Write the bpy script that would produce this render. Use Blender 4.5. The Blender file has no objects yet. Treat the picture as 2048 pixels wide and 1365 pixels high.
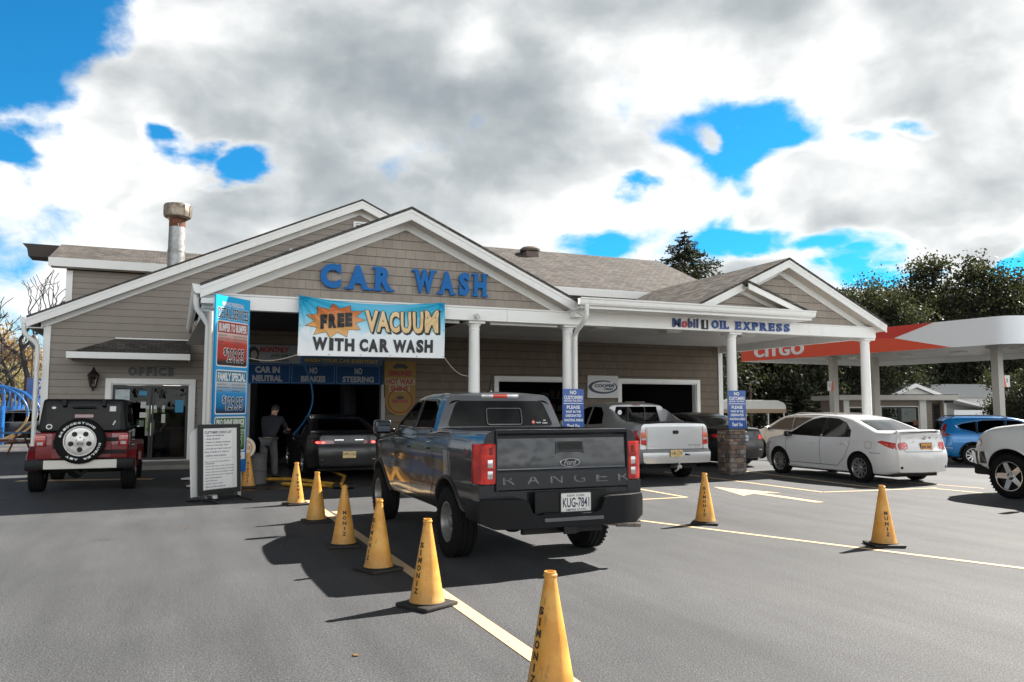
import bpy, bmesh, math, random
import numpy as np
from mathutils import Vector, Matrix, noise
from mathutils.bvhtree import BVHTree
R = math.radians
S = bpy.context.scene
COL = S.collection
random.seed(7)

# ---------------------------------------------------------------- camera
cam_d = bpy.data.cameras.new('camera')
cam = bpy.data.objects.new('camera', cam_d); COL.objects.link(cam)
cam.location = (0, 0, 1.63)
cam.rotation_euler = (R(90 + 4.77), 0, R(-22.772))
cam_d.sensor_width = 36; cam_d.lens = 28.125
cam_d.clip_start = 0.05; cam_d.clip_end = 3000
S.camera = cam

# ---------------------------------------------------------------- light and exposure
SUN_AZ = math.atan2(0.975, 0.205)          # from +Y towards +X
SUN_EL = R(40)
sun_d = bpy.data.lights.new('sun', 'SUN'); sun_d.energy = 5.0; sun_d.angle = R(0.55); sun_d.color = (1, .94, .86)
sun = bpy.data.objects.new('sun', sun_d); COL.objects.link(sun)
sdir = Vector((math.sin(SUN_AZ)*math.cos(SUN_EL), math.cos(SUN_AZ)*math.cos(SUN_EL), math.sin(SUN_EL)))
sun.rotation_euler = sdir.to_track_quat('Z', 'Y').to_euler()
sun.location = (30, 10, 40)
S.view_settings.view_transform = 'Standard'; S.view_settings.look = 'None'
S.view_settings.gamma = 1; S.view_settings.exposure = 1.42

# ---------------------------------------------------------------- node helpers
class NT:
    def __init__(s, tree): s.t = tree; s.n = tree.nodes; s.l = tree.links
    def __call__(s, typ, *ins, **props):
        nd = s.n.new(typ)
        for k, v in props.items(): setattr(nd, k, v)
        for i, v in enumerate(ins):
            if v is None: continue
            s.put(nd.inputs[i], v)
        return nd
    def put(s, sock, v):
        if isinstance(v, bpy.types.NodeSocket): s.l.new(v, sock)
        elif hasattr(v, 'outputs'): s.l.new(v.outputs[0], sock)
        else:
            if sock.type == 'RGBA' and isinstance(v, (tuple, list)) and len(v) == 3: v = (*v, 1)
            sock.default_value = v
    def m(s, op, a, b=None, c=None, clamp=False):
        return s('ShaderNodeMath', a, b, c, operation=op, use_clamp=clamp).outputs[0]
    def vm(s, op, a, b=None, out=0):
        return s('ShaderNodeVectorMath', a, b, operation=op).outputs[out]
    def noise(s, vec, scale, detail=4, rough=.55, dist=0):
        nd = s('ShaderNodeTexNoise'); s.put(nd.inputs['Vector'], vec)
        nd.inputs['Scale'].default_value = scale; nd.inputs['Detail'].default_value = detail
        nd.inputs['Roughness'].default_value = rough; nd.inputs['Distortion'].default_value = dist
        return nd.outputs[0]
    def ramp(s, fac, stops, interp='LINEAR'):
        nd = s('ShaderNodeValToRGB', fac); cr = nd.color_ramp; cr.interpolation = interp
        while len(cr.elements) < len(stops): cr.elements.new(.5)
        for e, (p, c) in zip(cr.elements, stops):
            e.position = p; e.color = (*c, 1) if len(c) == 3 else c
        return nd.outputs[0]
    def mix(s, fac, a, b, blend='MIX'):
        nd = s('ShaderNodeMix', data_type='RGBA', blend_type=blend)
        s.put(nd.inputs[0], fac); s.put(nd.inputs[6], a); s.put(nd.inputs[7], b)
        return nd.outputs[2]
    def smooth(s, v, lo, hi):
        nd = s('ShaderNodeMapRange', interpolation_type='SMOOTHSTEP'); s.put(nd.inputs[0], v)
        nd.inputs[1].default_value = lo; nd.inputs[2].default_value = hi
        return nd.outputs[0]

# ---------------------------------------------------------------- sky
def pix_dir(px, py):
    yaw, pit = R(22.772), R(4.77)
    fw = Vector((math.sin(yaw)*math.cos(pit), math.cos(yaw)*math.cos(pit), math.sin(pit)))
    rt = Vector((math.cos(yaw), -math.sin(yaw), 0)); up = rt.cross(fw)
    return (fw + rt*((px-1024)/1600) - up*((py-682.5)/1600)).normalized()

world = bpy.data.worlds.new('World'); S.world = world; world.use_nodes = True
wt = NT(world.node_tree); world.node_tree.nodes.clear()
def build_sky():
    t = wt
    out = t('ShaderNodeOutputWorld'); bg = t('ShaderNodeBackground'); bg.inputs[1].default_value = 0.072
    t.l.new(bg.outputs[0], out.inputs[0])
    sky = t('ShaderNodeTexSky', sky_type='NISHITA'); sky.sun_disc = False
    sky.sun_elevation = SUN_EL; sky.sun_rotation = SUN_AZ
    sky.ozone_density = 3; sky.air_density = 1.0; sky.dust_density = .2
    blue = t.mix(1.0, sky.outputs[0], (.10, .66, .90), 'MULTIPLY')
    d = t('ShaderNodeTexCoord').outputs['Generated']
    d = t.vm('NORMALIZE', d)
    sep = t('ShaderNodeSeparateXYZ', d)
    z = sep.outputs[2]
    den = t.m('ADD', t.m('MAXIMUM', z, 0.0), 0.22)
    comb = t('ShaderNodeCombineXYZ', t.m('DIVIDE', sep.outputs[0], den), t.m('DIVIDE', sep.outputs[1], den), t.m('MULTIPLY', z, .6))
    P = comb.outputs[0]
    warp = t('ShaderNodeTexNoise'); t.put(warp.inputs['Vector'], P); warp.inputs['Scale'].default_value = 2.2; warp.inputs['Detail'].default_value = 7
    W = t.vm('SUBTRACT', warp.outputs['Color'], (.5, .5, .5))
    # direction bent by the turbulence, so that gaps get ragged rims
    bent = t.vm('ADD', d, t.vm('MULTIPLY', W, (.17, .17, .14)))
    def gap(px, py, rad, soft=.6, st=1.0, ax=1.0):
        c = pix_dir(px, py)
        df = t.vm('SUBTRACT', bent, tuple(c))
        # ellipse: narrower vertically when ax>1
        df = t.vm('MULTIPLY', df, (1, 1, ax))
        L = t.vm('LENGTH', df, out=1)
        nd = t('ShaderNodeMapRange', interpolation_type='SMOOTHSTEP'); t.put(nd.inputs[0], L)
        nd.inputs[1].default_value = rad*(1-soft*1.9); nd.inputs[2].default_value = rad*(1+soft*1.7); nd.inputs[3].default_value = st; nd.inputs[4].default_value = 0
        return nd.outputs[0]
    gaps = [(20, 90, .095, .45, 1.0, 1.0), (110, 20, .085, .45, 1, 1.2), (70, 165, .05, .4, .9, 1.0), (0, 285, .050, .5, 1.25, 1.8), (85, 268, .042, .5, 1.25, 2.0), (180, 270, .014, .5, .8, 2.0), (330, 282, .024, .5, 1.1, 1.1), (385, 305, .028, .5, 1.15, 1.5), (445, 328, .028, .5, 1.15, 1.5),
            (1460, 325, .066, .4, 1.15, 1.3), (1545, 280, .058, .4, 1.15, 1.6), (1385, 320, .03, .5, .9, 1.0), (1465, 390, .03, .5, .9, 1.0), (1235, 408, .025, .5, .95, 1.6), (1700, 300, .035, .5, .7, 2.2), (1800, 250, .03, .5, .65, 2.4),
            (1550, 490, .062, .45, 1.0, 2.6), (1470, 500, .06, .5, 1.0, 2.4), (1690, 490, .05, .5, .9, 2.6), (1790, 535, .065, .5, .95, 3.2), (2020, 545, .045, .5, .95, 2.4), (1190, 505, .045, .5, .75, 2.4), (2050, 190, .03, .5, .6, 2.2),
            (2350, 350, .12, .5, .9, 1.6), (-350, 250, .2, .5, .8, 1.4)]
    lumps = [(300, 100, .085, .5, .9, 1.0), (170, 330, .055, .4, 1.1, 1.4), (470, 400, .035, .5, .8, 1.4), (1420, 300, .014, .5, .9, .8), (1960, 330, .10, .5, .6, 1.4), (1900, 500, .05, .5, .6, 2.0), (1480, 545, .03, .5, .9, 2.0)]
    shade = [(640, 160, .13, .9, .9, 1.3), (480, 130, .08, .9, .5, 1.0), (330, 230, .09, .9, .6, 1.4), (850, 130, .11, .9, .75, 1.2), (640, 345, .10, .9, .8, 2.4), (980, 200, .12, .9, .75, 1.4), (1120, 130, .12, .9, .8, 1.2), (1100, 230, .14, .9, .8, 1.8), (1880, 70, .09, .9, .8, 1.1), (1450, 20, .14, .9, .7, 3.0), (1980, 310, .09, .9, .8, 2.4), (1780, 395, .09, .9, .65, 2.6), (1930, 505, .05, .9, .6, 2.4), (1200, 340, .08, .9, .6, 2.0)]
    light = [(440, 70, .09, .9, 1.0, 1.4), (150, 320, .09, .9, .9, 1.3), (1350, 130, .09, .9, .8, 1.0), (1600, 150, .10, .9, .8, 1.5), (1270, 440, .09, .9, .9, 1.8), (1720, 330, .10, .9, .9, 1.7), (2000, 240, .10, .9, .8, 1.6), (1830, 480, .09, .9, .8, 2.4)]
    def union(lst):
        tot = None
        for q in lst:
            v = gap(*q); tot = v if tot is None else t.m('MAXIMUM', tot, v)
        return tot
    tot = union(gaps); lump = union(lumps); shd = union(shade); lgt = union(light)
    P2 = t.vm('ADD', P, t.vm('MULTIPLY', W, (.16, .16, .16)))
    n1 = t.noise(P2, 1.7, 9, .52)
    P3 = t.vm('ADD', P2, (.06*math.sin(SUN_AZ), .06*math.cos(SUN_AZ), .06))
    n1s = t.noise(P3, 1.7, 6, .5)
    n2 = t.noise(t.vm('ADD', d, t.vm('MULTIPLY', W, (.08, .08, .08))), 11, 9, .62)
    n3 = t.noise(t.vm('ADD', d, t.vm('MULTIPLY', W, (.1, .1, .1))), 5.0, 3, .5)
    c0 = t.m('ADD', t.m('MULTIPLY', n1, .8), .36)
    c0 = t.m('ADD', c0, t.m('MULTIPLY', t.m('SUBTRACT', n2, .5), 1.0))
    c0 = t.m('ADD', c0, t.m('MULTIPLY', t.m('SUBTRACT', n3, .5), 1.7))
    cov = t.m('ADD', t.m('SUBTRACT', c0, t.m('MULTIPLY', tot, .78)), t.m('MULTIPLY', lump, .5))
    alpha = t.smooth(cov, .24, .62)
    thick = t.smooth(cov, .48, .86)
    Q = t.vm('MULTIPLY', t.vm('ADD', d, t.vm('MULTIPLY', W, (.07, .07, .05))), (1, 1, 1.55))
    nb = t.noise(Q, 5.2, 8, .5)
    nbs = t.noise(t.vm('ADD', Q, (.028, .002, .034)), 5.2, 5, .45)
    rel = t.m('SUBTRACT', nb, nbs)
    sh = t.m('ADD', t.m('MULTIPLY', rel, 2.3), t.m('MULTIPLY', t.m('SUBTRACT', 1.0, thick), .22))
    sh = t.m('ADD', sh, t.m('MULTIPLY', t.m('SUBTRACT', lgt, shd), .60))
    sh = t.m('ADD', sh, t.m('MULTIPLY', t.m('SUBTRACT', nb, .5), -.9))
    sh = t.m('ADD', sh, t.m('MULTIPLY', t.m('SUBTRACT', n2, .5), .35))
    sh = t.m('ADD', sh, .53)
    colr = t.ramp(sh, [(0, (2.0, 2.25, 2.42)), (.28, (2.75, 2.98, 3.1)), (.55, (4.0, 4.15, 4.2)), (.85, (5.9, 5.95, 5.9))])
    # out-of-view cover set for lighting: dimmed overhead and aside, boosted behind to fill facade
    fz = t.m('SUBTRACT', 1.0, t.m('MULTIPLY', t.smooth(z, .48, .64), .86))
    back = t.m('MULTIPLY', t.smooth(t.m('MULTIPLY', sep.outputs[1], -1.0), .1, .75), t.smooth(z, .62, .25))
    north = t.smooth(t.m('ADD', t.m('MULTIPLY', sep.outputs[0], .387), t.m('MULTIPLY', sep.outputs[1], .922)), .42, .66)
    f = t.m('MULTIPLY', fz, t.m('ADD', .30, t.m('ADD', t.m('MULTIPLY', north, .70), t.m('MULTIPLY', back, 2.9))))
    colr = t.vm('SCALE', colr); t.put(colr.node.inputs['Scale'], f)
    col = t.mix(alpha, blue, colr)
    low = t.smooth(z, -.03, .0)
    col = t.mix(low, (.6, .58, .55), col)
    t.put(bg.inputs[0], col)
build_sky()

# ---------------------------------------------------------------- materials
MATS = {}
def mat(name, col=(.5, .5, .5), rough=.5, metal=0, coat=0, spec=.5, bump=0, bscale=60, var=0, vscale=3, emit=None, estr=0):
    if name in MATS: return MATS[name]
    m = bpy.data.materials.new(name); m.use_nodes = True; MATS[name] = m
    t = NT(m.node_tree); b = m.node_tree.nodes['Principled BSDF']
    b.inputs['Base Color'].default_value = (*col, 1); b.inputs['Roughness'].default_value = rough
    b.inputs['Metallic'].default_value = metal; b.inputs['Coat Weight'].default_value = coat
    b.inputs['Coat Roughness'].default_value = .04
    b.inputs['Specular IOR Level'].default_value = spec
    if emit: b.inputs['Emission Color'].default_value = (*emit, 1); b.inputs['Emission Strength'].default_value = estr
    pos = None
    if var or bump: pos = t('ShaderNodeTexCoord').outputs['Object']
    if var:
        n = t.noise(pos, vscale, 5, .6)
        c = t.mix(t.smooth(n, .3, .7), tuple(x*(1-var) for x in col), tuple(min(1, x*(1+var)) for x in col))
        t.put(b.inputs['Base Color'], c)
        t.put(b.inputs['Roughness'], t.m('ADD', t.m('MULTIPLY', n, .25), max(.02, rough-.12)))
    if bump:
        bn = t('ShaderNodeBump'); bn.inputs['Strength'].default_value = bump; bn.inputs['Distance'].default_value = .01
        t.put(bn.inputs['Height'], t.noise(pos, bscale, 4, .6)); t.put(b.inputs['Normal'], bn)
    return m

def car_paint(name, col, metal=.0, rough=.35, coat=1.0):
    m = mat(name, col, rough, metal, coat, .5)
    t = NT(m.node_tree); b = m.node_tree.nodes['Principled BSDF']
    pos = t('ShaderNodeTexCoord').outputs['Object']
    # road dust, thicker towards the sill; it is dirt lying on the paint
    n = t.noise(pos, 5, 6, .65)
    sep = t('ShaderNodeSeparateXYZ', pos)
    low = t.smooth(sep.outputs[2], .95, .25)
    d = t.m('MULTIPLY', t.m('MULTIPLY', n, low), .15, clamp=True)
    t.put(b.inputs['Base Color'], t.mix(d, col, (.17, .155, .135)))
    t.put(b.inputs['Coat Weight'], t.m('SUBTRACT', coat, t.m('MULTIPLY', d, 1.6), clamp=True))
    t.put(b.inputs['Coat Roughness'], t.m('ADD', .02, t.m('MULTIPLY', n, .05)))
    return m

def glass(name, tint=(.25, .28, .3), refl=1.0, rough=.01, k=1.35):
    if name in MATS: return MATS[name]
    m = bpy.data.materials.new(name); m.use_nodes = True; MATS[name] = m
    t = NT(m.node_tree); t.n.clear()
    out = t('ShaderNodeOutputMaterial')
    tr = t('ShaderNodeBsdfTransparent', tint); gl = t('ShaderNodeBsdfGlossy', (refl, refl, refl), rough)
    fr = t('ShaderNodeFresnel', 1.5)
    mx = t('ShaderNodeMixShader', t.m('ADD', t.m('MULTIPLY', fr.outputs[0], k), .003, clamp=True), tr.outputs[0], gl.outputs[0])
    t.l.new(mx.outputs[0], out.inputs[0])
    return m

def siding_mat(name, col, course=.19, w=.2, dk=.45, shingle=True):
    m = mat(name, col, .75)
    t = NT(m.node_tree); b = m.node_tree.nodes['Principled BSDF']
    pos = t('ShaderNodeNewGeometry').outputs['Position']
    sp = t('ShaderNodeSeparateXYZ', pos)
    u = t.m('ADD', sp.outputs[0], sp.outputs[1]); v = sp.outputs[2]
    P = t('ShaderNodeCombineXYZ', u, v, 0.0).outputs[0]
    br = t('ShaderNodeTexBrick'); br.offset = .37; br.offset_frequency = 2; br.squash = .7; br.squash_frequency = 3
    t.put(br.inputs['Vector'], P)
    br.inputs['Color1'].default_value = (.92, .92, .92, 1); br.inputs['Color2'].default_value = (1.06, 1.05, 1.04, 1); br.inputs['Mortar'].default_value = (.70, .69, .68, 1)
    br.inputs['Scale'].default_value = 1; br.inputs['Mortar Size'].default_value = .0040 if shingle else .0001
    br.inputs['Brick Width'].default_value = w; br.inputs['Row Height'].default_value = course; br.inputs['Bias'].default_value = -.1
    fr = t.m('FRACT', t.m('DIVIDE', v, course))
    n = t.noise(pos, 3, 5, .6); gr = t.noise(t.vm('MULTIPLY', P, (90, 6, 1)), 1, 3, .6)
    c = t.mix(1.0, (*[x for x in col],), br.outputs[0], 'MULTIPLY') if shingle else t.mix(0.0, col, col)
    c = t.mix(1.0, c, t.ramp(n, [(.3, (.94, .94, .94)), (.7, (1.04, 1.035, 1.03))]), 'MULTIPLY')
    c = t.mix(1.0, c, t.ramp(gr, [(.3, (.92, .92, .92)), (.7, (1.05, 1.05, 1.05))]), 'MULTIPLY')
    # the open joint under each course
    j = t.smooth(fr, .085, .045)
    c = t.mix(t.m('MULTIPLY', j, .75), c, tuple(x*dk*.5 for x in col))
    t.put(b.inputs['Base Color'], c)
    bn = t('ShaderNodeBump'); bn.inputs['Strength'].default_value = 1.0; bn.inputs['Distance'].default_value = .016
    hgt = t.m('SUBTRACT', 1.0, fr)
    hgt = t.m('ADD', hgt, t.m('MULTIPLY', gr, .08))
    if shingle: hgt = t.m('SUBTRACT', hgt, t.m('MULTIPLY', br.outputs[1], .25))
    t.put(bn.inputs['Height'], hgt); t.put(b.inputs['Normal'], bn)
    return m

def roof_mat(name, col, vary=.35):
    m = mat(name, col, .9, spec=.25)
    t = NT(m.node_tree); b = m.node_tree.nodes['Principled BSDF']
    g = t('ShaderNodeNewGeometry'); pos = g.outputs['Position']; sp = t('ShaderNodeSeparateXYZ', pos); nsp = t('ShaderNodeSeparateXYZ', g.outputs['Normal'])
    ax = t.m('GREATER_THAN', t.m('ABSOLUTE', nsp.outputs[0]), t.m('ABSOLUTE', nsp.outputs[1]))   # slope faces X
    u = t.m('ADD', t.m('MULTIPLY', sp.outputs[1], ax), t.m('MULTIPLY', sp.outputs[0], t.m('SUBTRACT', 1.0, ax)))
    P = t('ShaderNodeCombineXYZ', u, t.m('MULTIPLY', sp.outputs[2], 2.3), 0.0).outputs[0]
    br = t('ShaderNodeTexBrick'); t.put(br.inputs['Vector'], P); br.offset = .43
    br.inputs['Color1'].default_value = (1-vary, 1-vary, 1-vary, 1); br.inputs['Color2'].default_value = (1+vary, 1+vary, 1+vary, 1); br.inputs['Mortar'].default_value = (.35, .35, .35, 1)
    br.inputs['Scale'].default_value = 1; br.inputs['Brick Width'].default_value = .22; br.inputs['Row Height'].default_value = .14; br.inputs['Mortar Size'].default_value = .008
    n = t.noise(pos, 1.2, 4, .6); f = t.noise(pos, 160, 2, .6)
    c = t.mix(1.0, col, br.outputs[0], 'MULTIPLY')
    c = t.mix(1.0, c, t.ramp(n, [(.3, (.8, .8, .8)), (.7, (1.15, 1.13, 1.1))]), 'MULTIPLY')
    c = t.mix(1.0, c, t.ramp(f, [(.3, (.6, .6, .6)), (.7, (1.35, 1.35, 1.35))]), 'MULTIPLY')
    t.put(b.inputs['Base Color'], c)
    bn = t('ShaderNodeBump'); bn.inputs['Strength'].default_value = .8; bn.inputs['Distance'].default_value = .012
    t.put(bn.inputs['Height'], t.m('ADD', t.m('MULTIPLY', br.outputs[1], -1.0), t.m('MULTIPLY', f, .4))); t.put(b.inputs['Normal'], bn)
    return m

def _streaks():
    t = NT(WHITE.node_tree); b = WHITE.node_tree.nodes['Principled BSDF']; pos = t('ShaderNodeNewGeometry').outputs['Position']
    n = t.noise(t.vm('MULTIPLY', pos, (5, 5, .5)), 1, 5, .65); m_ = t.noise(pos, .8, 4, .6)
    k = t.m('MULTIPLY', t.smooth(n, .52, .75), t.smooth(m_, .4, .65))
    t.put(b.inputs['Base Color'], t.mix(t.m('MULTIPLY', k, .45), (.86, .86, .84), (.54, .52, .47)))
def grad_mat(name, stops, axis=2, lo=0, hi=1, rough=.45):
    m = mat(name, (.5, .5, .5), rough); t = NT(m.node_tree); b = m.node_tree.nodes['Principled BSDF']
    sp = t('ShaderNodeSeparateXYZ', t('ShaderNodeTexCoord').outputs['Object'])
    f = t.m('DIVIDE', t.m('SUBTRACT', sp.outputs[axis], lo), hi-lo, clamp=True)
    t.put(b.inputs['Base Color'], t.ramp(f, stops)); return m

# ---------------------------------------------------------------- mesh helpers
class MB:
    """collects geometry for one mesh object"""
    def __init__(s): s.v = []; s.f = []; s.mi = []
    def add(s, vs, fs, mi=0):
        o = len(s.v); s.v += [tuple(p) for p in vs]
        for f in fs: s.f.append(tuple(i+o for i in f)); s.mi.append(mi)
        return s
    def box(s, x0, x1, y0, y1, z0, z1, mi=0, M=None):
        vs = [(x, y, z) for z in (z0, z1) for y in (y0, y1) for x in (x0, x1)]
        if M is not None: vs = [M @ Vector(p) for p in vs]
        return s.add(vs, [(0, 2, 3, 1), (4, 5, 7, 6), (0, 1, 5, 4), (2, 6, 7, 3), (0, 4, 6, 2), (1, 3, 7, 5)], mi)
    def rbox(s, x0, x1, y0, y1, z0, z1, r=.02, seg=2, mi=0, M=None):
        bm = bmesh.new(); bmesh.ops.create_cube(bm, size=1)
        for v in bm.verts: v.co = Vector(((x0+x1)/2+v.co.x*(x1-x0), (y0+y1)/2+v.co.y*(y1-y0), (z0+z1)/2+v.co.z*(z1-z0)))
        bmesh.ops.bevel(bm, geom=list(bm.edges), offset=r, segments=seg, profile=.5, affect='EDGES')
        return s.bm(bm, mi, M)
    def bm(s, bm, mi=0, M=None):
        bm.verts.index_update()
        vs = [(M @ v.co) if M is not None else v.co.copy() for v in bm.verts]
        s.add(vs, [[v.index for v in f.verts] for f in bm.faces], mi); bm.free(); return s
    def prism(s, poly, axis, a, b, mi=0, M=None):
        """poly: 2-D outline; axis 'x','y','z': extrusion axis. 2-D coords are the other two axes in xyz order"""
        def p3(p, d):
            return {'x': (d, p[0], p[1]), 'y': (p[0], d, p[1]), 'z': (p[0], p[1], d)}[axis]
        n = len(poly); vs = [p3(p, a) for p in poly]+[p3(p, b) for p in poly]
        if M is not None: vs = [M @ Vector(p) for p in vs]
        fs = [tuple(range(n))[::-1], tuple(range(n, 2*n))]+[(i, (i+1) % n, n+(i+1) % n, n+i) for i in range(n)]
        return s.add(vs, fs, mi)
    def cyl(s, p0, p1, r0, r1=None, n=12, caps=True, mi=0):
        if r1 is None: r1 = r0
        p0 = Vector(p0); p1 = Vector(p1); d = (p1-p0).normalized()
        a = d.orthogonal().normalized(); b = d.cross(a)
        vs = []
        for p, r in ((p0, r0), (p1, r1)):
            for i in range(n):
                t = 2*math.pi*i/n; vs.append(p+a*(r*math.cos(t))+b*(r*math.sin(t)))
        fs = [(i, (i+1) % n, n+(i+1) % n, n+i) for i in range(n)]
        if caps: fs += [tuple(range(n))[::-1], tuple(range(n, 2*n))]
        return s.add(vs, fs, mi)
    def tube(s, path, r, n=8, mi=0, closed=False):
        P = [Vector(p) for p in path]; k = len(P); vs = []; ref = None
        for i in range(k):
            d = (P[min(i+1, k-1)]-P[max(i-1, 0)]) if not closed else (P[(i+1) % k]-P[i-1])
            d.normalize()
            if ref is None: ref = d.orthogonal().normalized()
            ref = (ref-d*ref.dot(d)); ref = ref.normalized() if ref.length > 1e-6 else d.orthogonal().normalized()
            b = d.cross(ref); rr = r[i] if isinstance(r, (list, tuple)) else r
            for j in range(n):
                t = 2*math.pi*j/n; vs.append(P[i]+ref*(rr*math.cos(t))+b*(rr*math.sin(t)))
        fs = []
        for i in range(k if closed else k-1):
            o = i*n; q = ((i+1) % k)*n
            for j in range(n): fs.append((o+j, o+(j+1) % n, q+(j+1) % n, q+j))
        if not closed: fs += [tuple(range(n))[::-1], tuple(range((k-1)*n, k*n))]
        return s.add(vs, fs, mi)
    def lathe(s, prof, n=24, M=None, mi=0, closed=False, caps=True):
        """prof: (r,z) list revolved about z; M places it"""
        k = len(prof); vs = []
        for r, z in prof:
            for j in range(n):
                t = 2*math.pi*j/n; p = Vector((r*math.cos(t), r*math.sin(t), z)); vs.append(M @ p if M is not None else p)
        fs = []
        for i in range(k if closed else k-1):
            q = (i+1) % k
            for j in range(n): fs.append((i*n+j, i*n+(j+1) % n, q*n+(j+1) % n, q*n+j))
        if not closed and caps:
            if prof[0][0] > 1e-5: fs.append(tuple(range(n))[::-1])
            if prof[-1][0] > 1e-5: fs.append(tuple(range((k-1)*n, k*n)))
        return s.add(vs, fs, mi)
    def grid(s, fn, nu, nv, mi=0):
        vs = [fn(i/nu, j/nv) for j in range(nv+1) for i in range(nu+1)]
        fs = [(j*(nu+1)+i, j*(nu+1)+i+1, (j+1)*(nu+1)+i+1, (j+1)*(nu+1)+i) for j in range(nv) for i in range(nu)]
        return s.add(vs, fs, mi)
    def ball(s, c, r, n=10, m=8, sc=(1, 1, 1), mi=0):
        prof = [(max(1e-6, math.sin(math.pi*i/m)), -math.cos(math.pi*i/m)) for i in range(m+1)]
        M = Matrix.Translation(c) @ Matrix.Diagonal((r*sc[0], r*sc[1], r*sc[2], 1))
        return s.lathe(prof, n, M, mi, False)
    def obj(s, name, mats, parent=None, smooth=None, bevel=0, merge=False, label=None):
        me = bpy.data.meshes.new(name); me.from_pydata(s.v, [], s.f)
        if not isinstance(mats, (list, tuple)): mats = [mats]
        for m in mats: me.materials.append(m)
        if len(mats) > 1: me.polygons.foreach_set('material_index', s.mi)
        bm = bmesh.new(); bm.from_mesh(me)
        bmesh.ops.remove_doubles(bm, verts=bm.verts, dist=1e-5)
        bmesh.ops.recalc_face_normals(bm, faces=bm.faces)
        bm.to_mesh(me); bm.free()
        if smooth is not None:
            me.shade_smooth(); me.set_sharp_from_angle(angle=R(smooth))
        o = bpy.data.objects.new(name, me); COL.objects.link(o)
        if parent is not None: o.parent = parent
        if bevel:
            md = o.modifiers.new('bevel', 'BEVEL'); md.width = bevel; md.segments = 2; md.limit_method = 'ANGLE'; md.angle_limit = R(40)
        if label: o['label'] = label
        return o

def tag(o, label, cat, group=None, kind=None):
    if label: o['label'] = label
    if cat: o['category'] = cat
    if group: o['group'] = group
    if kind: o['kind'] = kind
    return o
def thing(name, label, cat, loc=(0, 0, 0), rz=0, group=None):
    o = bpy.data.objects.new(name, None); COL.objects.link(o)
    o.location = loc; o.rotation_euler = (0, 0, rz); o.empty_display_size = .2
    return tag(o, label, cat, group)
def copy_tree(o, parent=None):
    c = o.copy(); COL.objects.link(c)
    if parent is not None: c.parent = parent
    for ch in list(o.children): copy_tree(ch, c)
    return c

# text -> flat polygons fitted into a box, then mapped into 3-D
_tc = {}
def glyphs(s, bold=.0, shear=0, space=1.0):
    key = (s, bold, shear, space)
    if key in _tc: return _tc[key]
    cu = bpy.data.curves.new('tmp', 'FONT'); cu.body = s; cu.size = 1; cu.offset = bold; cu.shear = shear; cu.space_character = space
    cu.resolution_u = 3; cu.fill_mode = 'FRONT'
    o = bpy.data.objects.new('tmp', cu); COL.objects.link(o)
    dg = bpy.context.evaluated_depsgraph_get(); dg.update()
    me = bpy.data.meshes.new_from_object(o.evaluated_get(dg))
    V = [(v.co.x, v.co.y) for v in me.vertices]; F = [tuple(p.vertices) for p in me.polygons]
    bpy.data.objects.remove(o); bpy.data.curves.remove(cu); bpy.data.meshes.remove(me)
    xs = [p[0] for p in V]; ys = [p[1] for p in V]
    r = (V, F, min(xs), max(xs), min(ys), max(ys)); _tc[key] = r; return r
def text(mb, s, u0, u1, v0, v1, fn, bold=.02, depth=0.0, shear=0, space=1.0, mi=0, cut=0, keep=False, back=None):
    """write s into the box u0..u1, v0..v1 of a sign; fn(u,v,n)->xyz. depth>0: raised letters"""
    V, F, a, b, c, d = glyphs(s, bold, shear, space)
    su = (u1-u0)/(b-a); sv = (v1-v0)/(d-c); ou = u0
    if keep: k = min(su, sv); ou = (u0+u1)/2-(b-a)*k/2; su = k; sv = k; v0 = (v0+v1)/2-(d-c)*k/2
    bm = bmesh.new()
    vv = [bm.verts.new((ou+(x-a)*su, v0+(y-c)*sv, 0)) for x, y in V]
    for f in F:
        try: bm.faces.new([vv[i] for i in f])
        except ValueError: pass
    bmesh.ops.remove_doubles(bm, verts=bm.verts, dist=1e-6)
    if cut:
        for ax, lo, hi in ((0, u0, u1), (1, v0, v1)):
            x = lo+cut
            while x < hi:
                co = [0, 0, 0]; no = [0, 0, 0]; co[ax] = x; no[ax] = 1
                bmesh.ops.bisect_plane(bm, geom=list(bm.verts)+list(bm.edges)+list(bm.faces), plane_co=co, plane_no=no); x += cut
    if depth:
        r = bmesh.ops.extrude_face_region(bm, geom=list(bm.faces))
        for v in r['geom']:
            if isinstance(v, bmesh.types.BMVert): v.co.z = depth
    bm.verts.index_update()
    vs = [fn(v.co.x, v.co.y, v.co.z) for v in bm.verts]
    mb.add(vs, [[v.index for v in f.verts] for f in bm.faces], mi); bm.free()

def plane_fn(O, U, V):
    O = Vector(O); U = Vector(U).normalized(); V = Vector(V).normalized(); N = U.cross(V)
    return lambda u, v, n=0: O+U*u+V*v+N*n
def sheet(mb, fn, u0, u1, v0, v1, n0, n1, mi=0, rad=0, seg=5):
    """a plate on a sign: rectangle (rounded when rad) from height n0 to n1"""
    if rad:
        pts = []
        for cx, cy, a0 in ((u1-rad, v1-rad, 0), (u0+rad, v1-rad, 90), (u0+rad, v0+rad, 180), (u1-rad, v0+rad, 270)):
            for k in range(seg+1):
                a = R(a0+90*k/seg); pts.append((cx+rad*math.cos(a), cy+rad*math.sin(a)))
    else: pts = [(u0, v0), (u1, v0), (u1, v1), (u0, v1)]
    plate(mb, fn, pts, n0, n1, mi)
def plate(mb, fn, pts, n0, n1, mi=0):
    n = len(pts); vs = [fn(u, v, n0) for u, v in pts]+[fn(u, v, n1) for u, v in pts]
    mb.add(vs, [tuple(range(n))[::-1], tuple(range(n, 2*n))]+[(i, (i+1) % n, n+(i+1) % n, n+i) for i in range(n)], mi)
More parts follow.
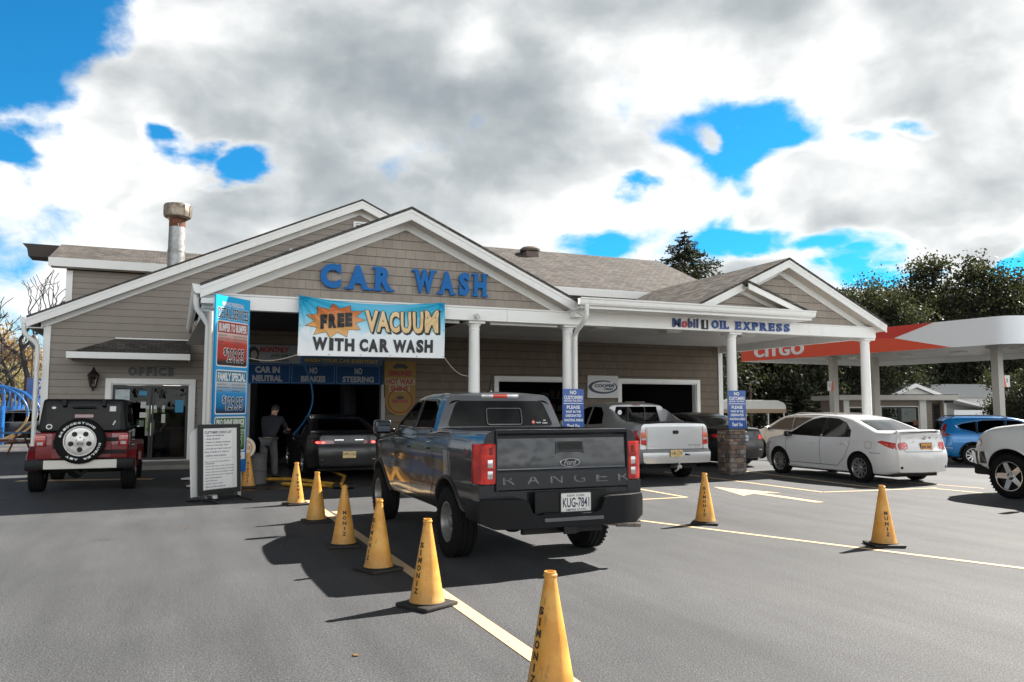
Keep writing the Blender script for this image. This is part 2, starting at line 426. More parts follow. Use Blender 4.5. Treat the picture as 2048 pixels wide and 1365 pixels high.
def ell(cx, cy, a, b, n=32, a0=0, a1=360):
    return [(cx+a*math.cos(R(a0+(a1-a0)*i/n)), cy+b*math.sin(R(a0+(a1-a0)*i/n))) for i in range(n if a1-a0 == 360 else n+1)]

# shared plain materials
WHITE = mat('white_trim_paint', (.86, .86, .84), .5, var=.05, vscale=1.5)
_streaks()
BLACK = mat('black_plastic', (.008, .008, .009), .5, spec=.3)
RUBBER = mat('tyre_rubber', (.009, .009, .0095), .8, spec=.2, bump=.3, bscale=90)
DARK = mat('dark_void', (.012, .012, .012), .9)
CHROME = mat('chrome', (.75, .75, .76), .08, 1)
ALLOY = mat('silver_alloy', (.55, .55, .56), .3, .9)
INK = mat('black_ink', (.015, .015, .018), .5)
PAPER = mat('white_print', (.8, .8, .8), .5)
# ================================================================ building
SERIF = {'C': [(.86, 1.0, .62, .99)], 'A': [(-.14, .30, 0, .085), (.70, 1.14, 0, .085)], 'R': [(-.14, .2, .915, 1), (-.14, .42, 0, .085), (.78, 1.12, 0, .085)],
         'W': [(-.10, .24, .915, 1), (.76, 1.10, .915, 1), (.4, .6, .915, 1)], 'S': [(.82, .95, .66, .99), (.05, .18, .01, .34)],
         'H': [(-.14, .36, .915, 1), (-.14, .36, 0, .085), (.64, 1.14, .915, 1), (.64, 1.14, 0, .085)], 'I': [(-.75, 1.75, .915, 1), (-.75, 1.75, 0, .085)],
         'L': [(-.14, .45, .915, 1), (-.14, .3, 0, .085), (.90, 1.04, .0, .32)], 'E': [(-.14, .2, .915, 1), (-.14, .2, 0, .085), (.90, 1.05, .7, 1), (.90, 1.05, 0, .3), (.72, .84, .36, .66)],
         'F': [(-.14, .2, .915, 1), (-.14, .5, 0, .085), (.90, 1.05, .7, 1), (.72, .84, .34, .64)], 'P': [(-.14, .2, .915, 1), (-.14, .48, 0, .085)],
         'X': [(-.1, .34, .915, 1), (-.1, .34, 0, .085), (.66, 1.1, .915, 1), (.66, 1.1, 0, .085)]}
CW = {'C': .95, 'A': 1.0, 'R': .85, 'W': 1.35, 'S': .72, 'H': .85, 'I': .22, 'L': .68, 'E': .66, 'F': .66, 'P': .7, 'X': .9, 'O': 1.0}
def serif_text(mb, s, u0, u1, v0, v1, fn, depth, gapw=.30, spacew=.55, bold=.035):
    tot = 0
    for ch in s: tot += spacew if ch == ' ' else CW[ch]+gapw
    tot -= gapw; k = (u1-u0)/tot; u = u0
    for ch in s:
        if ch == ' ': u += spacew*k; continue
        w = CW[ch]*k; h = v1-v0
        text(mb, ch, u, u+w, v0, v1, fn, bold, depth)
        for a, b, c, d in SERIF.get(ch, []): sheet(mb, fn, u+a*w, u+b*w, v0+c*h, v0+d*h, 0.001, depth*.96)
        u += w+gapw*k

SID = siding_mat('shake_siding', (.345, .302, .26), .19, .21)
LAP = siding_mat('lap_siding', (.285, .252, .22), .2, .24, shingle=False)
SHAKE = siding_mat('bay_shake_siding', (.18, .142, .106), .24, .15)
ROOF = roof_mat('asphalt_shingles', (.108, .099, .093), .28)
ROOFD = roof_mat('mottled_shingles', (.10, .09, .082), .55)
SOFF = mat('beige_soffit', (.62, .57, .5), .6)
def _soff():
    t = NT(SOFF.node_tree); b = SOFF.node_tree.nodes['Principled BSDF']
    sp = t('ShaderNodeSeparateXYZ', t('ShaderNodeNewGeometry').outputs['Position'])
    f = t.m('FRACT', t.m('DIVIDE', t.m('ADD', sp.outputs[0], sp.outputs[1]), .13))
    t.put(b.inputs['Base Color'], t.mix(t.smooth(f, .10, .04), (.62, .57, .5), (.12, .1, .085)))
_soff()
CEIL = mat('porch_ceiling_panels', (.66, .65, .63), .5, var=.1, vscale=.8)
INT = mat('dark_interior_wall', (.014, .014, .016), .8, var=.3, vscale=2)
BLUE_L = mat('blue_letter_enamel', (.0, .13, .42), .5, spec=.3)
GLASS = glass('window_glass', (.55, .58, .58), k=.2)

bld = thing('car_wash_building', 'long tan shingled car wash with white gables, column porch and office door', 'car wash', (4, 22, 0))
def bo(name, mb, mats, parent=bld, **k):
    """link a part of the building; geometry is given in world metres"""
    o = mb.obj(name, mats, None, **k); off = Vector((0, 0, 0)); q = parent
    while q is not None: off += q.location; q = q.parent
    o.parent = parent; o.location = -off
    return o
def sub(name, mb, mats, parent, **k):
    o = mb.obj(name, mats, parent, **k); return o     # parent part already sits at the world origin

def band(mb, x0, z0, x1, z1, top, bot, ya, yb, mi=0):
    """sloping board between two points of a rake, from top to bot (vertical offsets)"""
    mb.prism([(x0, z0+bot), (x1, z1+bot), (x1, z1+top), (x0, z0+top)], 'y', ya, yb, mi)
def gable(apex, left, right, yf, yw, yback, nm, shingle, fh=.22, over_l=True, parts=('l', 'r')):
    ax, az = apex
    r = MB(); fa = MB(); so = MB(); fr = MB()
    for key, (ex, ez) in (('l', left), ('r', right)):
        if key not in parts: continue
        band(r, ax, az, ex, ez, .055, .0, yf-.03, yback)
        band(fa, ax, az, ex, ez, -.001, -fh, yf, yf+.03)
        band(fa, ax, az, ex, ez, -.001, -.075, yf-.016, yf)          # small crown strip on the fascia
        band(so, ax, az, ex, ez, -fh+.05, -fh+.035, yf+.031, yw-.001)
        sgn = 1 if ex > ax else -1
        ex2 = ex-sgn*.3; ez2 = ez+(az-ez)*(.3/abs(ex-ax))
        band(fr, ax, az, ex2, ez2, -fh+.034, -fh-.13, yw-.035, yw-.001)
    ro = bo('roof', r, shingle); bo('fascia', fa, WHITE, bevel=.004); bo('soffit', so, SOFF); bo('frieze_board', fr, WHITE, bevel=.004)
    return ro

# ---- porch beam and columns
mb = MB()
mb.box(.42, 6.62, 16.05, 16.25, 3.50, 3.80); mb.box(6.624, 17.40, 16.05, 16.25, 3.50, 3.80)
mb.box(17.2, 17.4, 16.252, 22.6, 3.50, 3.80)
mb.box(.42, 17.4, 16.02, 16.049, 3.765, 3.80)
bo('beam', mb, WHITE, bevel=.006)
def column(x, y, z0, z1, r=.128):
    mb = MB(); M = Matrix.Translation((x, y, 0))
    mb.lathe([(r*1.30, z0), (r*1.34, z0+.03), (r*1.30, z0+.07), (r*1.1, z0+.09), (r*1.08, z0+.13), (r*1.02, z0+.15), (r, z0+.17), (r*.99, (z0+z1)/2), (r*.9, z1-.19), (r*.98, z1-.185), (r*.98, z1-.165), (r*.9, z1-.16), (r*.9, z1-.11), (r*1.15, z1-.07), (r*1.15, z1-.05)], 32, M)
    c = bo('column', mb, WHITE, smooth=40)
    p = MB(); p.box(x-r*1.45, x+r*1.45, y-r*1.45, y+r*1.45, z1-.05, z1); sub('capital', p, WHITE, c, bevel=.006)
for x in (.62, 5.95, 8.22): column(x, 16.3, .0, 3.498)
column(12.8, 16.3, 1.2, 3.498); column(17.25, 16.3, 0, 3.498)
# stone pier
STONE = []
for i, c in enumerate(((.22, .15, .115), (.27, .24, .22), (.17, .14, .125), (.3, .23, .17), (.13, .115, .11))):
    STONE.append(mat('ledge_stone_'+'abcde'[i], c, .85, var=.3, vscale=14, bump=.5, bscale=30))
mb = MB(); rnd = random.Random(3)
px0, px1, py0, py1 = 12.50, 12.97, 16.05, 16.55
z = .0
while z < 1.08:
    h = rnd.uniform(.055, .12); h = min(h, 1.1-z)
    for side in range(4):
        u = 0; L = px1-px0
        while u < L-.01:
            w = min(rnd.uniform(.10, .26), L-u)
            if L-u-w < .07: w = L-u
            d = rnd.uniform(.0, .028); g = .004
            if side == 0: a = (px0+u+g, px0+u+w-g, py0-d, py0+.1)
            elif side == 1: a = (px0+u+g, px0+u+w-g, py1-.1, py1+d)
            elif side == 2: a = (px0-d, px0+.1, py0+u+g, py0+u+w-g)
            else: a = (px1-.1, px1+d, py0+u+g, py0+u+w-g)
            mb.rbox(*a, z+g*.6, z+h-g*.6, .009, 1, rnd.randrange(5)); u += w
    z += h
pier = bo('stone_pier', mb, STONE)
mb = MB(); mb.box(px0+.02, px1-.02, py0+.02, py1-.02, 0.002, 1.09); sub('mortar_core', mb, mat('mortar_grey', (.10, .098, .095), .9), pier)
mb = MB(); mb.rbox(px0-.05, px1+.05, py0-.05, py1+.05, 1.101, 1.19, .012); sub('cap_stone', mb, mat('dark_cap_stone', (.10, .097, .095), .8, bump=.4, var=.2), pier)

# ---- porch ceiling, lights
mb = MB(); mb.box(5.982, 17.195, 16.252, 22.58, 3.72, 3.76); bo('porch_ceiling', mb, CEIL)
mb = MB(); mb.box(.43, 5.798, 16.252, 22.58, 3.72, 3.76); bo('porch_ceiling', mb, mat('dark_ceiling_boards', (.035, .03, .027), .7, var=.25, vscale=3))  # left part of the ceiling, much darker than the right
mb = MB(); mb.box(.43, .62, 16.252, 22.58, 3.5, 3.719); bo('beam', mb, WHITE)
mb = MB(); mb.box(5.8, 5.98, 16.6, 22.58, 3.56, 3.76); bo('beam', mb, mat('brown_stained_beam', (.06, .05, .045), .7))
LGT = mat('frosted_fixture', (.7, .7, .66), .4)
for x, y in ((9.97, 17.9), (12.2, 18.1), (14.9, 18.4), (3.4, 18.4)):
    mb = MB(); mb.rbox(x-.24, x+.24, y-.2, y+.2, 3.64, 3.719, .015); mb.box(x-.19, x+.19, y-.15, y+.15, 3.625, 3.64)
    bo('ceiling_fixture', mb, LGT)
mb = MB(); mb.box(6.32, 7.95, 16.27, 16.33, 3.445, 3.499); mb.cyl((6.4, 16.24, 3.46), (7.9, 16.24, 3.46), .014)
bo('tube_light', mb, WHITE)
mb = MB(); mb.box(5.2, 5.6, 16.27, 16.33, 3.445, 3.499); bo('tube_light', mb, WHITE)
# camera under the beam
mb = MB(); mb.cyl((5.9, 16.048, 3.60), (5.9, 15.98, 3.60), .05); mb.cyl((5.9, 16.02, 3.57), (5.9, 15.90, 3.55), .045, n=16); mb.cyl((5.9, 15.9, 3.55), (5.9, 15.896, 3.55), .03, n=16)
bo('security_camera', mb, mat('camera_housing', (.6, .6, .6), .4), smooth=40)

# ---- porch gables
gable((4.37, 5.71), (.36, 3.88), (8.38, 3.88), 15.75, 16.2, 22.58, 'a', ROOF)
mb = MB(); mb.prism([(.62, 3.801), (8.12, 3.801), (4.37, 5.51)], 'y', 16.2, 16.3); bo('gable_wall', mb, SID)
mb = MB(); mb.box(.38, .60, 15.752, 16.04, 3.56, 3.66+.0); mb.box(8.14, 8.36, 15.79, 16.04, 3.65, 3.8); bo('eave_return', mb, WHITE, bevel=.004)
gable((14.27, 5.38), (11.32, 4.0), (17.54, 3.84), 15.8, 16.2, 22.58, 'b', ROOFD, .2)
mb = MB(); mb.prism([(11.2, 3.801), (17.35, 3.801), (14.27, 5.2)], 'y', 16.2, 16.3); bo('gable_wall', mb, SID)
# the small gable standing in front of the right one
mb = MB()
band(mb, 12.78, 4.66, 14.6, 4.03, .055, 0, 15.52, 16.19)
bo('roof', mb, ROOFD)
mb = MB(); band(mb, 12.78, 4.66, 14.55, 4.047, -.001, -.15, 15.55, 15.58); bo('fascia', mb, WHITE, bevel=.004)
mb = MB(); band(mb, 12.78, 4.66, 14.55, 4.047, -.09, -.105, 15.581, 15.93); bo('soffit', mb, SOFF)
mb = MB(); band(mb, 12.78, 4.66, 14.4, 4.10, -.106, -.20, 15.90, 15.93); bo('frieze_board', mb, WHITE)
mb = MB(); mb.prism([(11.6, 3.99), (14.45, 3.99), (12.74, 4.54)], 'y', 15.931, 15.99); bo('gable_wall', mb, SID)
# shed roof strip between the gables and its gutter
mb = MB(); mb.prism([(15.40, 3.97), (22.58, 4.88), (22.58, 4.93), (15.40, 4.02)], 'x', 8.1, 14.6); bo('roof', mb, ROOFD)
mb = MB(); mb.box(8.1, 14.58, 15.44, 16.045, 3.801, 3.85); mb.box(8.1, 14.58, 15.40, 15.438, 3.80, 3.969); bo('eave_board', mb, WHITE)
def gutter(x0, x1, y, z, name='gutter'):
    prof = [(y, z), (y, z+.15), (y+.006, z+.15), (y+.006, z+.012), (y+.1, z+.012), (y+.1, z+.15), (y+.115, z+.15), (y+.115, z), (y+.03, z-.03), ]
    prof = [(y-.03, z+.16), (y-.03, z+.13), (y-.005, z+.11), (y+.005, z+.04), (y+.035, z), (y+.115, z), (y+.115, z+.15), (y+.109, z+.15), (y+.109, z+.012), (y+.04, z+.012), (y+.015, z+.045), (y, z+.115), (y-.022, z+.135), (y-.022, z+.16)]
    mb = MB(); mb.prism(prof, 'x', x0, x1)
    return mb
g = bo(*('gutter',), gutter(8.02, 14.6, 15.28, 3.865), WHITE)
mb = MB(); mb.tube([(8.2, 15.33, 3.87), (8.2, 15.33, 3.66), (8.2, 15.38, 3.56), (8.3, 16.0, 3.36), (8.32, 16.12, 3.22), (8.32, 16.12, 2.2), (8.32, 16.12, .1)], .055, 8)
sub('downspout', mb, WHITE, g, smooth=50)
mb = MB(); mb.prism([(16.3, 3.80), (22.5, 3.80), (22.5, 3.96), (16.3, 3.96)], 'x', 17.541, 17.65); bo('gutter', mb, WHITE)
# left side of the porch: gutter end, downspout and dark gusset wall
mb = MB(); mb.prism([(.36, 3.9), (.22, 3.92), (.25, 3.78), (.29, 3.74), (.36, 3.74)], 'y', 15.75, 24.6); g = bo('gutter', mb, WHITE)
mb = MB(); mb.tube([(.3, 16.05, 3.76), (.3, 16.05, 3.62), (.32, 16.08, 3.5), (.44, 16.13, 3.34), (.53, 16.16, 3.2), (.53, 16.16, 3.0), (.53, 16.16, .1)], .055, 8); sub('downspout', mb, WHITE, g, smooth=50)
mb = MB(); mb.prism([(.18, 2.93), (.62, 2.92), (.66, 3.72), (.45, 3.5)], 'y', 17.3, 17.36); mb.box(.16, .62, 17.28, 17.38, 2.90, 2.925)
bo('porch_side_panel', mb, mat('brown_side_panel', (.085, .075, .066), .7))

# ---- main block with tunnel and bays (front wall at y 22.6)
def wall_holes(mb, x0, x1, z0, z1, holes, ya, yb):
    x = x0
    for hx0, hx1, hz0, hz1 in sorted(holes):
        mb.box(x, hx0, ya, yb, z0, z1)
        mb.box(hx0, hx1, ya, yb, hz1, z1)
        if hz0 > z0: mb.box(hx0, hx1, ya, yb, z0, hz0)
        x = hx1
    mb.box(x, x1, ya, yb, z0, z1)
TUN = (1.85, 5.42, 0, 2.42); BAY1 = (9.02, 11.42, 0, 2.46); BAY2 = (13.32, 16.25, 0, 2.44)
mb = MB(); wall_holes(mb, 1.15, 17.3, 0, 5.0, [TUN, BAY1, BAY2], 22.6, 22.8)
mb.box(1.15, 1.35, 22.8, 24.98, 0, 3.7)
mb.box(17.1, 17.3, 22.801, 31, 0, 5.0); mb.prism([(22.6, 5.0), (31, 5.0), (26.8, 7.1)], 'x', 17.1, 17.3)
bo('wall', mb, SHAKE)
mb = MB(); mb.box(17.16, 17.33, 22.56, 22.598, 0, 3.719); mb.box(17.301, 17.33, 22.6, 22.75, 0, 4.9); bo('corner_board', mb, WHITE)
def frame(x0, x1, z1, y, w=.13, d=.05):
    mb = MB(); mb.box(x0-w, x0, y-d, y, 0, z1+w); mb.box(x1, x1+w, y-d, y, 0, z1+w); mb.box(x0, x1, y-d, y, z1, z1+w)
    mb.box(x0, x0+.03, y+.001, y+.2, 0, z1); mb.box(x1-.03, x1, y+.001, y+.2, 0, z1); mb.box(x0+.03, x1-.03, y+.001, y+.2, z1-.03, z1)
    return mb
for h in (BAY1, BAY2): bo('door_frame', frame(h[0], h[1], h[3], 22.598), WHITE, bevel=.004)
for x in (1.74, 5.42): mb = MB(); mb.box(x, x+.11, 22.55, 22.598, 0, 2.3); bo('door_jamb', mb, mat('grey_steel_jamb', (.3, .3, .3), .5))
# rooms behind the openings
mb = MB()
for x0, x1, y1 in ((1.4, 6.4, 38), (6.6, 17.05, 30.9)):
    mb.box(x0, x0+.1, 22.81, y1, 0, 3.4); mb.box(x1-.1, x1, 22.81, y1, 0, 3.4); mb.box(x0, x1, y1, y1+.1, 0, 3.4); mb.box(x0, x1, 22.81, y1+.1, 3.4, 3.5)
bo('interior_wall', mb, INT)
EM = mat('lit_tube', (.8, .8, .8), .5, emit=(1, .97, .9), estr=6)
for a in ((3.6, 25.2, 3.02, .32), (3.05, 25.9, 2.98, .26), (9.3, 25, 2.75, .5), (14.9, 26.5, 2.95, .3)):
    mb = MB(); mb.box(a[0]-a[3]/2, a[0]+a[3]/2, a[1], a[1]+.12, a[2], a[2]+.04); bo('ceiling_lamp', mb, EM)
# wash tunnel gear: curtain strips, side rollers, hose and guide rail
mb = MB()
for x in (2.0, 5.2): mb = MB(); mb.cyl((x, 25.8, .2), (x, 25.8, 2.4), .33, n=12); bo('wash_roller', mb, mat('wet_roller', (.006, .008, .014), .6))
mb = MB()
p = [(3.0+.02*i+.5*math.sin(i*.16)*(i/20)-.5*(i/20)**2*1.2, 21.9-.05*i, 3.3-2.35*(i/20)) for i in range(21)]
mb.tube(p, .022, 8); bo('hose', mb, mat('blue_hose', (.02, .12, .3), .4), smooth=60)
# garage shelves with stock
mb = MB(); rnd = random.Random(8)
for xx0, xx1 in ((13.2, 16.8), (7.6, 11.6)):
    for z in (.5, 1.0, 1.5, 2.0):
        mb.box(xx0, xx1, 29.6, 30.3, z, z+.04)
        x = xx0+.1
        while x < xx1-.3:
            w = rnd.uniform(.12, .4); h = rnd.uniform(.1, .36); mb.box(x, x+w, 29.65, 30.1, z+.041, z+.04+h, rnd.randrange(4)); x += w+rnd.uniform(.02, .2)
bo('stock_shelf', mb, [mat('shelf_grey', (.1, .1, .1), .6), mat('carton', (.12, .09, .06), .8), mat('stock_pale', (.25, .25, .25), .6), mat('stock_red', (.16, .03, .02), .5)])
mb = MB(); mb.box(14.55, 15.35, 24.4, 24.44, .7, 1.85); mb.box(14.62, 15.28, 24.38, 24.399, .8, 1.75); bo('inner_door', mb, mat('pale_inner_door', (.4, .38, .34), .5))
mb = MB()
for k in range(5): mb.lathe([(.2, -.1), (.33, -.1), (.345, 0), (.33, .1), (.2, .1)], 20, Matrix.Translation((14.0, 26.0, .3+.7*k*.6)) @ Matrix.Rotation(R(90), 4, 'X'), 0, True)
bo('tyre_stack', mb, RUBBER, smooth=40)

# main roof: ridge along x, eave with deep white fascia
mb = MB(); mb.prism([(22.05, 5.33), (26.6, 7.36), (26.6, 7.42), (22.05, 5.39)], 'x', 6.0, 17.45); mb.prism([(26.6, 7.36), (31.4, 5.2), (31.4, 5.26), (26.6, 7.42)], 'x', 6.0, 17.45)
ro = bo('roof', mb, ROOF)
mb = MB(); mb.box(7.5, 17.45, 22.02, 22.049, 5.12, 5.37); bo('fascia', mb, WHITE, bevel=.004)
mb = MB(); mb.box(7.5, 17.3, 22.05, 22.6, 5.121, 5.14); bo('soffit', mb, SOFF)
mb = MB(); mb.prism([(22.05, 5.12), (26.6, 7.15), (26.6, 7.359), (22.05, 5.329)], 'x', 17.42, 17.449); bo('fascia', mb, WHITE)
mb = MB(); mb.rbox(11.3, 11.8, 25.6, 26.1, 6.85, 7.2, .03, 2, 0); mb.lathe([(.2, 7.15), (.22, 7.2), (.36, 7.21), (.37, 7.28), (.28, 7.35), (.1, 7.38), (.001, 7.38)], 18, Matrix.Translation((11.55, 25.85, 0))); 
sub('roof_vent', mb, mat('brown_vent_cover', (.13, .095, .085), .6), ro, smooth=35)

# ---- office wing (front wall at y 25)
AX, AZ = 5.23, 8.12; SL = .456
OX0 = -3.34
DOOR = (-1.66, .38, .06, 2.30)
mb = MB(); wall_holes(mb, OX0, 1.149, 0, 3.95, [DOOR], 25, 25.2)
zl = AZ-.22-SL*(AX-OX0)
mb.prism([(OX0, 3.951), (9.5, 3.951), (9.5, AZ-.22-SL*(9.5-AX)), (AX, AZ-.22), (OX0, max(3.97, zl))], 'y', 25, 25.2)
mb.box(OX0, OX0+.2, 25.2, 33, 0, 4.0)
bo('wall', mb, LAP)
gable((AX, AZ), (-3.74, AZ-SL*(AX+3.74)), (10.0, AZ-SL*(10-AX)), 24.62, 25.0, 33, 'c', ROOF, .25)
mb = MB(); mb.box(OX0-.03, OX0+.14, 24.965, 24.999, 0, 3.86); mb.box(OX0-.03, OX0-.001, 25.0, 25.14, 0, 3.86); bo('corner_board', mb, WHITE)
ze = AZ-SL*(AX+3.74)
mb = MB(); mb.box(-3.72, OX0-.03, 24.63, 24.99, ze-.26, ze-.245); mb.box(-3.74, -3.70, 24.65, 33, ze-.25, ze-.01); bo('eave_board', mb, WHITE)
mb = MB(); mb.prism([(-3.741, ze-.02), (-3.90, ze+.0), (-3.88, ze-.11), (-3.84, ze-.15), (-3.741, ze-.15)], 'y', 24.62, 33); g = bo('gutter', mb, WHITE)
mb = MB(); mb.tube([(-3.8, 24.72, ze-.14), (-3.8, 24.72, ze-.32), (-3.76, 24.74, ze-.44), (-3.55, 24.82, ze-.62), (-3.48, 24.86, ze-.74), (-3.48, 24.9, 2.2), (-3.48, 24.9, .1)], .06, 8); sub('downspout', mb, WHITE, g, smooth=50)
# gable vent, wall pipes
vf = plane_fn((5.03, 24.99, 7.02), (1, 0, 0), (0, 0, 1))
mb = MB(); sheet(mb, vf, 0, .7, .0, .5, 0, .05)
v = bo('gable_vent', mb, WHITE, bevel=.004)
mb = MB(); sheet(mb, vf, .07, .63, .06, .44, .0505, .053); sub('vent_opening', mb, INK, v)
mb = MB()
for i in range(6): mb.box(5.03+.07, 5.03+.63, 24.90, 24.935, 7.09+i*.062, 7.12+i*.062)
sub('louvre', mb, WHITE, v)
for x, z in ((3.12, 6.42), (4.02, 6.72)):
    mb = MB(); mb.tube([(x, 25.0, z), (x, 24.86, z), (x, 24.8, z-.03), (x, 24.78, z-.1)], .07, 10); mb.tube([(x, 24.78, z-.1), (x, 24.78, z-.2)], .07, 10); bo('wall_pipe', mb, mat('white_pvc', (.7, .7, .68), .4), smooth=50)
# flue on the office roof
ro = [c for c in bld.children if c.name.startswith('roof')][-1]
fx, fy = -.12, 27.3
STEEL = mat('galvanised_steel', (.36, .36, .36), .5, .7, var=.25, vscale=6)
mb = MB(); M = Matrix.Translation((fx, fy, 0))
mb.lathe([(.255, 5.3), (.255, 6.55), (.265, 6.56), (.265, 6.62), (.252, 6.63), (.245, 7.45), (.245, 7.5)], 24, M); mb.box(fx+.02, fx+.05, fy-.262, fy-.24, 6.65, 7.45)
fl = sub('chimney', mb, STEEL, ro, smooth=40)
mb = MB(); mb.lathe([(.246, 7.36), (.247, 7.66)], 24, M); bo('rusty_collar', mb, mat('rusted_steel', (.16, .06, .03), .7, .3, var=.5, vscale=9), smooth=40)
mb = MB(); mb.lathe([(.3, 7.62), (.40, 7.68), (.41, 7.72), (.41, 8.06), (.40, 8.08), (.34, 8.09), (.33, 8.0), (.3, 7.7)], 28, M, 0, True); 
for k in range(12):
    a = 2*math.pi*k/12; mb.box(-.006, .006, .405, .425, 7.72, 8.06, 0, M @ Matrix.Rotation(a, 4, 'Z'))
bo('chimney_cap', mb, mat('weathered_steel', (.30, .25, .2), .45, .7, var=.4, vscale=7), smooth=40)
# office door: storefront in a white surround
o = bo('office_door', frame(DOOR[0], DOOR[1], DOOR[3], 24.998, .15, .06), WHITE, bevel=.004)
ALU = mat('dark_bronze_frame', (.025, .024, .024), .4)
mb = MB(); x0, x1 = DOOR[0]+.03, DOOR[1]-.03; xm = -.62
for a, b in ((x0, x0+.07), (xm-.06, xm-.01), (xm+.01, xm+.06), (x1-.07, x1)): mb.box(a, b, 25.04, 25.10, .08, 2.265)
for a, b in ((x0+.07, xm-.06), (xm+.06, x1-.07)): mb.box(a, b, 25.04, 25.10, .08, .22); mb.box(a, b, 25.04, 25.10, 2.19, 2.265)
mb.box(xm+.07, xm+.10, 24.98, 25.01, .9, 1.3); mb.box(xm+.07, xm+.10, 25.01, 25.04, .95, .99); mb.box(xm+.07, xm+.10, 25.01, 25.04, 1.2, 1.24)
sub('door_leaf', mb, ALU, o)
mb = MB(); mb.box(x0+.07, xm-.06, 25.065, 25.072, .22, 2.19); mb.box(xm+.06, x1-.07, 25.065, 25.072, .22, 2.19); sub('glass', mb, GLASS, o)
mb = MB(); mb.box(DOOR[0]-.15, DOOR[1]+.15, 24.9, 25.04, .125, .16); sub('threshold', mb, mat('worn_sill', (.5, .5, .48), .5), o)
NOTE = [mat('pale_notice', (.55, .55, .52), .6), mat('blue_notice', (.03, .25, .45), .5)]
mb = MB()
for a, b, c, d, q in ((-.95, -.75, 1.98, 2.1, 1), (-.9, -.76, 1.62, 1.8, 0), (-.92, -.74, 1.35, 1.5, 0), (.0, .22, 1.5, 1.85, 1), (-.35, -.25, 1.2, 1.45, 0), (-.97, -.8, 1.1, 1.22, 1)):
    mb.box(a, b, 25.056, 25.062, c, d, q)
sub('window_notice', mb, NOTE, o)
# office room: far windows let the bushes behind show through
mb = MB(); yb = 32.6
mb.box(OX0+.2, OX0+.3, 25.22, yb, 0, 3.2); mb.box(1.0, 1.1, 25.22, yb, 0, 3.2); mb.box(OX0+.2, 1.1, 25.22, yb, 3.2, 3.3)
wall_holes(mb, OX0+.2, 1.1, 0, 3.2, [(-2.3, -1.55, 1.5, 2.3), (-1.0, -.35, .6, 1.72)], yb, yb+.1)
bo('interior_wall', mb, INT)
for x0_, y_ in ((-1.35, 26.8), (-.35, 26.6)):
    mb = MB()
    for k in range(2): mb.box(x0_, x0_+.5, y_+k*.22, y_+.06+k*.22, 2.28, 2.31)
    bo('ceiling_lamp', mb, EM)
mb = MB(); mb.box(-.1, .75, 27.5, 28.2, .0, .95); mb.box(-.25, .85, 27.45, 28.25, .95, 1.0); mb.box(-1.5, -1.0, 29, 29.4, .4, .45); mb.box(-1.5, -1.46, 29, 29.4, .45, .9)
for x, y in ((-1.48, 29.02), (-1.04, 29.02), (-1.48, 29.36), (-1.04, 29.36)): mb.box(x, x+.03, y, y+.03, 0.0, .4)
bo('counter', mb, mat('brown_counter', (.13, .07, .04), .5))
# canopy roof over the door
mb = MB()
cx0, cx1, cy = -2.66, .32, 23.9; zt = 3.56; zf = 3.09
vs = [(cx0, cy, zf), (cx1, cy, zf), (cx1, 24.99, zt), (cx0+1.05, 24.99, zt), (cx0, 24.99, zf), (cx1, 24.99, zf)]
mb.add(vs, [(0, 1, 2, 3), (0, 3, 4), (0, 4, 5, 1), (1, 5, 2), (4, 3, 2, 5)])
cr = bo('canopy_roof', mb, ROOF)
mb = MB(); mb.box(cx0-.02, cx1+.02, cy-.03, cy-.002, zf-.15, zf+.02); mb.box(cx0-.03, cx0-.002, cy-.002, 24.99, zf-.15, zf+.02); mb.box(cx0, cx1, cy, 24.99, zf-.06, zf-.04); mb.box(cx1-.0, cx1+.03, cy-.002, 24.99, zf-.15, zf+.02); mb.box(cx0+1.05, cx1, 24.95, 24.99, zt+.001, zt+.04)
sub('canopy_fascia', mb, WHITE, cr, bevel=.004)
# OFFICE letters, lantern, meter boxes
ff = plane_fn((-1.28, 24.985, 2.54), (1, 0, 0), (0, 0, 1))
mb = MB(); serif_text(mb, 'OFFICE', .03, 1.2, 0, .24, ff, .035, .32); bo('office_lettering', mb, mat('slate_letters', (.05, .06, .07), .5))
lx, lz = -2.1, 2.08
BRZ = mat('lantern_iron', (.02, .018, .016), .4, .5)
mb = MB(); M = Matrix.Translation((lx, 24.78, lz))
mb.lathe([(.001, .0), (.04, .04), (.03, .08), (.07, .11), (.075, .13)], 6, M); mb.lathe([(.15, .42), (.155, .45), (.1, .52), (.05, .58), (.03, .64), (.001, .68)], 6, M)
for k in range(6):
    a = 2*math.pi*k/6; mb.tube([M @ Vector((.07*math.cos(a), .07*math.sin(a), .12)), M @ Vector((.14*math.cos(a), .14*math.sin(a), .43))], .009, 5)
mb.box(lx-.05, lx+.05, 24.96, 24.999, lz+.1, lz+.4); mb.tube([(lx, 24.98, lz+.14), (lx, 24.9, lz+.05), (lx, 24.82, lz+.06)], .014, 6)
l = bo('wall_lantern', mb, BRZ)
mb = MB(); mb.lathe([(.062, .13), (.125, .42)], 6, M); sub('lantern_glass', mb, glass('lantern_pane', (.5, .48, .42)), l)
mb = MB(); mb.rbox(.62, .86, 24.82, 24.999, .9, 2.05, .01); mb.box(.66, .72, 24.79, 24.819, 1.75, 1.9); mb.box(.74, .82, 24.79, 24.819, 1.4, 1.6); mb.rbox(.9, 1.1, 24.86, 24.999, .6, 2.2, .01)
bo('meter_box', mb, mat('grey_meter_box', (.22, .22, .21), .5))
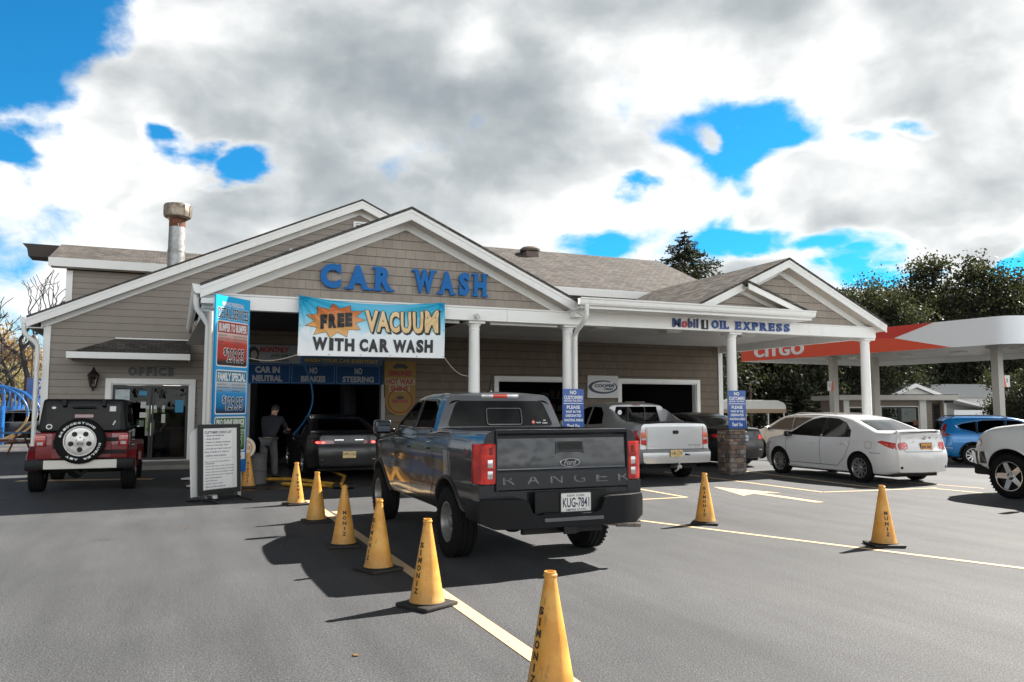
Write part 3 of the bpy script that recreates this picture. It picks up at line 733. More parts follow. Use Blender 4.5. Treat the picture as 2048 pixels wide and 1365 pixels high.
# upper storey behind
mb = MB(); mb.box(-3.45, 7, 30, 36, 4.0, 6.2); bo('wall', mb, LAP)
mb = MB(); mb.box(-3.47, -3.28, 29.965, 29.999, 4.2, 6.18); bo('corner_board', mb, WHITE)
mb = MB(); mb.prism([(29.55, 6.46), (32.4, 7.42), (32.4, 7.48), (29.55, 6.52)], 'x', -3.95, 7); mb.prism([(32.4, 7.42), (36.4, 6.1), (36.4, 6.16), (32.4, 7.48)], 'x', -3.95, 7); bo('roof', mb, ROOF)
mb = MB(); mb.box(-3.95, 7, 29.51, 29.548, 6.24, 6.52); bo('fascia', mb, WHITE)
mb = MB(); mb.box(-3.9, 7, 29.55, 30, 6.241, 6.26); bo('soffit', mb, SOFF)
mb = MB(); mb.prism([(-5.1, 7.36), (-3.96, 7.36), (-3.96, 6.98), (-4.3, 6.9), (-4.9, 6.92), (-4.95, 7.2)], 'y', 32.0, 32.9); bo('ridge_overhang', mb, mat('dark_wood_overhang', (.06, .05, .045), .8))

# ---- mounted letters
ff = plane_fn((0, 16.199, 0), (1, 0, 0), (0, 0, 1))
for s, u0, u1 in (('CAR', 2.58, 4.08), ('WASH', 4.52, 6.16)):
    mb = MB(); serif_text(mb, s, u0+.02, u1, 4.03, 4.53, plane_fn((0, 16.16, 0), (1, 0, 0), (0, 0, 1)), .055, .31, bold=.06)
    bo('car_wash_lettering', mb, BLUE_L, bevel=.004)
ff = plane_fn((0, 16.046, 0), (1, 0, 0), (0, 0, 1))
SIGNB = mat('sign_dark_blue', (.004, .03, .16), .35); SIGNR = mat('sign_red', (.5, .01, .02), .35)
mb = MB(); text(mb, 'M', 10.89, 11.12, 3.555, 3.765, ff, .03, .03); text(mb, 'bil', 11.33, 11.62, 3.553, 3.785, ff, .03, .03, space=1.2); bo('oil_lettering', mb, SIGNB)
mb = MB(); text(mb, 'o', 11.155, 11.305, 3.55, 3.71, ff, .035, .03); bo('oil_lettering', mb, SIGNR)
mb = MB(); sheet(mb, ff, 11.72, 11.92, 3.535, 3.785, 0, .012); n1 = bo('numeral_plate', mb, INK)
mb = MB(); text(mb, '1', 11.80, 11.85, 3.565, 3.755, ff, .04, .02); sub('numeral', mb, PAPER, n1)
for s, u0, u1 in (('OIL', 12.02, 12.52), ('EXPRESS', 12.74, 14.43)):
    mb = MB(); serif_text(mb, s, u0, u1, 3.56, 3.765, ff, .03, .3, bold=.04); bo('express_lettering', mb, mat('sign_blue', (.008, .07, .3), .35))
# ================================================================ vehicles: tools
def curve(pts, s=.05):
    xs = np.array([p[0] for p in pts], float); ys = np.array([p[1] for p in pts], float)
    ks = np.linspace(-1, 1, 9)
    def f(x): return float(np.mean(np.interp(x+ks*s, xs, ys))) if s else float(np.interp(x, xs, ys))
    return f
VS = [0, .02, .05, .1, .18, .27, .36, .45, .54, .63, .71, .78, .84, .89, .93, .955, .975, .99, 1]
def shell(x0, x1, top, bot, W, inset, rt=.07, rb=.04, crown=.02, nx=54, ny=14, bowr=.0, bowf=.0, rearp=None, frontp=None, fade=.7, wm=.9, insx=None):
    us = [.5-.5*math.cos(math.pi*i/nx) for i in range(nx+1)]
    us = [.55*u+.45*i/nx for i, u in enumerate(us)]
    ts = [math.sin(math.pi/2*(2*k/ny-1)*.96)/math.sin(math.pi/2*.96) for k in range(ny+1)]
    nz = len(VS)-1; idx = {}; V = []; F = []
    def rnd_(d, r): return r-math.sqrt(max(0, r*r-(r-d)**2)) if d < r else 0
    pre = []
    for u in us:
        x = x0+(x1-x0)*u; pre.append((x, top(x), bot(x), W(x)))
    def vid(i, j, k):
        if (i, j, k) in idx: return idx[(i, j, k)]
        x, zt, zb, w0 = pre[i]; z = zb+(zt-zb)*VS[j]
        rr = min(rt, (zt-zb)*.45)
        w = max(.02, w0-inset(z)-rnd_(zt-z, rr)-rnd_(z-zb, rb))
        y = w*ts[k]; t = y/wm
        if j == nz: z += crown*(1-ts[k]**2)
        fr = max(0, 1-(x-x0)/fade); ff = max(0, 1-(x1-x)/fade)
        if fr: x += bowr*t*t*fr+(rearp(z) if rearp else 0)*fr
        if ff: x += -bowf*t*t*ff+(frontp(z) if frontp else 0)*ff
        idx[(i, j, k)] = len(V); V.append((x, y, z)); return idx[(i, j, k)]
    for i in range(nx):
        for j in range(nz):
            for k in (0, ny): F.append((vid(i, j, k), vid(i+1, j, k), vid(i+1, j+1, k), vid(i, j+1, k)))
        for k in range(ny):
            for j in (0, nz): F.append((vid(i, j, k), vid(i+1, j, k), vid(i+1, j, k+1), vid(i, j, k+1)))
    for j in range(nz):
        for k in range(ny):
            for i in (0, nx): F.append((vid(i, j, k), vid(i, j+1, k), vid(i, j+1, k+1), vid(i, j, k+1)))
    return V, F
def bvh_of(*shells):
    V = []; F = []
    for v, f in shells:
        o = len(V); V += [Vector(p) for p in v]; F += [tuple(i+o for i in q) for q in f]
    return BVHTree.FromPolygons(V, F)
VIEW = {'L': (Vector((0, -1, 0)), lambda a, b: Vector((a, 4, b))), 'R': (Vector((0, 1, 0)), lambda a, b: Vector((a, -4, b))),
        'B': (Vector((1, 0, 0)), lambda a, b: Vector((-6, a, b))), 'F': (Vector((-1, 0, 0)), lambda a, b: Vector((6, a, b))), 'T': (Vector((0, 0, -1)), lambda a, b: Vector((a, b, 5)))}
def cast(bvh, view, a, b):
    d, org = VIEW[view]; o = org(a, b)
    h = bvh.ray_cast(o, d, 20)
    if h[0] is None:
        m = o+d*(3.1 if view in 'LR' else 3.6); h = bvh.find_nearest(m)
    n = h[1] if h[1].dot(d) <= 0 else -h[1]
    return h[0], n
def decal(mb, poly, view, bvh, off=.003, thick=.02, step=.09, mi=0):
    bm = bmesh.new(); vs = [bm.verts.new((p[0], p[1], 0)) for p in poly]; bm.faces.new(vs)
    for ax in (0, 1):
        lo = min(p[ax] for p in poly); hi = max(p[ax] for p in poly); n = max(1, int((hi-lo)/step))
        for k in range(1, n):
            co = [0, 0, 0]; no = [0, 0, 0]; co[ax] = lo+(hi-lo)*k/n; no[ax] = 1
            bmesh.ops.bisect_plane(bm, geom=list(bm.verts)+list(bm.edges)+list(bm.faces), plane_co=co, plane_no=no)
    bm.verts.index_update(); d = VIEW[view][0]
    n = len(bm.verts); out = []; inn = []
    for v in bm.verts:
        p, nr = cast(bvh, view, v.co.x, v.co.y); out.append(p-d*off); inn.append(p+d*thick)
    fs = [[v.index for v in f.verts] for f in bm.faces]
    allf = fs+[[i+n for i in f][::-1] for f in fs]
    for e in bm.edges:
        if len(e.link_faces) == 1: a, b = e.verts[0].index, e.verts[1].index; allf.append((a, b, b+n, a+n))
    mb.add(out+inn, allf, mi); bm.free(); return mb
def dens(path, step=.06):
    out = []
    for (a, b) in zip(path[:-1], path[1:]):
        n = max(1, int(math.hypot(b[0]-a[0], b[1]-a[1])/step))
        for k in range(n): out.append((a[0]+(b[0]-a[0])*k/n, a[1]+(b[1]-a[1])*k/n))
    out.append(path[-1]); return out
def ribbon(mb, path, view, bvh, w=.007, off=.003, mi=0):
    P = [cast(bvh, view, *q) for q in dens(path)]; L = []
    for i, (p, n) in enumerate(P):
        t = (P[min(i+1, len(P)-1)][0]-P[max(i-1, 0)][0]); 
        if t.length < 1e-9: continue
        s = t.normalized().cross(n).normalized(); L.append((p+n*off+s*w/2, p+n*off-s*w/2))
    vs = [q for ab in L for q in ab]
    mb.add(vs, [(2*i, 2*i+1, 2*i+3, 2*i+2) for i in range(len(L)-1)], mi)
def ctube(mb, path, view, bvh, r=.012, off=0, n=6, mi=0):
    mb.tube([cast(bvh, view, *q)[0]-VIEW[view][0]*off for q in dens(path, .05)], r, n, mi)
def arc(cx, cz, r, a0, a1, n=18): return [(cx+r*math.cos(R(a0+(a1-a0)*i/n)), cz+r*math.sin(R(a0+(a1-a0)*i/n))) for i in range(n+1)]
def rr(a0, a1, b0, b1, r=.02, n=3):
    pts = []
    for cx, cy, s in ((a1-r, b1-r, 0), (a0+r, b1-r, 90), (a0+r, b0+r, 180), (a1-r, b0+r, 270)):
        for k in range(n+1): pts.append((cx+r*math.cos(R(s+90*k/n)), cy+r*math.sin(R(s+90*k/n))))
    return pts
CABIN = mat('grey_cabin_lining', (.16, .155, .15), .8)
def carve(V, F, paint, cutters, extra=()):
    """boolean the shell with each cutter mesh; cut faces get the dark second material"""
    mb = MB(); mb.add(V, F, 0)
    o = mb.obj('tmp_body', [paint, DARK, CABIN]); tmp = []
    for c, op in cutters:
        co = c.obj('tmp_cut', [paint, DARK, CABIN]); tmp.append(co)
        m = o.modifiers.new('b', 'BOOLEAN'); m.operation = op; m.object = co; m.solver = 'EXACT'
    dg = bpy.context.evaluated_depsgraph_get(); dg.update()
    me = bpy.data.meshes.new_from_object(o.evaluated_get(dg))
    for q in tmp+[o]: bpy.data.objects.remove(q)
    return me
def mesh_obj(me, name, parent, smooth=32):
    bm = bmesh.new(); bm.from_mesh(me); bmesh.ops.remove_doubles(bm, verts=bm.verts, dist=1e-5); bm.to_mesh(me); bm.free()
    me.name = name; me.shade_smooth(); me.set_sharp_from_angle(angle=R(smooth))
    o = bpy.data.objects.new(name, me); COL.objects.link(o); o.parent = parent; return o

RIMB = mat('brake_dark', (.02, .02, .022), .6, .3)
SILV = mat('wheel_silver', (.5, .5, .5), .32, .8)
def wheel(Rt, rim, w, style, parent, loc, side, rimmat=SILV, steer=0):
    """tyre with its rim as a sub-part; side +1: left"""
    M = Matrix.Rotation(R(-90*side), 4, 'X'); h = w/2
    mb = MB()
    prof = [(rim-.005, -h*.8), (rim+.012, -h*.97), (rim+(Rt-rim)*.5, -h*1.03), (Rt-.03, -h*.93), (Rt-.008, -h*.80)]
    for g in (-.5, 0, .5): prof += [(Rt, -h*.8+(g+.5)*h*.8*1.0+.02), (Rt, g*h*.9-.009), (Rt-.010, g*h*.9-.006), (Rt-.010, g*h*.9+.006), (Rt, g*h*.9+.009)] if False else [(Rt, g*h-.007), (Rt-.009, g*h-.005), (Rt-.009, g*h+.005), (Rt, g*h+.007)]
    prof += [(Rt-.008, h*.80), (Rt-.03, h*.93), (rim+(Rt-rim)*.5, h*1.03), (rim+.012, h*.97), (rim-.005, h*.8)]
    mb.lathe(prof, 44, M, 0, True)
    for k in range(40):
        a = 2*math.pi*k/40; T = M @ Matrix.Rotation(a, 4, 'Z')
        mb.box(Rt-.022, Rt-.001, -.012, .012, h*.74, h*.93, 0, T)
    t = mb.obj('wheel', RUBBER, parent, smooth=35); t.location = loc; t.rotation_euler = (0, 0, steer)
    mb = MB()
    mb.lathe([(rim+.006, h*.84), (rim+.004, h*.9), (rim-.012, h*.9), (rim-.022, h*.7), (rim-.03, -h*.8), (rim-.005, -h*.8)], 40, M, 0, False, False)
    if style == 'steel':
        mb.lathe([(rim-.02, h*.55), (rim*.86, h*.2), (rim*.80, h*.18), (rim*.66, h*.36), (rim*.60, h*.38), (rim*.42, h*.30), (rim*.40, h*.34), (rim*.26, h*.36), (rim*.25, h*.6), (rim*.2, h*.64), (.001, h*.64)], 40, M, 0, False, False)
    elif style == 'holes':
        mb.lathe([(rim-.02, h*.7), (rim*.9, h*.62), (rim*.6, h*.70), (rim*.3, h*.62), (rim*.2, h*.7), (.001, h*.72)], 40, M, 0, False, False)
    else:
        n, kw = style
        for k in range(n):
            T = M @ Matrix.Rotation(2*math.pi*k/n, 4, 'Z')
            a, b = rim*.16, rim-.012; q = kw
            vs = [Vector((a, -q*.55, h*.55)), Vector((a, q*.55, h*.55)), Vector((b, q*.42, h*.80)), Vector((b, -q*.42, h*.80)),
                  Vector((a, -q*.55, h*.25)), Vector((a, q*.55, h*.25)), Vector((b, q*.5, h*.5)), Vector((b, -q*.5, h*.5))]
            mb.add([T @ p for p in vs], [(0, 1, 2, 3), (7, 6, 5, 4), (0, 4, 5, 1), (1, 5, 6, 2), (2, 6, 7, 3), (3, 7, 4, 0)])
        mb.lathe([(rim*.26, h*.25), (rim*.26, h*.58), (rim*.2, h*.66), (.001, h*.68)], 24, M, 0, False, False)
    r = mb.obj('rim', rimmat, t, smooth=35)
    mb = MB()
    if style == 'steel':
        for k in range(14):
            T = M @ Matrix.Rotation(2*math.pi*k/14, 4, 'Z'); mb.cyl(T @ Vector((rim*.73, 0, h*.2)), T @ Vector((rim*.735, 0, h*.295)), rim*.065, n=10)
        for k in range(6):
            T = M @ Matrix.Rotation(2*math.pi*k/6, 4, 'Z'); mb.cyl(T @ Vector((rim*.33, 0, h*.3)), T @ Vector((rim*.33, 0, h*.42)), rim*.035, n=6)
    elif style == 'holes':
        for k in range(5):
            T = M @ Matrix.Rotation(2*math.pi*(k+.25)/5, 4, 'Z'); mb.cyl(T @ Vector((rim*.58, 0, h*.4)), T @ Vector((rim*.58, 0, h*.735)), rim*.17, n=20)
            mb.cyl(T @ Vector((-rim*.24, 0, h*.4)), T @ Vector((-rim*.24, 0, h*.7)), rim*.045, n=8)
    else:
        mb.lathe([(rim-.03, h*.1), (.001, h*.1)], 24, M, 0, False, False); mb.cyl(M @ Vector((0, 0, 0)), M @ Vector((0, 0, h*.18)), rim*.72, n=24)
    mb.obj('brake_disc' if style not in ('steel', 'holes') else 'rim_opening', RIMB, t)
    return t

PLATE_W = mat('plate_white', (.72, .72, .70), .35); PLATE_Y = mat('plate_buff', (.72, .55, .26), .35); PLATE_O = mat('plate_gold', (.75, .32, .05), .35)
def licence(parent, x, y, z, number, bg, top='', bot='', w=.305, h=.155, ink=INK, frame=None, tilt=0):
    """rear plate: centre (x,y,z), faces -x"""
    fn = plane_fn((x, y, z), (0, -1, 0), (math.sin(tilt), 0, math.cos(tilt)))
    mb = MB(); sheet(mb, fn, -w/2, w/2, -h/2, h/2, 0, .004, 0, .012)
    if frame: sheet(mb, fn, -w/2-.012, w/2+.012, -h/2-.012, h/2+.012, -.008, -.0005, 1, .014)
    p = mb.obj('licence_plate', [bg, frame or BLACK], parent)
    mb = MB()
    if number: text(mb, number, -w*.45, w*.45, -h*.25, h*.26, fn_off(fn, .0045), .02)
    else:
        for k in range(7):
            if k != 3: sheet(mb, fn, -w*.42+k*w*.12, -w*.42+k*w*.12+w*.085, -h*.22, h*.22, .0042, .0046, 0, .012)
    if top: text(mb, top, -w*.3, w*.3, h*.31, h*.43, fn_off(fn, .0045), .01)
    if bot: text(mb, bot, -w*.33, w*.33, -h*.43, -h*.32, fn_off(fn, .0045), .01)
    mb.obj('plate_lettering', ink, p); return p
def fn_off(fn, k): return lambda u, v, n=0: fn(u, v, n+k)
def surf_fn(bvh, view, flip=False, off=.003):
    d = VIEW[view][0]
    return lambda u, v, n=0: cast(bvh, view, -u if flip else u, v)[0]-d*(off+n)

TINT = glass('car_glass_tinted', (.4, .42, .43), k=.5); CLEAR = glass('car_glass_clear', (.84, .87, .87)); PRIV = glass('car_glass_dark', (.045, .05, .055), k=.22)
REDL = mat('red_lamp_lens', (.5, .012, .012), .12, coat=1); AMBER = mat('amber_lens', (.6, .16, .02), .15, coat=1); LENS = mat('clear_lens', (.62, .62, .62), .08, coat=1, metal=.4)
REDD = mat('dark_red_lens', (.18, .008, .01), .15, coat=1)
SEAT = mat('dark_seat', (.03, .03, .032), .8)
TRIM = mat('gloss_black_trim', (.012, .012, .013), .2, coat=.6)
def seats(parent, xs, ys, z0, z1, w=.46):
    for x in xs:
        for y in ys:
            mb = MB(); mb.rbox(x-.1, x+.45, y-w/2, y+w/2, z0-.12, z0+.06, .05)
            T = Matrix.Translation((x-.08, y, z0)) @ Matrix.Rotation(R(-12), 4, 'Y')
            mb.rbox(-.06, .06, -w/2, w/2, 0, z1-z0-.22, .05, 2, 0, T); mb.rbox(-.05, .05, -.13, .13, z1-z0-.19, z1-z0, .04, 2, 0, T)
            mb.obj('seat', SEAT, parent, smooth=50)
def prism_y(poly, a, b, mi=1): 
    m = MB(); m.prism(poly, 'y', a, b, mi); return m
def shrink(poly, k):
    cx = sum(p[0] for p in poly)/len(poly); cz = sum(p[1] for p in poly)/len(poly)
    return [(cx+(p[0]-cx)*k, cz+(p[1]-cz)*k) for p in poly]

class Car:
    """root empty at the car's ground centre; x forward, y left"""
    def __init__(s, name, label, cat, loc, heading, paint, group=None):
        s.root = thing(name, label, cat, (loc[0], loc[1], loc[2] if len(loc) > 2 else 0), heading, group); s.paint = paint; s.shells = []
    def add_shell(s, *a, **k):
        sh = shell(*a, **k); s.shells.append(sh); s.own = bvh_of(sh); s.bvh = bvh_of(*s.shells); return sh
    def build(s, axles, Ra, ay, cav=None, side_w=(), wind=None, rear=None, more=(), depth=.34, ax_z=None):
        V, F = s.shells[0]; cut = []
        for v, f in s.shells[1:]:
            m = MB(); m.add(v, f, 0); cut.append((m, 'UNION'))
        m = MB()
        for ax in axles:
            for sd in (1, -1): m.cyl((ax, sd*(ay-depth), ax_z or Ra*.94), (ax, sd*(ay+.3), ax_z or Ra*.94), Ra, n=40, mi=1)
        cut.append((m, 'DIFFERENCE'))
        if cav:
            m = MB(); m.add(*cav, 2); cut.append((m, 'DIFFERENCE'))
            m = MB()
            for p in side_w:
                for sd in (1, -1): m.prism(p, 'y', sd*.42, sd*1.3, 1)
            cut.append((m, 'DIFFERENCE'))
            for pr in (wind, rear):
                if pr: m = MB(); m.prism(pr[0], 'x', pr[1], pr[2], 1); cut.append((m, 'DIFFERENCE'))
        for c, op in more: cut.append((c, op))
        s.body = mesh_obj(carve(V, F, s.paint, cut), 'body', s.root)
    def side_glass(s, polys, m, off=-.006, names='side_window'):
        for p in polys:
            for v in 'LR': s.part(names, m, lambda b: decal(b, p, v, s.bvh, off, .012, .12))
    def part(s, name, m, fn, parent=None, smooth=40, **k):
        b = MB(); fn(b); return b.obj(name, m, parent or s.root, smooth=smooth, **k)
    def gaps(s, paths, w=.010):
        b = MB()
        for view, p in paths: ribbon(b, p, view, s.bvh, w)
        b.obj('panel_gap', INK, s.root)
    def handles(s, pts, m, views='LR'):
        for x, z in pts:
            for v in views:
                b = MB(); p, n = cast(s.bvh, v, x, z); sg = 1 if v == 'L' else -1
                b.rbox(x-.09, x+.09, p.y+sg*.018-.012, p.y+sg*.018+.012, z-.014, z+.014, .01); b.box(x-.085, x-.06, p.y-.02, p.y+sg*.015, z-.01, z+.01); b.box(x+.06, x+.085, p.y-.02, p.y+sg*.015, z-.01, z+.01)
                b.obj('door_handle', m, s.root, smooth=50)
    def mirrors(s, x, y, z, m, w=.2, h=.16, chrome=None):
        for sg in (1, -1):
            b = MB(); T = Matrix.Translation((x, sg*(y+w*.6), z)) @ Matrix.Rotation(R(sg*8), 4, 'Z')
            b.rbox(-.06, .07, -w/2, w/2, -h/2, h/2, .035, 3, 0, T); b.rbox(-.03, .03, -w*.75 if sg > 0 else w*.3, -w*.3 if sg > 0 else w*.75, -h*.42, -h*.12, .01, 1, 0, T)
            q = b.obj('mirror', m, s.root, smooth=50)
            b = MB(); b.rbox(-.066, -.055, -w/2+.026, w/2-.026, -h/2+.026, h/2-.026, .005, 1, 0, T); b.obj('mirror_glass', chrome or mat('mirror_face', (.16, .19, .22), .03, 1), q)
    def arch_lips(s, axles, r, m, z=None, a0=-8, a1=188, rad=.016):
        for ax in axles:
            for v in 'LR': s.part('arch_trim', m, lambda b: ctube(b, arc(ax, z or r*.94, r, a0, a1, 24), v, s.bvh, rad, -.002))
    def wheels(s, axles, Rt, rim, w, y, style, rimmat=SILV, steer=0):
        for i, ax in enumerate(axles):
            for sd in (1, -1): wheel(Rt, rim, w, style, s.root, (ax, sd*y, Rt), sd, rimmat, steer if i == 0 else 0)
    def under(s, x0, x1, w, z0, z1):
        b = MB(); b.box(x0, x1, -w, w, z0, z1); b.obj('underbody', DARK, s.root)

def _lens(m, c1, c2):
    t = NT(m.node_tree); b = m.node_tree.nodes['Principled BSDF']; pos = t('ShaderNodeTexCoord').outputs['Object']
    w = t('ShaderNodeTexWave', wave_type='BANDS', bands_direction='Z'); t.put(w.inputs['Vector'], pos); w.inputs['Scale'].default_value = 26; w.inputs['Distortion'].default_value = .6
    n = t.noise(pos, 9, 3, .5); t.put(b.inputs['Base Color'], t.mix(t.m('ADD', t.m('MULTIPLY', w.outputs[0], .35), t.smooth(n, .35, .7), clamp=True), c1, c2))
_lens(REDL, (.30, .006, .008), (.68, .03, .018)); _lens(LENS, (.42, .42, .43), (.72, .72, .72))
# ================================================================ dark grey pickup (nearest vehicle)
GREY = car_paint('dark_grey_metallic', (.020, .023, .029), .35, .22, .75)
HEAD = R(90)
tr = Car('pickup_truck', 'dark grey crew cab pickup truck waiting between the yellow cones', 'pickup truck', (3.70, 9.96), HEAD, GREY)
low = tr.add_shell(-2.50, 2.62, curve([(-2.5, 1.395), (-1.0, 1.40), (-.75, 1.37), (.3, 1.325), (1.05, 1.30), (1.3, 1.265), (2.2, 1.16), (2.5, 1.06), (2.62, .92)], .06),
    curve([(-2.5, .60), (-1.9, .55), (-1, .46), (1.1, .46), (2.3, .42), (2.62, .5)], .05),
    curve([(-2.5, .915), (-2.2, .925), (-1.75, .935), (-1.46, .945), (-1.1, .93), (-.5, .91), (1.0, .905), (1.3, .915), (1.76, .93), (2.2, .90), (2.45, .82), (2.62, .7)], .1),
    curve([(.45, .08), (.55, .045), (.70, .015), (.82, .012), (.92, .028), (1.0, .02), (1.1, .012), (1.2, .022), (1.3, .045), (1.4, .08)], .03), .06, .03, .012, 60, 14, bowf=.25, wm=.93)
cab = tr.add_shell(-.86, 1.36, curve([(-.86, 1.79), (-.5, 1.81), (.1, 1.805), (.42, 1.77), (.58, 1.71), (1.36, 1.29)], .07), curve([(-1, 1.15), (2, 1.15)], 0),
    curve([(-.86, .85), (-.7, .87), (1.0, .87), (1.36, .80)], .05), curve([(1.1, -.005), (1.32, .012), (1.42, .05), (1.74, .175), (1.85, .22)], .03), .075, .01, .025, 44, 14, bowr=.05, bowf=.22, wm=.87,
    rearp=curve([(1.3, .0), (1.4, .01), (1.8, .10)], .02), fade=.9)
cav = shell(-.76, 1.0, curve([(-.76, 1.72), (.1, 1.755), (.4, 1.71), (.55, 1.65), (1.0, 1.40)], .05), curve([(-1, .75), (2, .75)], 0), curve([(-1, .80), (1, .79)], 0),
    curve([(.7, 0), (1.32, .0), (1.74, .16), (1.85, .2)], .03), .06, .03, .01, 20, 8)
FW = [(.93, 1.385), (.48, 1.685), (.30, 1.72), (.17, 1.725), (.13, 1.37)]
RW = [(.03, 1.37), (.07, 1.727), (-.42, 1.715), (-.58, 1.63), (-.68, 1.385)]
RG = rr(-.705, .705, 1.405, 1.715, .05); RG = [(p[0]*(1-.19*(p[1]-1.4)/.31), p[1]) for p in RG]
WG = [(-.72, 1.345), (.72, 1.345), (.60, 1.70), (-.60, 1.70)]
bed = MB(); bed.box(-2.44, -.93, -.72, .72, .86, 2.2, 0)
AXT = (1.76, -1.46)
tr.build(AXT, .455, .93, cav, [shrink(FW, 1), shrink(RW, 1)], ([(p[0]*.98, p[1]) for p in WG], .4, 2.0), (RG, -1.2, -.5), [(bed, 'DIFFERENCE')], ax_z=.40)
tr.side_glass([FW], CLEAR if False else TINT); tr.side_glass([RW], PRIV)
cbv = tr.own
rw = tr.part('rear_window', PRIV, lambda b: decal(b, RG, 'B', cbv, -.004, .012, .12))
tr.part('windscreen', TINT, lambda b: decal(b, WG, 'F', tr.bvh, -.004, .012, .12))
def _f(b):
    for p in (rr(-.26, .20, 1.425, 1.62, .03),): 
        for k in range(len(p)): ribbon(b, [p[k-1], p[k]], 'B', cbv, .012, .012)
sw = tr.part('slider_frame', TRIM, _f, rw)
# door glass surrounds and pillars in black
def _f(b):
    for v in 'LR':
        for p in (FW, RW): ctube(b, p+[p[0]], v, tr.bvh, .011, -.002)
tr.part('window_trim', TRIM, _f)
DG = []
for v in 'LR':
    DG += [(v, [(.10, .55), (.085, 1.33)]), (v, [(1.12, .62), (1.10, 1.0), (1.02, 1.30)]), (v, [(1.12, .56), (-.72, .56)]), (v, [(-.72, .56), (-.98, .80), (-1.02, .95), (-.80, 1.15), (-.74, 1.37)]), (v, [(-.92, .5), (-.93, 1.385)])]
tr.gaps(DG, .009)
tr.handles([(.28, 1.13), (-.62, 1.15)], TRIM)
tr.mirrors(1.0, .90, 1.37, TRIM, .24, .19)
tr.arch_lips(AXT, .475, mat('arch_liner_edge', (.02, .02, .022), .5), .40, 2, 178, .022)
tr.wheels(AXT, .385, .215, .255, .795, 'steel', mat('steel_wheel_paint', (.30, .30, .295), .4, .5))
# tailgate
mb = MB()
prof = [(-2.44, .80), (-2.515, .80), (-2.532, .815), (-2.530, .985), (-2.524, 1.000), (-2.516, 1.010), (-2.514, 1.02), (-2.508, 1.18), (-2.502, 1.32), (-2.506, 1.35), (-2.532, 1.375), (-2.538, 1.39), (-2.528, 1.408), (-2.50, 1.412), (-2.44, 1.405)]
mb.prism(prof, 'y', -.738, .738)
tg = mb.obj('tailgate', GREY, tr.root, smooth=6)
tf = lambda u, v, n=0: Vector((-2.521-n, -u, v))
mb = MB(); plate(mb, lambda u, v, n=0: Vector((-2.506-n, -u, v)), [(-.06, 1.175), (.20, 1.175), (.235, 1.16), (.225, 1.275), (.215, 1.285), (-.075, 1.285), (-.085, 1.275), (-.095, 1.16)][::-1], -.03, .014); th = mb.obj('tailgate_handle', mat('handle_grey', (.02, .021, .023), .3, coat=.5), tg, bevel=.006)
mb = MB(); sheet(mb, lambda u, v, n=0: Vector((-2.506-n, -u, v)), -.07, .21, 1.20, 1.275, .0145, .017, 0, .02); mb.obj('handle_recess', mat('recess_black', (.004, .004, .005), .6), th)
ef = lambda u, v, n=0: Vector((-2.513-n, -u, v))
mb = MB(); plate(mb, ef, ell(.07, 1.07, .115, .046), 0, .012); em = mb.obj('emblem', CHROME, tg, bevel=.003)
mb = MB(); plate(mb, ef, ell(.07, 1.07, .104, .038), .0125, .014); e2 = mb.obj('emblem_field', mat('emblem_navy', (.006, .012, .03), .2, coat=1), em)
mb = MB(); text(mb, 'Ford', .07-.072, .07+.072, 1.045, 1.098, fn_off(ef, .0145), .01, .002, shear=.35); mb.obj('emblem_lettering', CHROME, em)
mb = MB()
for i, ch in enumerate('RANGER'): text(mb, ch, -.68+i*.262, -.68+i*.262+.135, .865, .955, lambda u, v, n=0: Vector((-2.5335+.085*(v-.865)-n, -u, v)), .0, .003)
mb.obj('tailgate_lettering', GREY, tg, bevel=.002)
mb = MB()
for a in (-.745, .745): mb.box(-2.535, -2.44, a-.005, a+.005, .80, 1.40)
mb.box(-2.51, -2.44, -.74, .74, .785, .799); mb.obj('tailgate_gap', INK, tr.root)
# tail lamps
for sg in (1, -1):
    mb = MB(); mb.prism([(-2.535, sg*.755), (-2.535, sg*.85), (-2.515, sg*.905), (-2.42, sg*.948), (-2.36, sg*.952), (-2.36, sg*.755)], 'z', .875, 1.275)
    tl = mb.obj('tail_lamp', REDL, tr.root, bevel=.012)
    mb = MB()
    for z in (.925, 1.035): mb.rbox(-2.540, -2.5, min(sg*.785, sg*.845), max(sg*.785, sg*.845), z, z+.085, .012)
    mb.obj('reversing_lens', LENS, tl, smooth=40)
    mb = MB()
    for z in (1.02, 1.13): mb.box(-2.5365, -2.5, min(sg*.757, sg*.85), max(sg*.757, sg*.85), z, z+.006)
    mb.rbox(-2.5375, -2.5, min(sg*.775, sg*.845), max(sg*.775, sg*.845), 1.15, 1.25, .02); mb.obj('lamp_divider', REDD, tl)
    mb = MB(); mb.box(-2.51, -2.3, min(sg*.755, sg*.925), max(sg*.755, sg*.925), .70, .87); mb.obj('corner_panel', GREY, tr.root, bevel=.01)
# bumper
bp = [(-.93, .50), (-.935, .68), (-.91, .735), (-.44, .735), (-.39, .715), (-.34, .60), (-.27, .575), (.37, .575), (.42, .60), (.47, .715), (.52, .735), (.91, .735), (.935, .68), (.93, .50), (.80, .445), (-.80, .445)]
BUMP = mat('bumper_black', (.012, .0125, .014), .55, spec=.15, bump=.15, bscale=250)
bm_ = bmesh.new(); f0 = [bm_.verts.new((-2.69, p[0], p[1])) for p in bp]; bm_.faces.new(f0)
r_ = bmesh.ops.extrude_face_region(bm_, geom=list(bm_.faces))
for v in r_['geom']:
    if isinstance(v, bmesh.types.BMVert): v.co.x = -2.50
bmesh.ops.recalc_face_normals(bm_, faces=bm_.faces)
for k in range(-8, 9): bmesh.ops.bisect_plane(bm_, geom=list(bm_.verts)+list(bm_.edges)+list(bm_.faces), plane_co=(0, k*.115, 0), plane_no=(0, 1, 0))
for v in bm_.verts: v.co.x += .16*abs(v.co.y/.93)**5
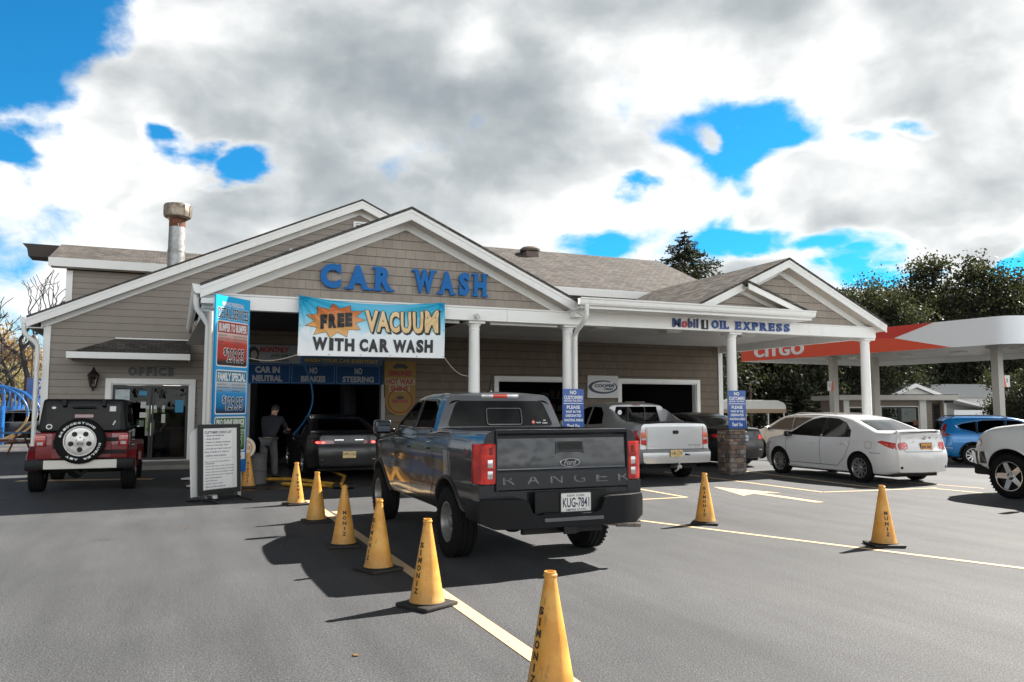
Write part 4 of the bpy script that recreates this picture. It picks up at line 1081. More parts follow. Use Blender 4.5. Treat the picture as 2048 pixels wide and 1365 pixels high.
mb = MB(); mb.bm(bm_)
for sg in (1, -1): mb.rbox(-2.5, -2.12, min(sg*.86, sg*.935), max(sg*.86, sg*.935), .50, .70, .015)
bu = mb.obj('rear_bumper', BUMP, tr.root, bevel=.018, smooth=40)
mb = MB(); mb.rbox(-2.665, -2.5, -.42, .30, .53, .585, .012); mb.box(-2.60, -2.56, -.45, .36, .575, .79); mb.obj('plate_recess', BLACK, bu)
mb = MB(); mb.box(-2.705, -2.6905, -.36, .30, .505, .54); mb.obj('step_pad', mat('step_grey', (.10, .105, .11), .5), bu)
NAVY = mat('plate_navy', (.01, .02, .06), .4)
licence(tr.root, -2.612, -.09, .672, 'KUG-7841', PLATE_W, 'NEW YORK', 'EMPIRE STATE', .335, .19, NAVY, mat('dark_plate_frame', (.02, .02, .022), .4))
# hitch, exhaust, axle, spare
mb = MB(); mb.rbox(-2.66, -2.3, -.055, .055, .38, .46, .01); mb.box(-2.665, -2.64, -.07, .07, .37, .47); mb.box(-2.5, -2.44, -.45, .45, .36, .44)
mb.obj('tow_hitch', BLACK, tr.root)
mb = MB(); mb.tube([(-1.9, -.45, .50), (-2.25, -.45, .46), (-2.45, -.52, .43), (-2.58, -.80, .42)], .032, 12); mb.tube([(-2.50, -.62, .424), (-2.585, -.86, .418)], .042, 14); mb.obj('exhaust_pipe', mat('stained_exhaust', (.33, .29, .25), .4, .85, var=.3, vscale=10), tr.root, smooth=50)
mb = MB(); mb.cyl((-1.46, -.72, .385), (-1.46, .72, .385), .045, n=12); mb.ball((-1.46, .12, .385), .17, 14, 10, (.9, 1, .95)); mb.cyl((-1.46, .1, .4), (1.0, .05, .55), .035)
for sg in (1, -1):
    mb.tube([(-2.3, sg*.52, .56), (-1.9, sg*.52, .42), (-1.46, sg*.52, .36), (-1.0, sg*.52, .42), (-.6, sg*.52, .56)], .03, 6); mb.box(-2.45, 1.9, sg*.45-.04, sg*.45+.04, .48, .60); mb.cyl((-1.55, sg*.42, .36), (-1.7, sg*.38, .75), .03)
mb.lathe([(.1, -.08), (.36, -.09), (.375, -.05), (.375, .05), (.36, .09), (.1, .08)], 28, Matrix.Translation((-2.02, .0, .52)))
mb.obj('chassis', DARK, tr.root, smooth=50)
# roof lamp, antenna, decals
mb = MB(); mb.rbox(-.775, -.70, -.25, .25, 1.745, 1.80, .018); bl = mb.obj('roof_lamp', LENS, tr.root, smooth=40)
mb = MB(); mb.rbox(-.781, -.74, -.10, .10, 1.748, 1.797, .014); mb.obj('brake_light', mat('brake_lens', (.65, .04, .02), .15, coat=1), bl, smooth=40)
mb = MB(); mb.ball((.0, -.15, 1.84), .04, 10, 6, (1.6, 1, .6)); mb.tube([(0, -.15, 1.85), (-.06, -.15, 1.98), (-.09, -.15, 2.07)], [.008, .006, .005], 6); mb.obj('antenna', BLACK, tr.root, smooth=60)
mb = MB(); text(mb, '4', 1.98, 2.055, 1.15, 1.21, surf_fn(tr.bvh, 'L', True), .02); text(mb, '4', 2.12, 2.195, 1.15, 1.21, surf_fn(tr.bvh, 'L', True), .02); mb.obj('side_badge', mat('badge_black', (.006, .006, .007), .3), tr.root)
mb = MB(); text(mb, 'x', 2.062, 2.112, 1.152, 1.20, surf_fn(tr.bvh, 'L', True), .03); mb.obj('side_badge', SIGNR, tr.root)
wf = surf_fn(cbv, 'B', True, .0045)
mb = MB(); plate(mb, wf, ell(.42, 1.452, .026, .026, 20), 0, .001); mb.obj('window_sticker', mat('sticker_red', (.5, .04, .03), .5), rw)
mb = MB(); text(mb, 'WALLKILL', .455, .53, 1.438, 1.455, wf, .03); text(mb, 'WARWICK', .545, .62, 1.432, 1.450, wf, .03); text(mb, 'NY', .565, .6, 1.462, 1.482, wf, .03); plate(mb, fn_off(wf, .001), ell(.42, 1.452, .015, .006, 12), 0, .001); mb.obj('window_sticker', PAPER, rw)
seats(tr.root, (.35, -.45), (.38, -.38), .95, 1.60)
mb = MB(); mb.box(.55, 1.05, -.75, .75, .9, 1.3); mb.obj('dashboard', SEAT, tr.root, bevel=.04)
mb = MB(); mb.lathe([(.17, -.014), (.19, 0), (.17, .014), (.155, 0)], 20, Matrix.Translation((.62, .38, 1.22)) @ Matrix.Rotation(R(-62), 4, 'Y'), 0, True); mb.obj('steering_wheel', BLACK, tr.root)
# nose (unseen from here, kept simple)
tr.part('headlamp', LENS, lambda b: [decal(b, [(sg*.55, .9), (sg*.82, .92), (sg*.82, 1.06), (sg*.55, 1.04)], 'F', tr.bvh, .004) for sg in (1, -1)])
tr.part('grille', BLACK, lambda b: decal(b, [(-.5, .75), (.5, .75), (.52, 1.05), (-.52, 1.05)], 'F', tr.bvh, .006))

# ================================================================ silver pickup under the porch
SILVER = car_paint('silver_metallic', (.50, .51, .52), .5, .3)
rg = Car('pickup_truck', 'silver crew cab pickup with black bed cover parked before the service bay', 'pickup truck', (10.34, 17.62), R(88), SILVER)
rg.add_shell(-2.60, 2.62, curve([(-2.6, 1.27), (-1.7, 1.31), (-1.45, 1.36), (-.82, 1.70), (-.5, 1.745), (.0, 1.75), (.4, 1.71), (.6, 1.65), (1.35, 1.22), (2.2, 1.08), (2.5, .95), (2.62, .8)], .07),
    curve([(-2.6, .42), (-2.2, .36), (2.3, .32), (2.62, .4)], .05), curve([(-2.6, .86), (-2.45, .93), (-2.1, .965), (1.9, .965), (2.4, .88), (2.62, .7)], .08),
    curve([(.3, .07), (.45, .02), (.7, 0), (1.0, .0), (1.15, .02), (1.25, .05), (1.7, .27), (1.8, .31)], .04), .07, .05, .02, 60, 14, bowr=.04, bowf=.25, wm=.95,
    rearp=curve([(.3, .03), (.40, -.06), (.64, -.08), (.68, -.02), (.72, .04), (1.2, .04), (1.27, .05)], .02), fade=.6)
cv = shell(-.74, 1.05, curve([(-.74, 1.66), (0, 1.70), (.4, 1.65), (.6, 1.58), (1.05, 1.33)], .05), curve([(-1, .7), (2, .7)], 0), curve([(-1, .88), (2, .86)], 0), curve([(.6, .03), (1.2, .05), (1.7, .24), (1.8, .28)], .03), .06, .03, .01, 20, 8)
FW = [(.98, 1.24), (.52, 1.58), (.3, 1.645), (.06, 1.655), (.02, 1.22)]; RW = [(-.06, 1.22), (-.02, 1.655), (-.42, 1.64), (-.66, 1.50), (-.80, 1.25)]
RG2 = [(-.66, 1.30), (.66, 1.30), (.55, 1.66), (-.55, 1.66)]
bed = MB(); bed.box(-2.42, -.84, -.74, .74, 1.18, 2.3, 0)
AXR = (1.63, -1.47)
cab_back = bvh_of(([(-.84, -2, 0), (-.84, 2, 0), (-.84, 2, 3), (-.84, -2, 3)], [(0, 1, 2, 3)]))
rg.build(AXR, .41, .96, cv, [FW, RW], ([(-.7, 1.28), (.7, 1.28), (.58, 1.62), (-.58, 1.62)], .5, 2), (RG2, -1.2, -.6), [(bed, 'DIFFERENCE')], ax_z=.385)
rg.side_glass([FW, RW], PRIV)
rw = rg.part('rear_window', TINT, lambda b: decal(b, RG2, 'B', cab_back, -.01, .02, .3))
rg.part('window_pillar', TRIM, lambda b: [b.box(-.845, -.82, s*.23-.012, s*.23+.012, 1.31, 1.65) for s in (1, -1)], rw)
rg.part('windscreen', TINT, lambda b: decal(b, [(-.7, 1.28), (.7, 1.28), (.58, 1.62), (-.58, 1.62)], 'F', rg.bvh, -.004, .012, .12))
mb = MB(); mb.rbox(-2.43, -.83, -.75, .75, 1.25, 1.30, .015); mb.rbox(-2.46, -2.36, -.76, .76, 1.21, 1.275, .01); rg_c = mb.obj('bed_cover', BLACK, rg.root, smooth=40)
def _f(b): decal(b, rr(-.70, .70, .74, 1.215, .03), 'B', rg.bvh, .012, .03, .12)
tg = rg.part('tailgate', SILVER, _f)
mb = MB(); fnr = surf_fn(rg.bvh, 'B', True, .0125); sheet(mb, fnr, -.075, .075, 1.05, 1.13, 0, .006, 0, .03); mb.obj('tailgate_handle', BLACK, tg)
mb = MB(); text(mb, 'HONDA', -.66, -.40, .765, .80, fnr, .02, .004); text(mb, 'RIDGELINE', .33, .64, .79, .815, fnr, .02, .004); text(mb, 'AWD', .5, .64, .762, .78, fnr, .02, .004); mb.obj('tailgate_lettering', mat('badge_chrome', (.3, .3, .3), .2, .9), tg)
for sg in (1, -1):
    tl = rg.part('tail_lamp', REDL, lambda b: (decal(b, [(sg*.72, .80), (sg*.85, .83), (sg*.86, 1.14), (sg*.72, 1.17)], 'B', rg.bvh, .008), decal(b, [(-2.57, .83), (-2.38, .92), (-2.32, 1.12), (-2.55, 1.16)], 'L' if sg > 0 else 'R', rg.bvh, .006)))
    rg.part('indicator_lens', AMBER, lambda b: decal(b, [(sg*.74, .98), (sg*.84, .99), (sg*.84, 1.05), (sg*.74, 1.05)], 'B', rg.bvh, .011), tl)
    rg.part('reversing_lens', LENS, lambda b: decal(b, [(sg*.74, .92), (sg*.84, .93), (sg*.84, .975), (sg*.74, .975)], 'B', rg.bvh, .011), tl)
licence(rg.root, -2.70, .06, .635, 'G40-CYB', PLATE_Y, 'NEW JERSEY', 'GARDEN STATE', .3, .15, INK)
rg.part('bumper_notch', BLACK, lambda b: decal(b, rr(-.30, -.17, .58, .66, .015), 'B', rg.bvh, .003))
rg.part('brake_light', REDD, lambda b: decal(b, rr(-.1, .1, 1.69, 1.72, .008), 'B', cab_back, .004) if False else b.rbox(-.87, -.80, -.1, .1, 1.685, 1.72, .01))
DG = []
for v in 'LR': DG += [(v, [(.03, .5), (.0, 1.22)]), (v, [(1.08, .5), (1.1, 1.0), (1.03, 1.23)]), (v, [(-.86, .72), (-1.0, .85), (-.86, 1.2)]), (v, [(1.08, .48), (-.78, .48)])]
rg.gaps(DG+[('B', [(-.73, .7), (-.73, 1.22)]), ('B', [(.73, .7), (.73, 1.22)]), ('B', [(-.73, .715), (.73, .715)])], .012)
rg.handles([(.2, 1.04), (-.66, 1.05)], SILVER); rg.mirrors(1.02, .93, 1.22, SILVER, .22, .17)
rg.wheels(AXR, .375, .225, .245, .82, (5, .10)); rg.under(-2.3, 2.2, .7, .28, .5)
mb = MB(); mb.rbox(-2.72, -2.4, -.06, .06, .30, .37, .01); mb.ball((-2.70, 0, .40), .03, 8, 6); mb.tube([(-2.7, .02, .38), (-2.74, .06, .28), (-2.68, .1, .24)], .02, 6); mb.obj('tow_hitch', mat('worn_hitch', (.4, .39, .37), .4, .8), rg.root, smooth=40)
mb = MB(); plate(mb, fn_off(lambda u, v, n=0: Vector((-.852-n, -u, v)), .0), ell(-.46, 1.52, .06, .06, 8), 0, .002); mb.obj('window_sticker', PAPER, rw)
seats(rg.root, (.3, -.45), (.4, -.4), .9, 1.55)
# ================================================================ sedans and crossovers
def sedan(name, label, loc, head, paint, L=4.54, W=.88, H=1.465, tail=1.10, glassm=CLEAR, wheelst=(10, .028), rimm=SILV, handlem=None, spoiler=False, Rt=.315):
    c = Car(name, label, 'sedan', loc, head, paint); k = L/4.54; h = H/1.465; x0, x1 = -L/2, L/2
    c.add_shell(x0, x1, curve([(x0, tail-.04), (-2.1*k, tail), (-1.62*k, tail+.01), (-1.5*k, tail+.06), (-.86*k, 1.385*h), (-.5*k, 1.445*h), (-.1*k, 1.465*h), (.3*k, 1.43*h), (.52*k, 1.36*h), (1.18*k, 1.0*h), (1.3*k, .965*h), (1.9*k, .87*h), (2.15*k, .76), (x1, .62)], .08),
        curve([(x0, .27), (x0+.3, .2), (x1-.3, .19), (x1, .26)], .05), curve([(x0, .66), (x0+.06, .74), (x0+.2, .80), (x0+.5, W-.02), (-1.27*k, W), (1.4*k, W), (1.8*k, W-.04), (x1-.15, .7), (x1, .58)], .09),
        curve([(.2, .06), (.3, .03), (.5, 0), (.72, .0), (.80, .012), (.92, .03), (1.0, .07), (1.1, .12), (1.4*h, .275*1.0), (1.5*h, .31)], .04), .08, .04, .022, 64, 14, bowr=.16, bowf=.22, wm=W,
        rearp=curve([(.2, .07), (.28, .0), (.5, -.035), (.66, -.03), (.74, .0), (.82, .03), (1.0, .05), (1.06, .02), (1.12, .0)], .02), fade=.55)
    cv = shell(-1.35*k, .95*k, curve([(-1.35*k, tail), (-.86*k, 1.33*h), (-.1*k, 1.415*h), (.3*k, 1.375*h), (.5*k, 1.3*h), (.95*k, 1.06*h)], .05), curve([(-3, .5), (3, .5)], 0), curve([(-3, W-.09), (3, W-.09)], 0), curve([(.5, 0), (.95, .02), (1.4*h, .24), (1.5, .27)], .03), .05, .03, .01, 24, 8)
    FW = [(1.02*k, .985*h), (.60*k, 1.235*h), (.36*k, 1.345*h), (.1*k, 1.39*h), (-.04*k, 1.395*h), (-.06*k, .965*h)]
    RW = [(-.14*k, .965*h), (-.12*k, 1.395*h), (-.45*k, 1.375*h), (-.74*k, 1.29*h), (-.95*k, 1.12*h), (-.99*k, .98*h)]
    RG = [(-.60, tail+.035), (.60, tail+.035), (.56, tail+.15), (.50, 1.365*h), (-.50, 1.365*h), (-.56, tail+.15)]; WG = [(-.66, 1.03*h), (.66, 1.03*h), (.53, 1.36*h), (-.53, 1.36*h)]
    ax = (1.33*k, -1.27*k)
    c.build(ax, Rt+.045, W, cv, [FW, RW], (WG, .3, 1.6), (RG, -2.2, -.7), ax_z=Rt+.01)
    c.side_glass([FW, RW], glassm)
    c.part('rear_window', glassm, lambda b: decal(b, RG, 'B', c.bvh, -.003, .01, .05)); c.part('windscreen', glassm, lambda b: decal(b, WG, 'F', c.bvh, -.003, .01, .05))
    def _f(b):
        for v in 'LR':
            for p in (FW, RW): ctube(b, p+[p[0]], v, c.bvh, .009, -.001)
            decal(b, [(-.14*k, .965*h), (-.06*k, .965*h), (-.04*k, 1.395*h), (-.12*k, 1.395*h)], v, c.bvh, .002, .01)
            ctube(b, [(-.80*k, 1.24*h), (-.80*k, .98*h)], v, c.bvh, .014, -.004)
    c.part('window_trim', TRIM, _f)
    DG = []
    for v in 'LR': DG += [(v, [(-.10*k, .33), (-.08*k, .96*h)]), (v, [(1.06*k, .34), (1.07*k, .8), (1.0*k, .97*h)]), (v, [(-.62*k, .33), (-.86*k, .52), (-1.0*k, .80), (-1.0*k, .97*h)]), (v, [(1.06*k, .33), (-.62*k, .33)]), (v, [(-1.58*k, .66), (x0+.42, .66)])]
    c.gaps(DG+[('B', [(-.58, tail-.02), (-.60, .86), (-.52, .70), (.52, .70), (.60, .86), (.58, tail-.02)])])
    c.handles([(.12*k, .82*h), (-.83*k, .83*h)], handlem or paint); c.mirrors(.88*k, W-.02, 1.0*h, TRIM, .17, .13)
    c.wheels(ax, Rt, Rt*.69, .205, W-.11, wheelst, rimm); c.under(x0+.3, x1-.3, W-.25, .16, .35)
    seats(c.root, (.1*k, -.72*k), (.36, -.36), .62, 1.2*h)
    mb = MB(); mb.box(.45*k, .95*k, -W+.12, W-.12, .6, .97*h); mb.obj('dashboard', SEAT, c.root, bevel=.04)
    mb = MB(); mb.lathe([(.16, -.013), (.18, 0), (.16, .013), (.147, 0)], 20, Matrix.Translation((.40*k, .36, .93)) @ Matrix.Rotation(R(-62), 4, 'Y'), 0, True); mb.obj('steering_wheel', BLACK, c.root)
    if spoiler:
        mb = MB(); 
        mb.grid(lambda u, v: Vector((x0+.035+.17*v+.16*(2*u-1)**2*1.0, (2*u-1)*.70, tail+.045+.02*math.sin(v*3.1)-.05*abs(2*u-1)**6)), 24, 5)
        mb.grid(lambda u, v: Vector((x0+.035+.17*v+.16*(2*u-1)**2*1.0, (2*u-1)*.70, tail+.022-.05*abs(2*u-1)**6)), 24, 5)
        for sg in (1, -1): mb.rbox(x0+.16, x0+.28, sg*.58-.03, sg*.58+.03, tail-.04, tail+.045, .012)
        mb.obj('spoiler', paint, c.root, smooth=50)
    return c, x0, k
WHITEP = car_paint('white_car_paint', (.80, .805, .81), 0, .3)
co, x0, k = sedan('sedan', 'white compact sedan with rear spoiler turning in towards the porch', (14.79, 14.65), R(88.4), WHITEP, spoiler=True, wheelst=(10, .03))
for sg in (1, -1):
    v = 'L' if sg > 0 else 'R'
    tl = co.part('tail_lamp', REDL, lambda b: (decal(b, [(sg*.46, .765), (sg*.62, .74), (sg*.70, .75), (sg*.72, .88), (sg*.50, .905), (sg*.44, .86)], 'B', co.bvh, .008), decal(b, [(-2.10, .76), (-1.99, .80), (-1.76, .90), (-1.86, .93), (-2.13, .885)], v, co.bvh, .007)))
    co.part('indicator_lens', AMBER, lambda b: decal(b, [(-2.09, .79), (-1.98, .82), (-1.96, .86), (-2.09, .86)], v, co.bvh, .009), tl)
    co.part('reversing_lens', LENS, lambda b: decal(b, ell(sg*.53, .82, .055, .05, 16), 'B', co.bvh, .011, .02, .05), tl)
    co.part('body_skirt', WHITEP, lambda b: decal(b, [(-.93, .19), (1.0, .19), (1.0, .27), (-.93, .25)], v, co.bvh, .02, .03))
    co.part('reflector', INK, lambda b: decal(b, ell(sg*.62, .37, .03, .03, 14), 'B', co.bvh, .004))
fb = surf_fn(co.bvh, 'B', True, .006)
mb = MB(); sheet(mb, fb, -.3, .3, .895, .925, 0, .016, 0, .012); mb.obj('boot_garnish', WHITEP, co.root, smooth=40)
pf = cast(co.bvh, 'B', 0, .80)[0]
licence(co.root, pf.x-.012, -.03, .80, '', PLATE_O, '', '', .3, .15, NAVY, BLACK)
mb = MB(); 
for e in (ell(0, .99, .055, .038, 24), ell(0, 1.0, .03, .022, 20), ell(0, .985, .016, .034, 20)): mb.tube([fb(*p, .004) for p in e], .005, 5, closed=True)
mb.obj('emblem', CHROME, co.root, smooth=60)
mb = MB(); plate(mb, fb, ell(.17, .99, .03, .022, 8), 0, .002); plate(mb, fb, ell(.40, .99, .012, .014, 6), 0, .002); text(mb, 'COROLLA', -.44, -.27, .985, 1.0, fb, .02); text(mb, 'S', .37, .385, .95, .975, fb, .02); mb.obj('boot_badge', mat('grey_badge', (.15, .15, .15), .4), co.root)
co.part('fuel_flap', WHITEP, lambda b: decal(b, rr(-1.62, -1.46, .76, .89, .025), 'L', co.bvh, .004))
co.gaps([('L', rr(-1.625, -1.455, .755, .895, .025)+[rr(-1.625, -1.455, .755, .895, .025)[0]])], .006)
co.part('headlamp', LENS, lambda b: [decal(b, [(1.75, .62), (2.1, .62), (2.0, .74), (1.62, .80)], v, co.bvh, .005) for v in 'LR'])

BLACKP = car_paint('black_car_paint', (.006, .006, .008), .0, .3, .25)
ge, x0, k = sedan('sedan', 'black sedan parked under the porch behind the stone pier', (14.40, 20.35), R(90), BLACKP, L=4.99, W=.935, H=1.48, tail=1.07, glassm=TINT, wheelst=(5, .07), Rt=.335)
for sg in (1, -1):
    v = 'L' if sg > 0 else 'R'
    ge.part('tail_lamp', REDL, lambda b: (decal(b, [(sg*.50, .77), (sg*.74, .75), (sg*.76, .87), (sg*.56, .90)], 'B', ge.bvh, .008), decal(b, [(x0+.1, .76), (x0+.42, .86), (x0+.3, .92), (x0+.1, .88)], v, ge.bvh, .006)))
fb = surf_fn(ge.bvh, 'B', True, .006)
mb = MB()
for sg in (1, -1): plate(mb, fb, [(sg*.015, .965), (sg*.10, .985), (sg*.085, .965), (sg*.02, .945)], 0, .005)
plate(mb, fb, ell(0, .963, .025, .02, 14), 0, .007); mb.obj('emblem', CHROME, ge.root)
pf = cast(ge.bvh, 'B', 0, .78)[0]; licence(ge.root, pf.x-.012, .02, .80, '', mat('plate_blue', (.42, .52, .66), .4), '', '', .3, .15, NAVY, BLACK)
mb = MB(); sheet(mb, fb, -.6, .6, .47, .50, 0, .012); mb.obj('bumper_strip', CHROME, ge.root)

tc, x0, k = sedan('sedan', 'black sedan with lit brake lamps entering the dark wash tunnel', (3.78, 21.25), R(90), BLACKP, L=4.85, W=.93, H=1.45, tail=1.06, glassm=PRIV, wheelst=(5, .07), Rt=.33)
LIT = mat('lit_brake_lamp', (.6, .02, .02), .2, emit=(1, .06, .05), estr=2.2)
for sg in (1, -1):
    v = 'L' if sg > 0 else 'R'
    tl = tc.part('tail_lamp', REDD, lambda b: (decal(b, [(sg*.34, .80), (sg*.74, .78), (sg*.76, .88), (sg*.36, .87)], 'B', tc.bvh, .008), decal(b, [(x0+.1, .79), (x0+.36, .84), (x0+.32, .89), (x0+.1, .89)], v, tc.bvh, .006)))
    tc.part('lit_bulb', LIT, lambda b: [decal(b, ell(sg*q, .825, .045, .025, 14), 'B', tc.bvh, .011) for q in (.70, .59)], tl)
    tc.part('mirror_shine', CHROME, lambda b: decal(b, [(x0+2.7, .83), (x0+2.95, .83), (x0+2.95, .85), (x0+2.7, .85)], v, tc.bvh, .004))
fb = surf_fn(tc.bvh, 'B', True, .006)
mb = MB(); sheet(mb, fb, -.33, .34, .872, .892, 0, .012); sheet(mb, fb, -.64, .64, .42, .435, 0, .012); mb.obj('chrome_strip', CHROME, tc.root)
pf = cast(tc.bvh, 'B', 0, .52)[0]; licence(tc.root, pf.x-.012, .0, .545, 'N92-LGJ', PLATE_Y, 'NEW JERSEY', 'GARDEN STATE', .305, .155, INK)

def crossover(name, label, loc, head, paint, L=4.6, W=.92, H=1.66, glassm=TINT, wheelst=(5, .06), Rt=.355, rail=SILV, rear_rake=.22):
    c = Car(name, label, 'crossover', loc, head, paint); x0, x1 = -L/2, L/2; h = H/1.66
    c.add_shell(x0, x1, curve([(x0, 1.50*h), (x0+.15, 1.60*h), (x0+.8, 1.655*h), (x0+1.7, 1.66*h), (.1, 1.63*h), (.45, 1.55*h), (1.15, 1.14*h), (1.35, 1.09*h), (2.0, 1.0*h), (x1-.08, .86*h), (x1, .72)], .08),
        curve([(x0, .38), (x0+.35, .28), (x1-.35, .26), (x1, .34)], .05), curve([(x0, .70), (x0+.08, .80), (x0+.35, W-.02), (-1, W), (1.4, W), (x1-.3, W-.1), (x1, .62)], .08),
        curve([(.25, .07), (.4, .02), (.65, 0), (.9, .0), (1.02, .02), (1.1, .05), (1.2, .09), (1.6*h, .26), (1.7*h, .30)], .04), .09, .05, .025, 60, 14, bowr=.14, bowf=.22, wm=W,
        rearp=curve([(.3, .08), (.42, -.02), (.68, -.03), (.74, .02), (1.0, .04), (1.1, .05), (1.55*h, rear_rake), (1.7, rear_rake+.03)], .03), fade=.6)
    cv = shell(x0+.42, 1.0, curve([(x0+.42, 1.55*h), (x0+1.7, 1.61*h), (.1, 1.575*h), (.42, 1.5*h), (1.0, 1.18*h)], .05), curve([(-3, .6), (3, .6)], 0), curve([(-3, W-.09), (3, W-.09)], 0), curve([(.5, 0), (1.02, .02), (1.6*h, .23), (1.7, .26)], .03), .05, .03, .01, 22, 8)
    FW = [(.95, 1.11*h), (.50, 1.40*h), (.26, 1.515*h), (-.12, 1.545*h), (-.15, 1.09*h)]; RW = [(-.23, 1.09*h), (-.21, 1.545*h), (-.85, 1.53*h), (-1.02, 1.49*h), (-1.05, 1.12*h)]; QW = [(-1.12, 1.13*h), (-1.10, 1.485*h), (-1.5, 1.42*h), (-1.66, 1.36*h), (-1.58, 1.25*h)]
    RG = [(-.60, 1.12*h), (.60, 1.12*h), (.52, 1.5*h), (-.52, 1.5*h)]; WG = [(-.68, 1.17*h), (.68, 1.17*h), (.56, 1.53*h), (-.56, 1.53*h)]
    ax = (1.42, -1.24)
    c.build(ax, Rt+.05, W, cv, [FW, RW, QW], (WG, .2, 1.7), (RG, x0-.3, x0+.6), ax_z=Rt+.01)
    c.side_glass([FW], glassm); c.side_glass([RW, QW], PRIV if glassm is not CLEAR else TINT); c.part('rear_window', PRIV, lambda b: decal(b, RG, 'B', c.bvh, -.003, .01, .08)); c.part('windscreen', glassm, lambda b: decal(b, WG, 'F', c.bvh, -.003, .01, .08))
    def _f(b):
        for v in 'LR': ctube(b, [(1.02, 1.10*h), (.50, 1.425*h), (.24, 1.535*h), (-.2, 1.57*h), (-1.02, 1.545*h), (-1.5, 1.45*h), (-1.73, 1.36*h), (-1.62, 1.22*h), (-1.05, 1.08*h), (.9, 1.075*h)], v, c.bvh, .012, -.002)
    c.part('window_trim', rail, _f)
    def _f(b):
        for v in 'LR':
            for a, bb in ((-.23, -.15), (-1.12, -1.05)): decal(b, [(a, 1.1*h), (bb, 1.1*h), (bb+.01, 1.535*h if a > -1 else 1.485*h), (a+.01, 1.535*h if a > -1 else 1.485*h)], v, c.bvh, .002, .01)
    c.part('pillar_cover', TRIM, _f)
    for sg in (1, -1): c.part('roof_rail', rail, lambda b: b.tube([(x0+.45, sg*.60, 1.60*h), (x0+.6, sg*.60, 1.685*h), (-.3, sg*.60, 1.70*h), (-.05, sg*.59, 1.64*h)], .018, 8))
    def _f(b):
        for v in 'LR':
            for a in ax: ctube(b, arc(a, Rt+.01, Rt+.075, 0, 180, 24), v, c.bvh, .034, -.012)
            decal(b, [(-.80, .28), (.95, .28), (.95, .42), (-.80, .42)], v, c.bvh, .012, .02)
        decal(b, [(-.7, .40), (.7, .40), (.74, .58), (-.74, .58)], 'B', c.bvh, .006)
    c.part('lower_cladding', BLACK, _f)
    DG = []
    for v in 'LR': DG += [(v, [(-.19, .42), (-.18, 1.08*h)]), (v, [(1.04, .42), (1.05, .9), (.98, 1.09*h)]), (v, [(-.76, .45), (-.92, .8), (-1.07, 1.05*h)])]
    c.gaps(DG+[('B', [(-.66, 1.1*h), (-.68, .66), (.68, .66), (.66, 1.1*h)])])
    c.handles([(.02, .93*h), (-.85, .95*h)], paint); c.mirrors(.85, W-.03, 1.13*h, paint, .19, .15)
    c.wheels(ax, Rt, Rt*.67, .225, W-.11, wheelst); c.under(x0+.3, x1-.3, W-.25, .24, .45)
    seats(c.root, (.05, -.85), (.38, -.38), .75, 1.4*h)
    mb = MB(); mb.box(.45, .95, -W+.12, W-.12, .7, 1.1*h); mb.obj('dashboard', SEAT, c.root, bevel=.04)
    return c, x0
BLUEP = car_paint('bright_blue_paint', (.0, .16, .44), .3, .3)
cr, x0 = crossover('crossover', 'bright blue crossover standing beyond the white pickup nose', (27.03, 19.49, -.36), R(-37.4), BLUEP, H=1.68, rail=CHROME, wheelst=(10, .035))
for sg in (1, -1):
    v = 'L' if sg > 0 else 'R'
    cr.part('tail_lamp', REDD, lambda b: (decal(b, [(sg*.52, .96), (sg*.75, .96), (sg*.72, 1.08), (sg*.66, 1.42), (sg*.60, 1.42), (sg*.62, 1.08), (sg*.52, 1.05)], 'B', cr.bvh, .012), decal(b, [(x0+.08, .96), (x0+.36, 1.02), (x0+.34, 1.08), (x0+.22, 1.1), (x0+.34, 1.42), (x0+.26, 1.42), (x0+.1, 1.1)], v, cr.bvh, .010)))
    cr.part('bumper_reflector', CHROME, lambda b: decal(b, [(x0+.12, .60), (x0+.42, .58), (x0+.42, .605), (x0+.12, .625)], v, cr.bvh, .006))
cr.part('headlamp', LENS, lambda b: [decal(b, [(1.85, .78), (2.2, .74), (2.15, .86), (1.75, .92)], v, cr.bvh, .005) for v in 'LR'])
PEARL = car_paint('pearl_beige_paint', (.60, .59, .565), .1, .32)
vz, x0 = crossover('crossover', 'pearl beige crossover seen over the roof of the white sedan', (20.5, 22.09, -.2), R(95), PEARL, L=4.75, H=1.62, glassm=CLEAR)
for sg in (1, -1):
    v = 'L' if sg > 0 else 'R'
    vz.part('tail_lamp', REDL, lambda b: (decal(b, [(sg*.55, 1.0), (sg*.74, 1.0), (sg*.70, 1.15), (sg*.56, 1.12)], 'B', vz.bvh, .01), decal(b, [(x0+.12, 1.0), (x0+.40, 1.06), (x0+.36, 1.14), (x0+.14, 1.12)], v, vz.bvh, .008)))
mb = MB(); mb.rbox(x0+.16, x0+.26, -.16, .16, 1.555, 1.585, .01); mb.obj('brake_light', REDL, vz.root)

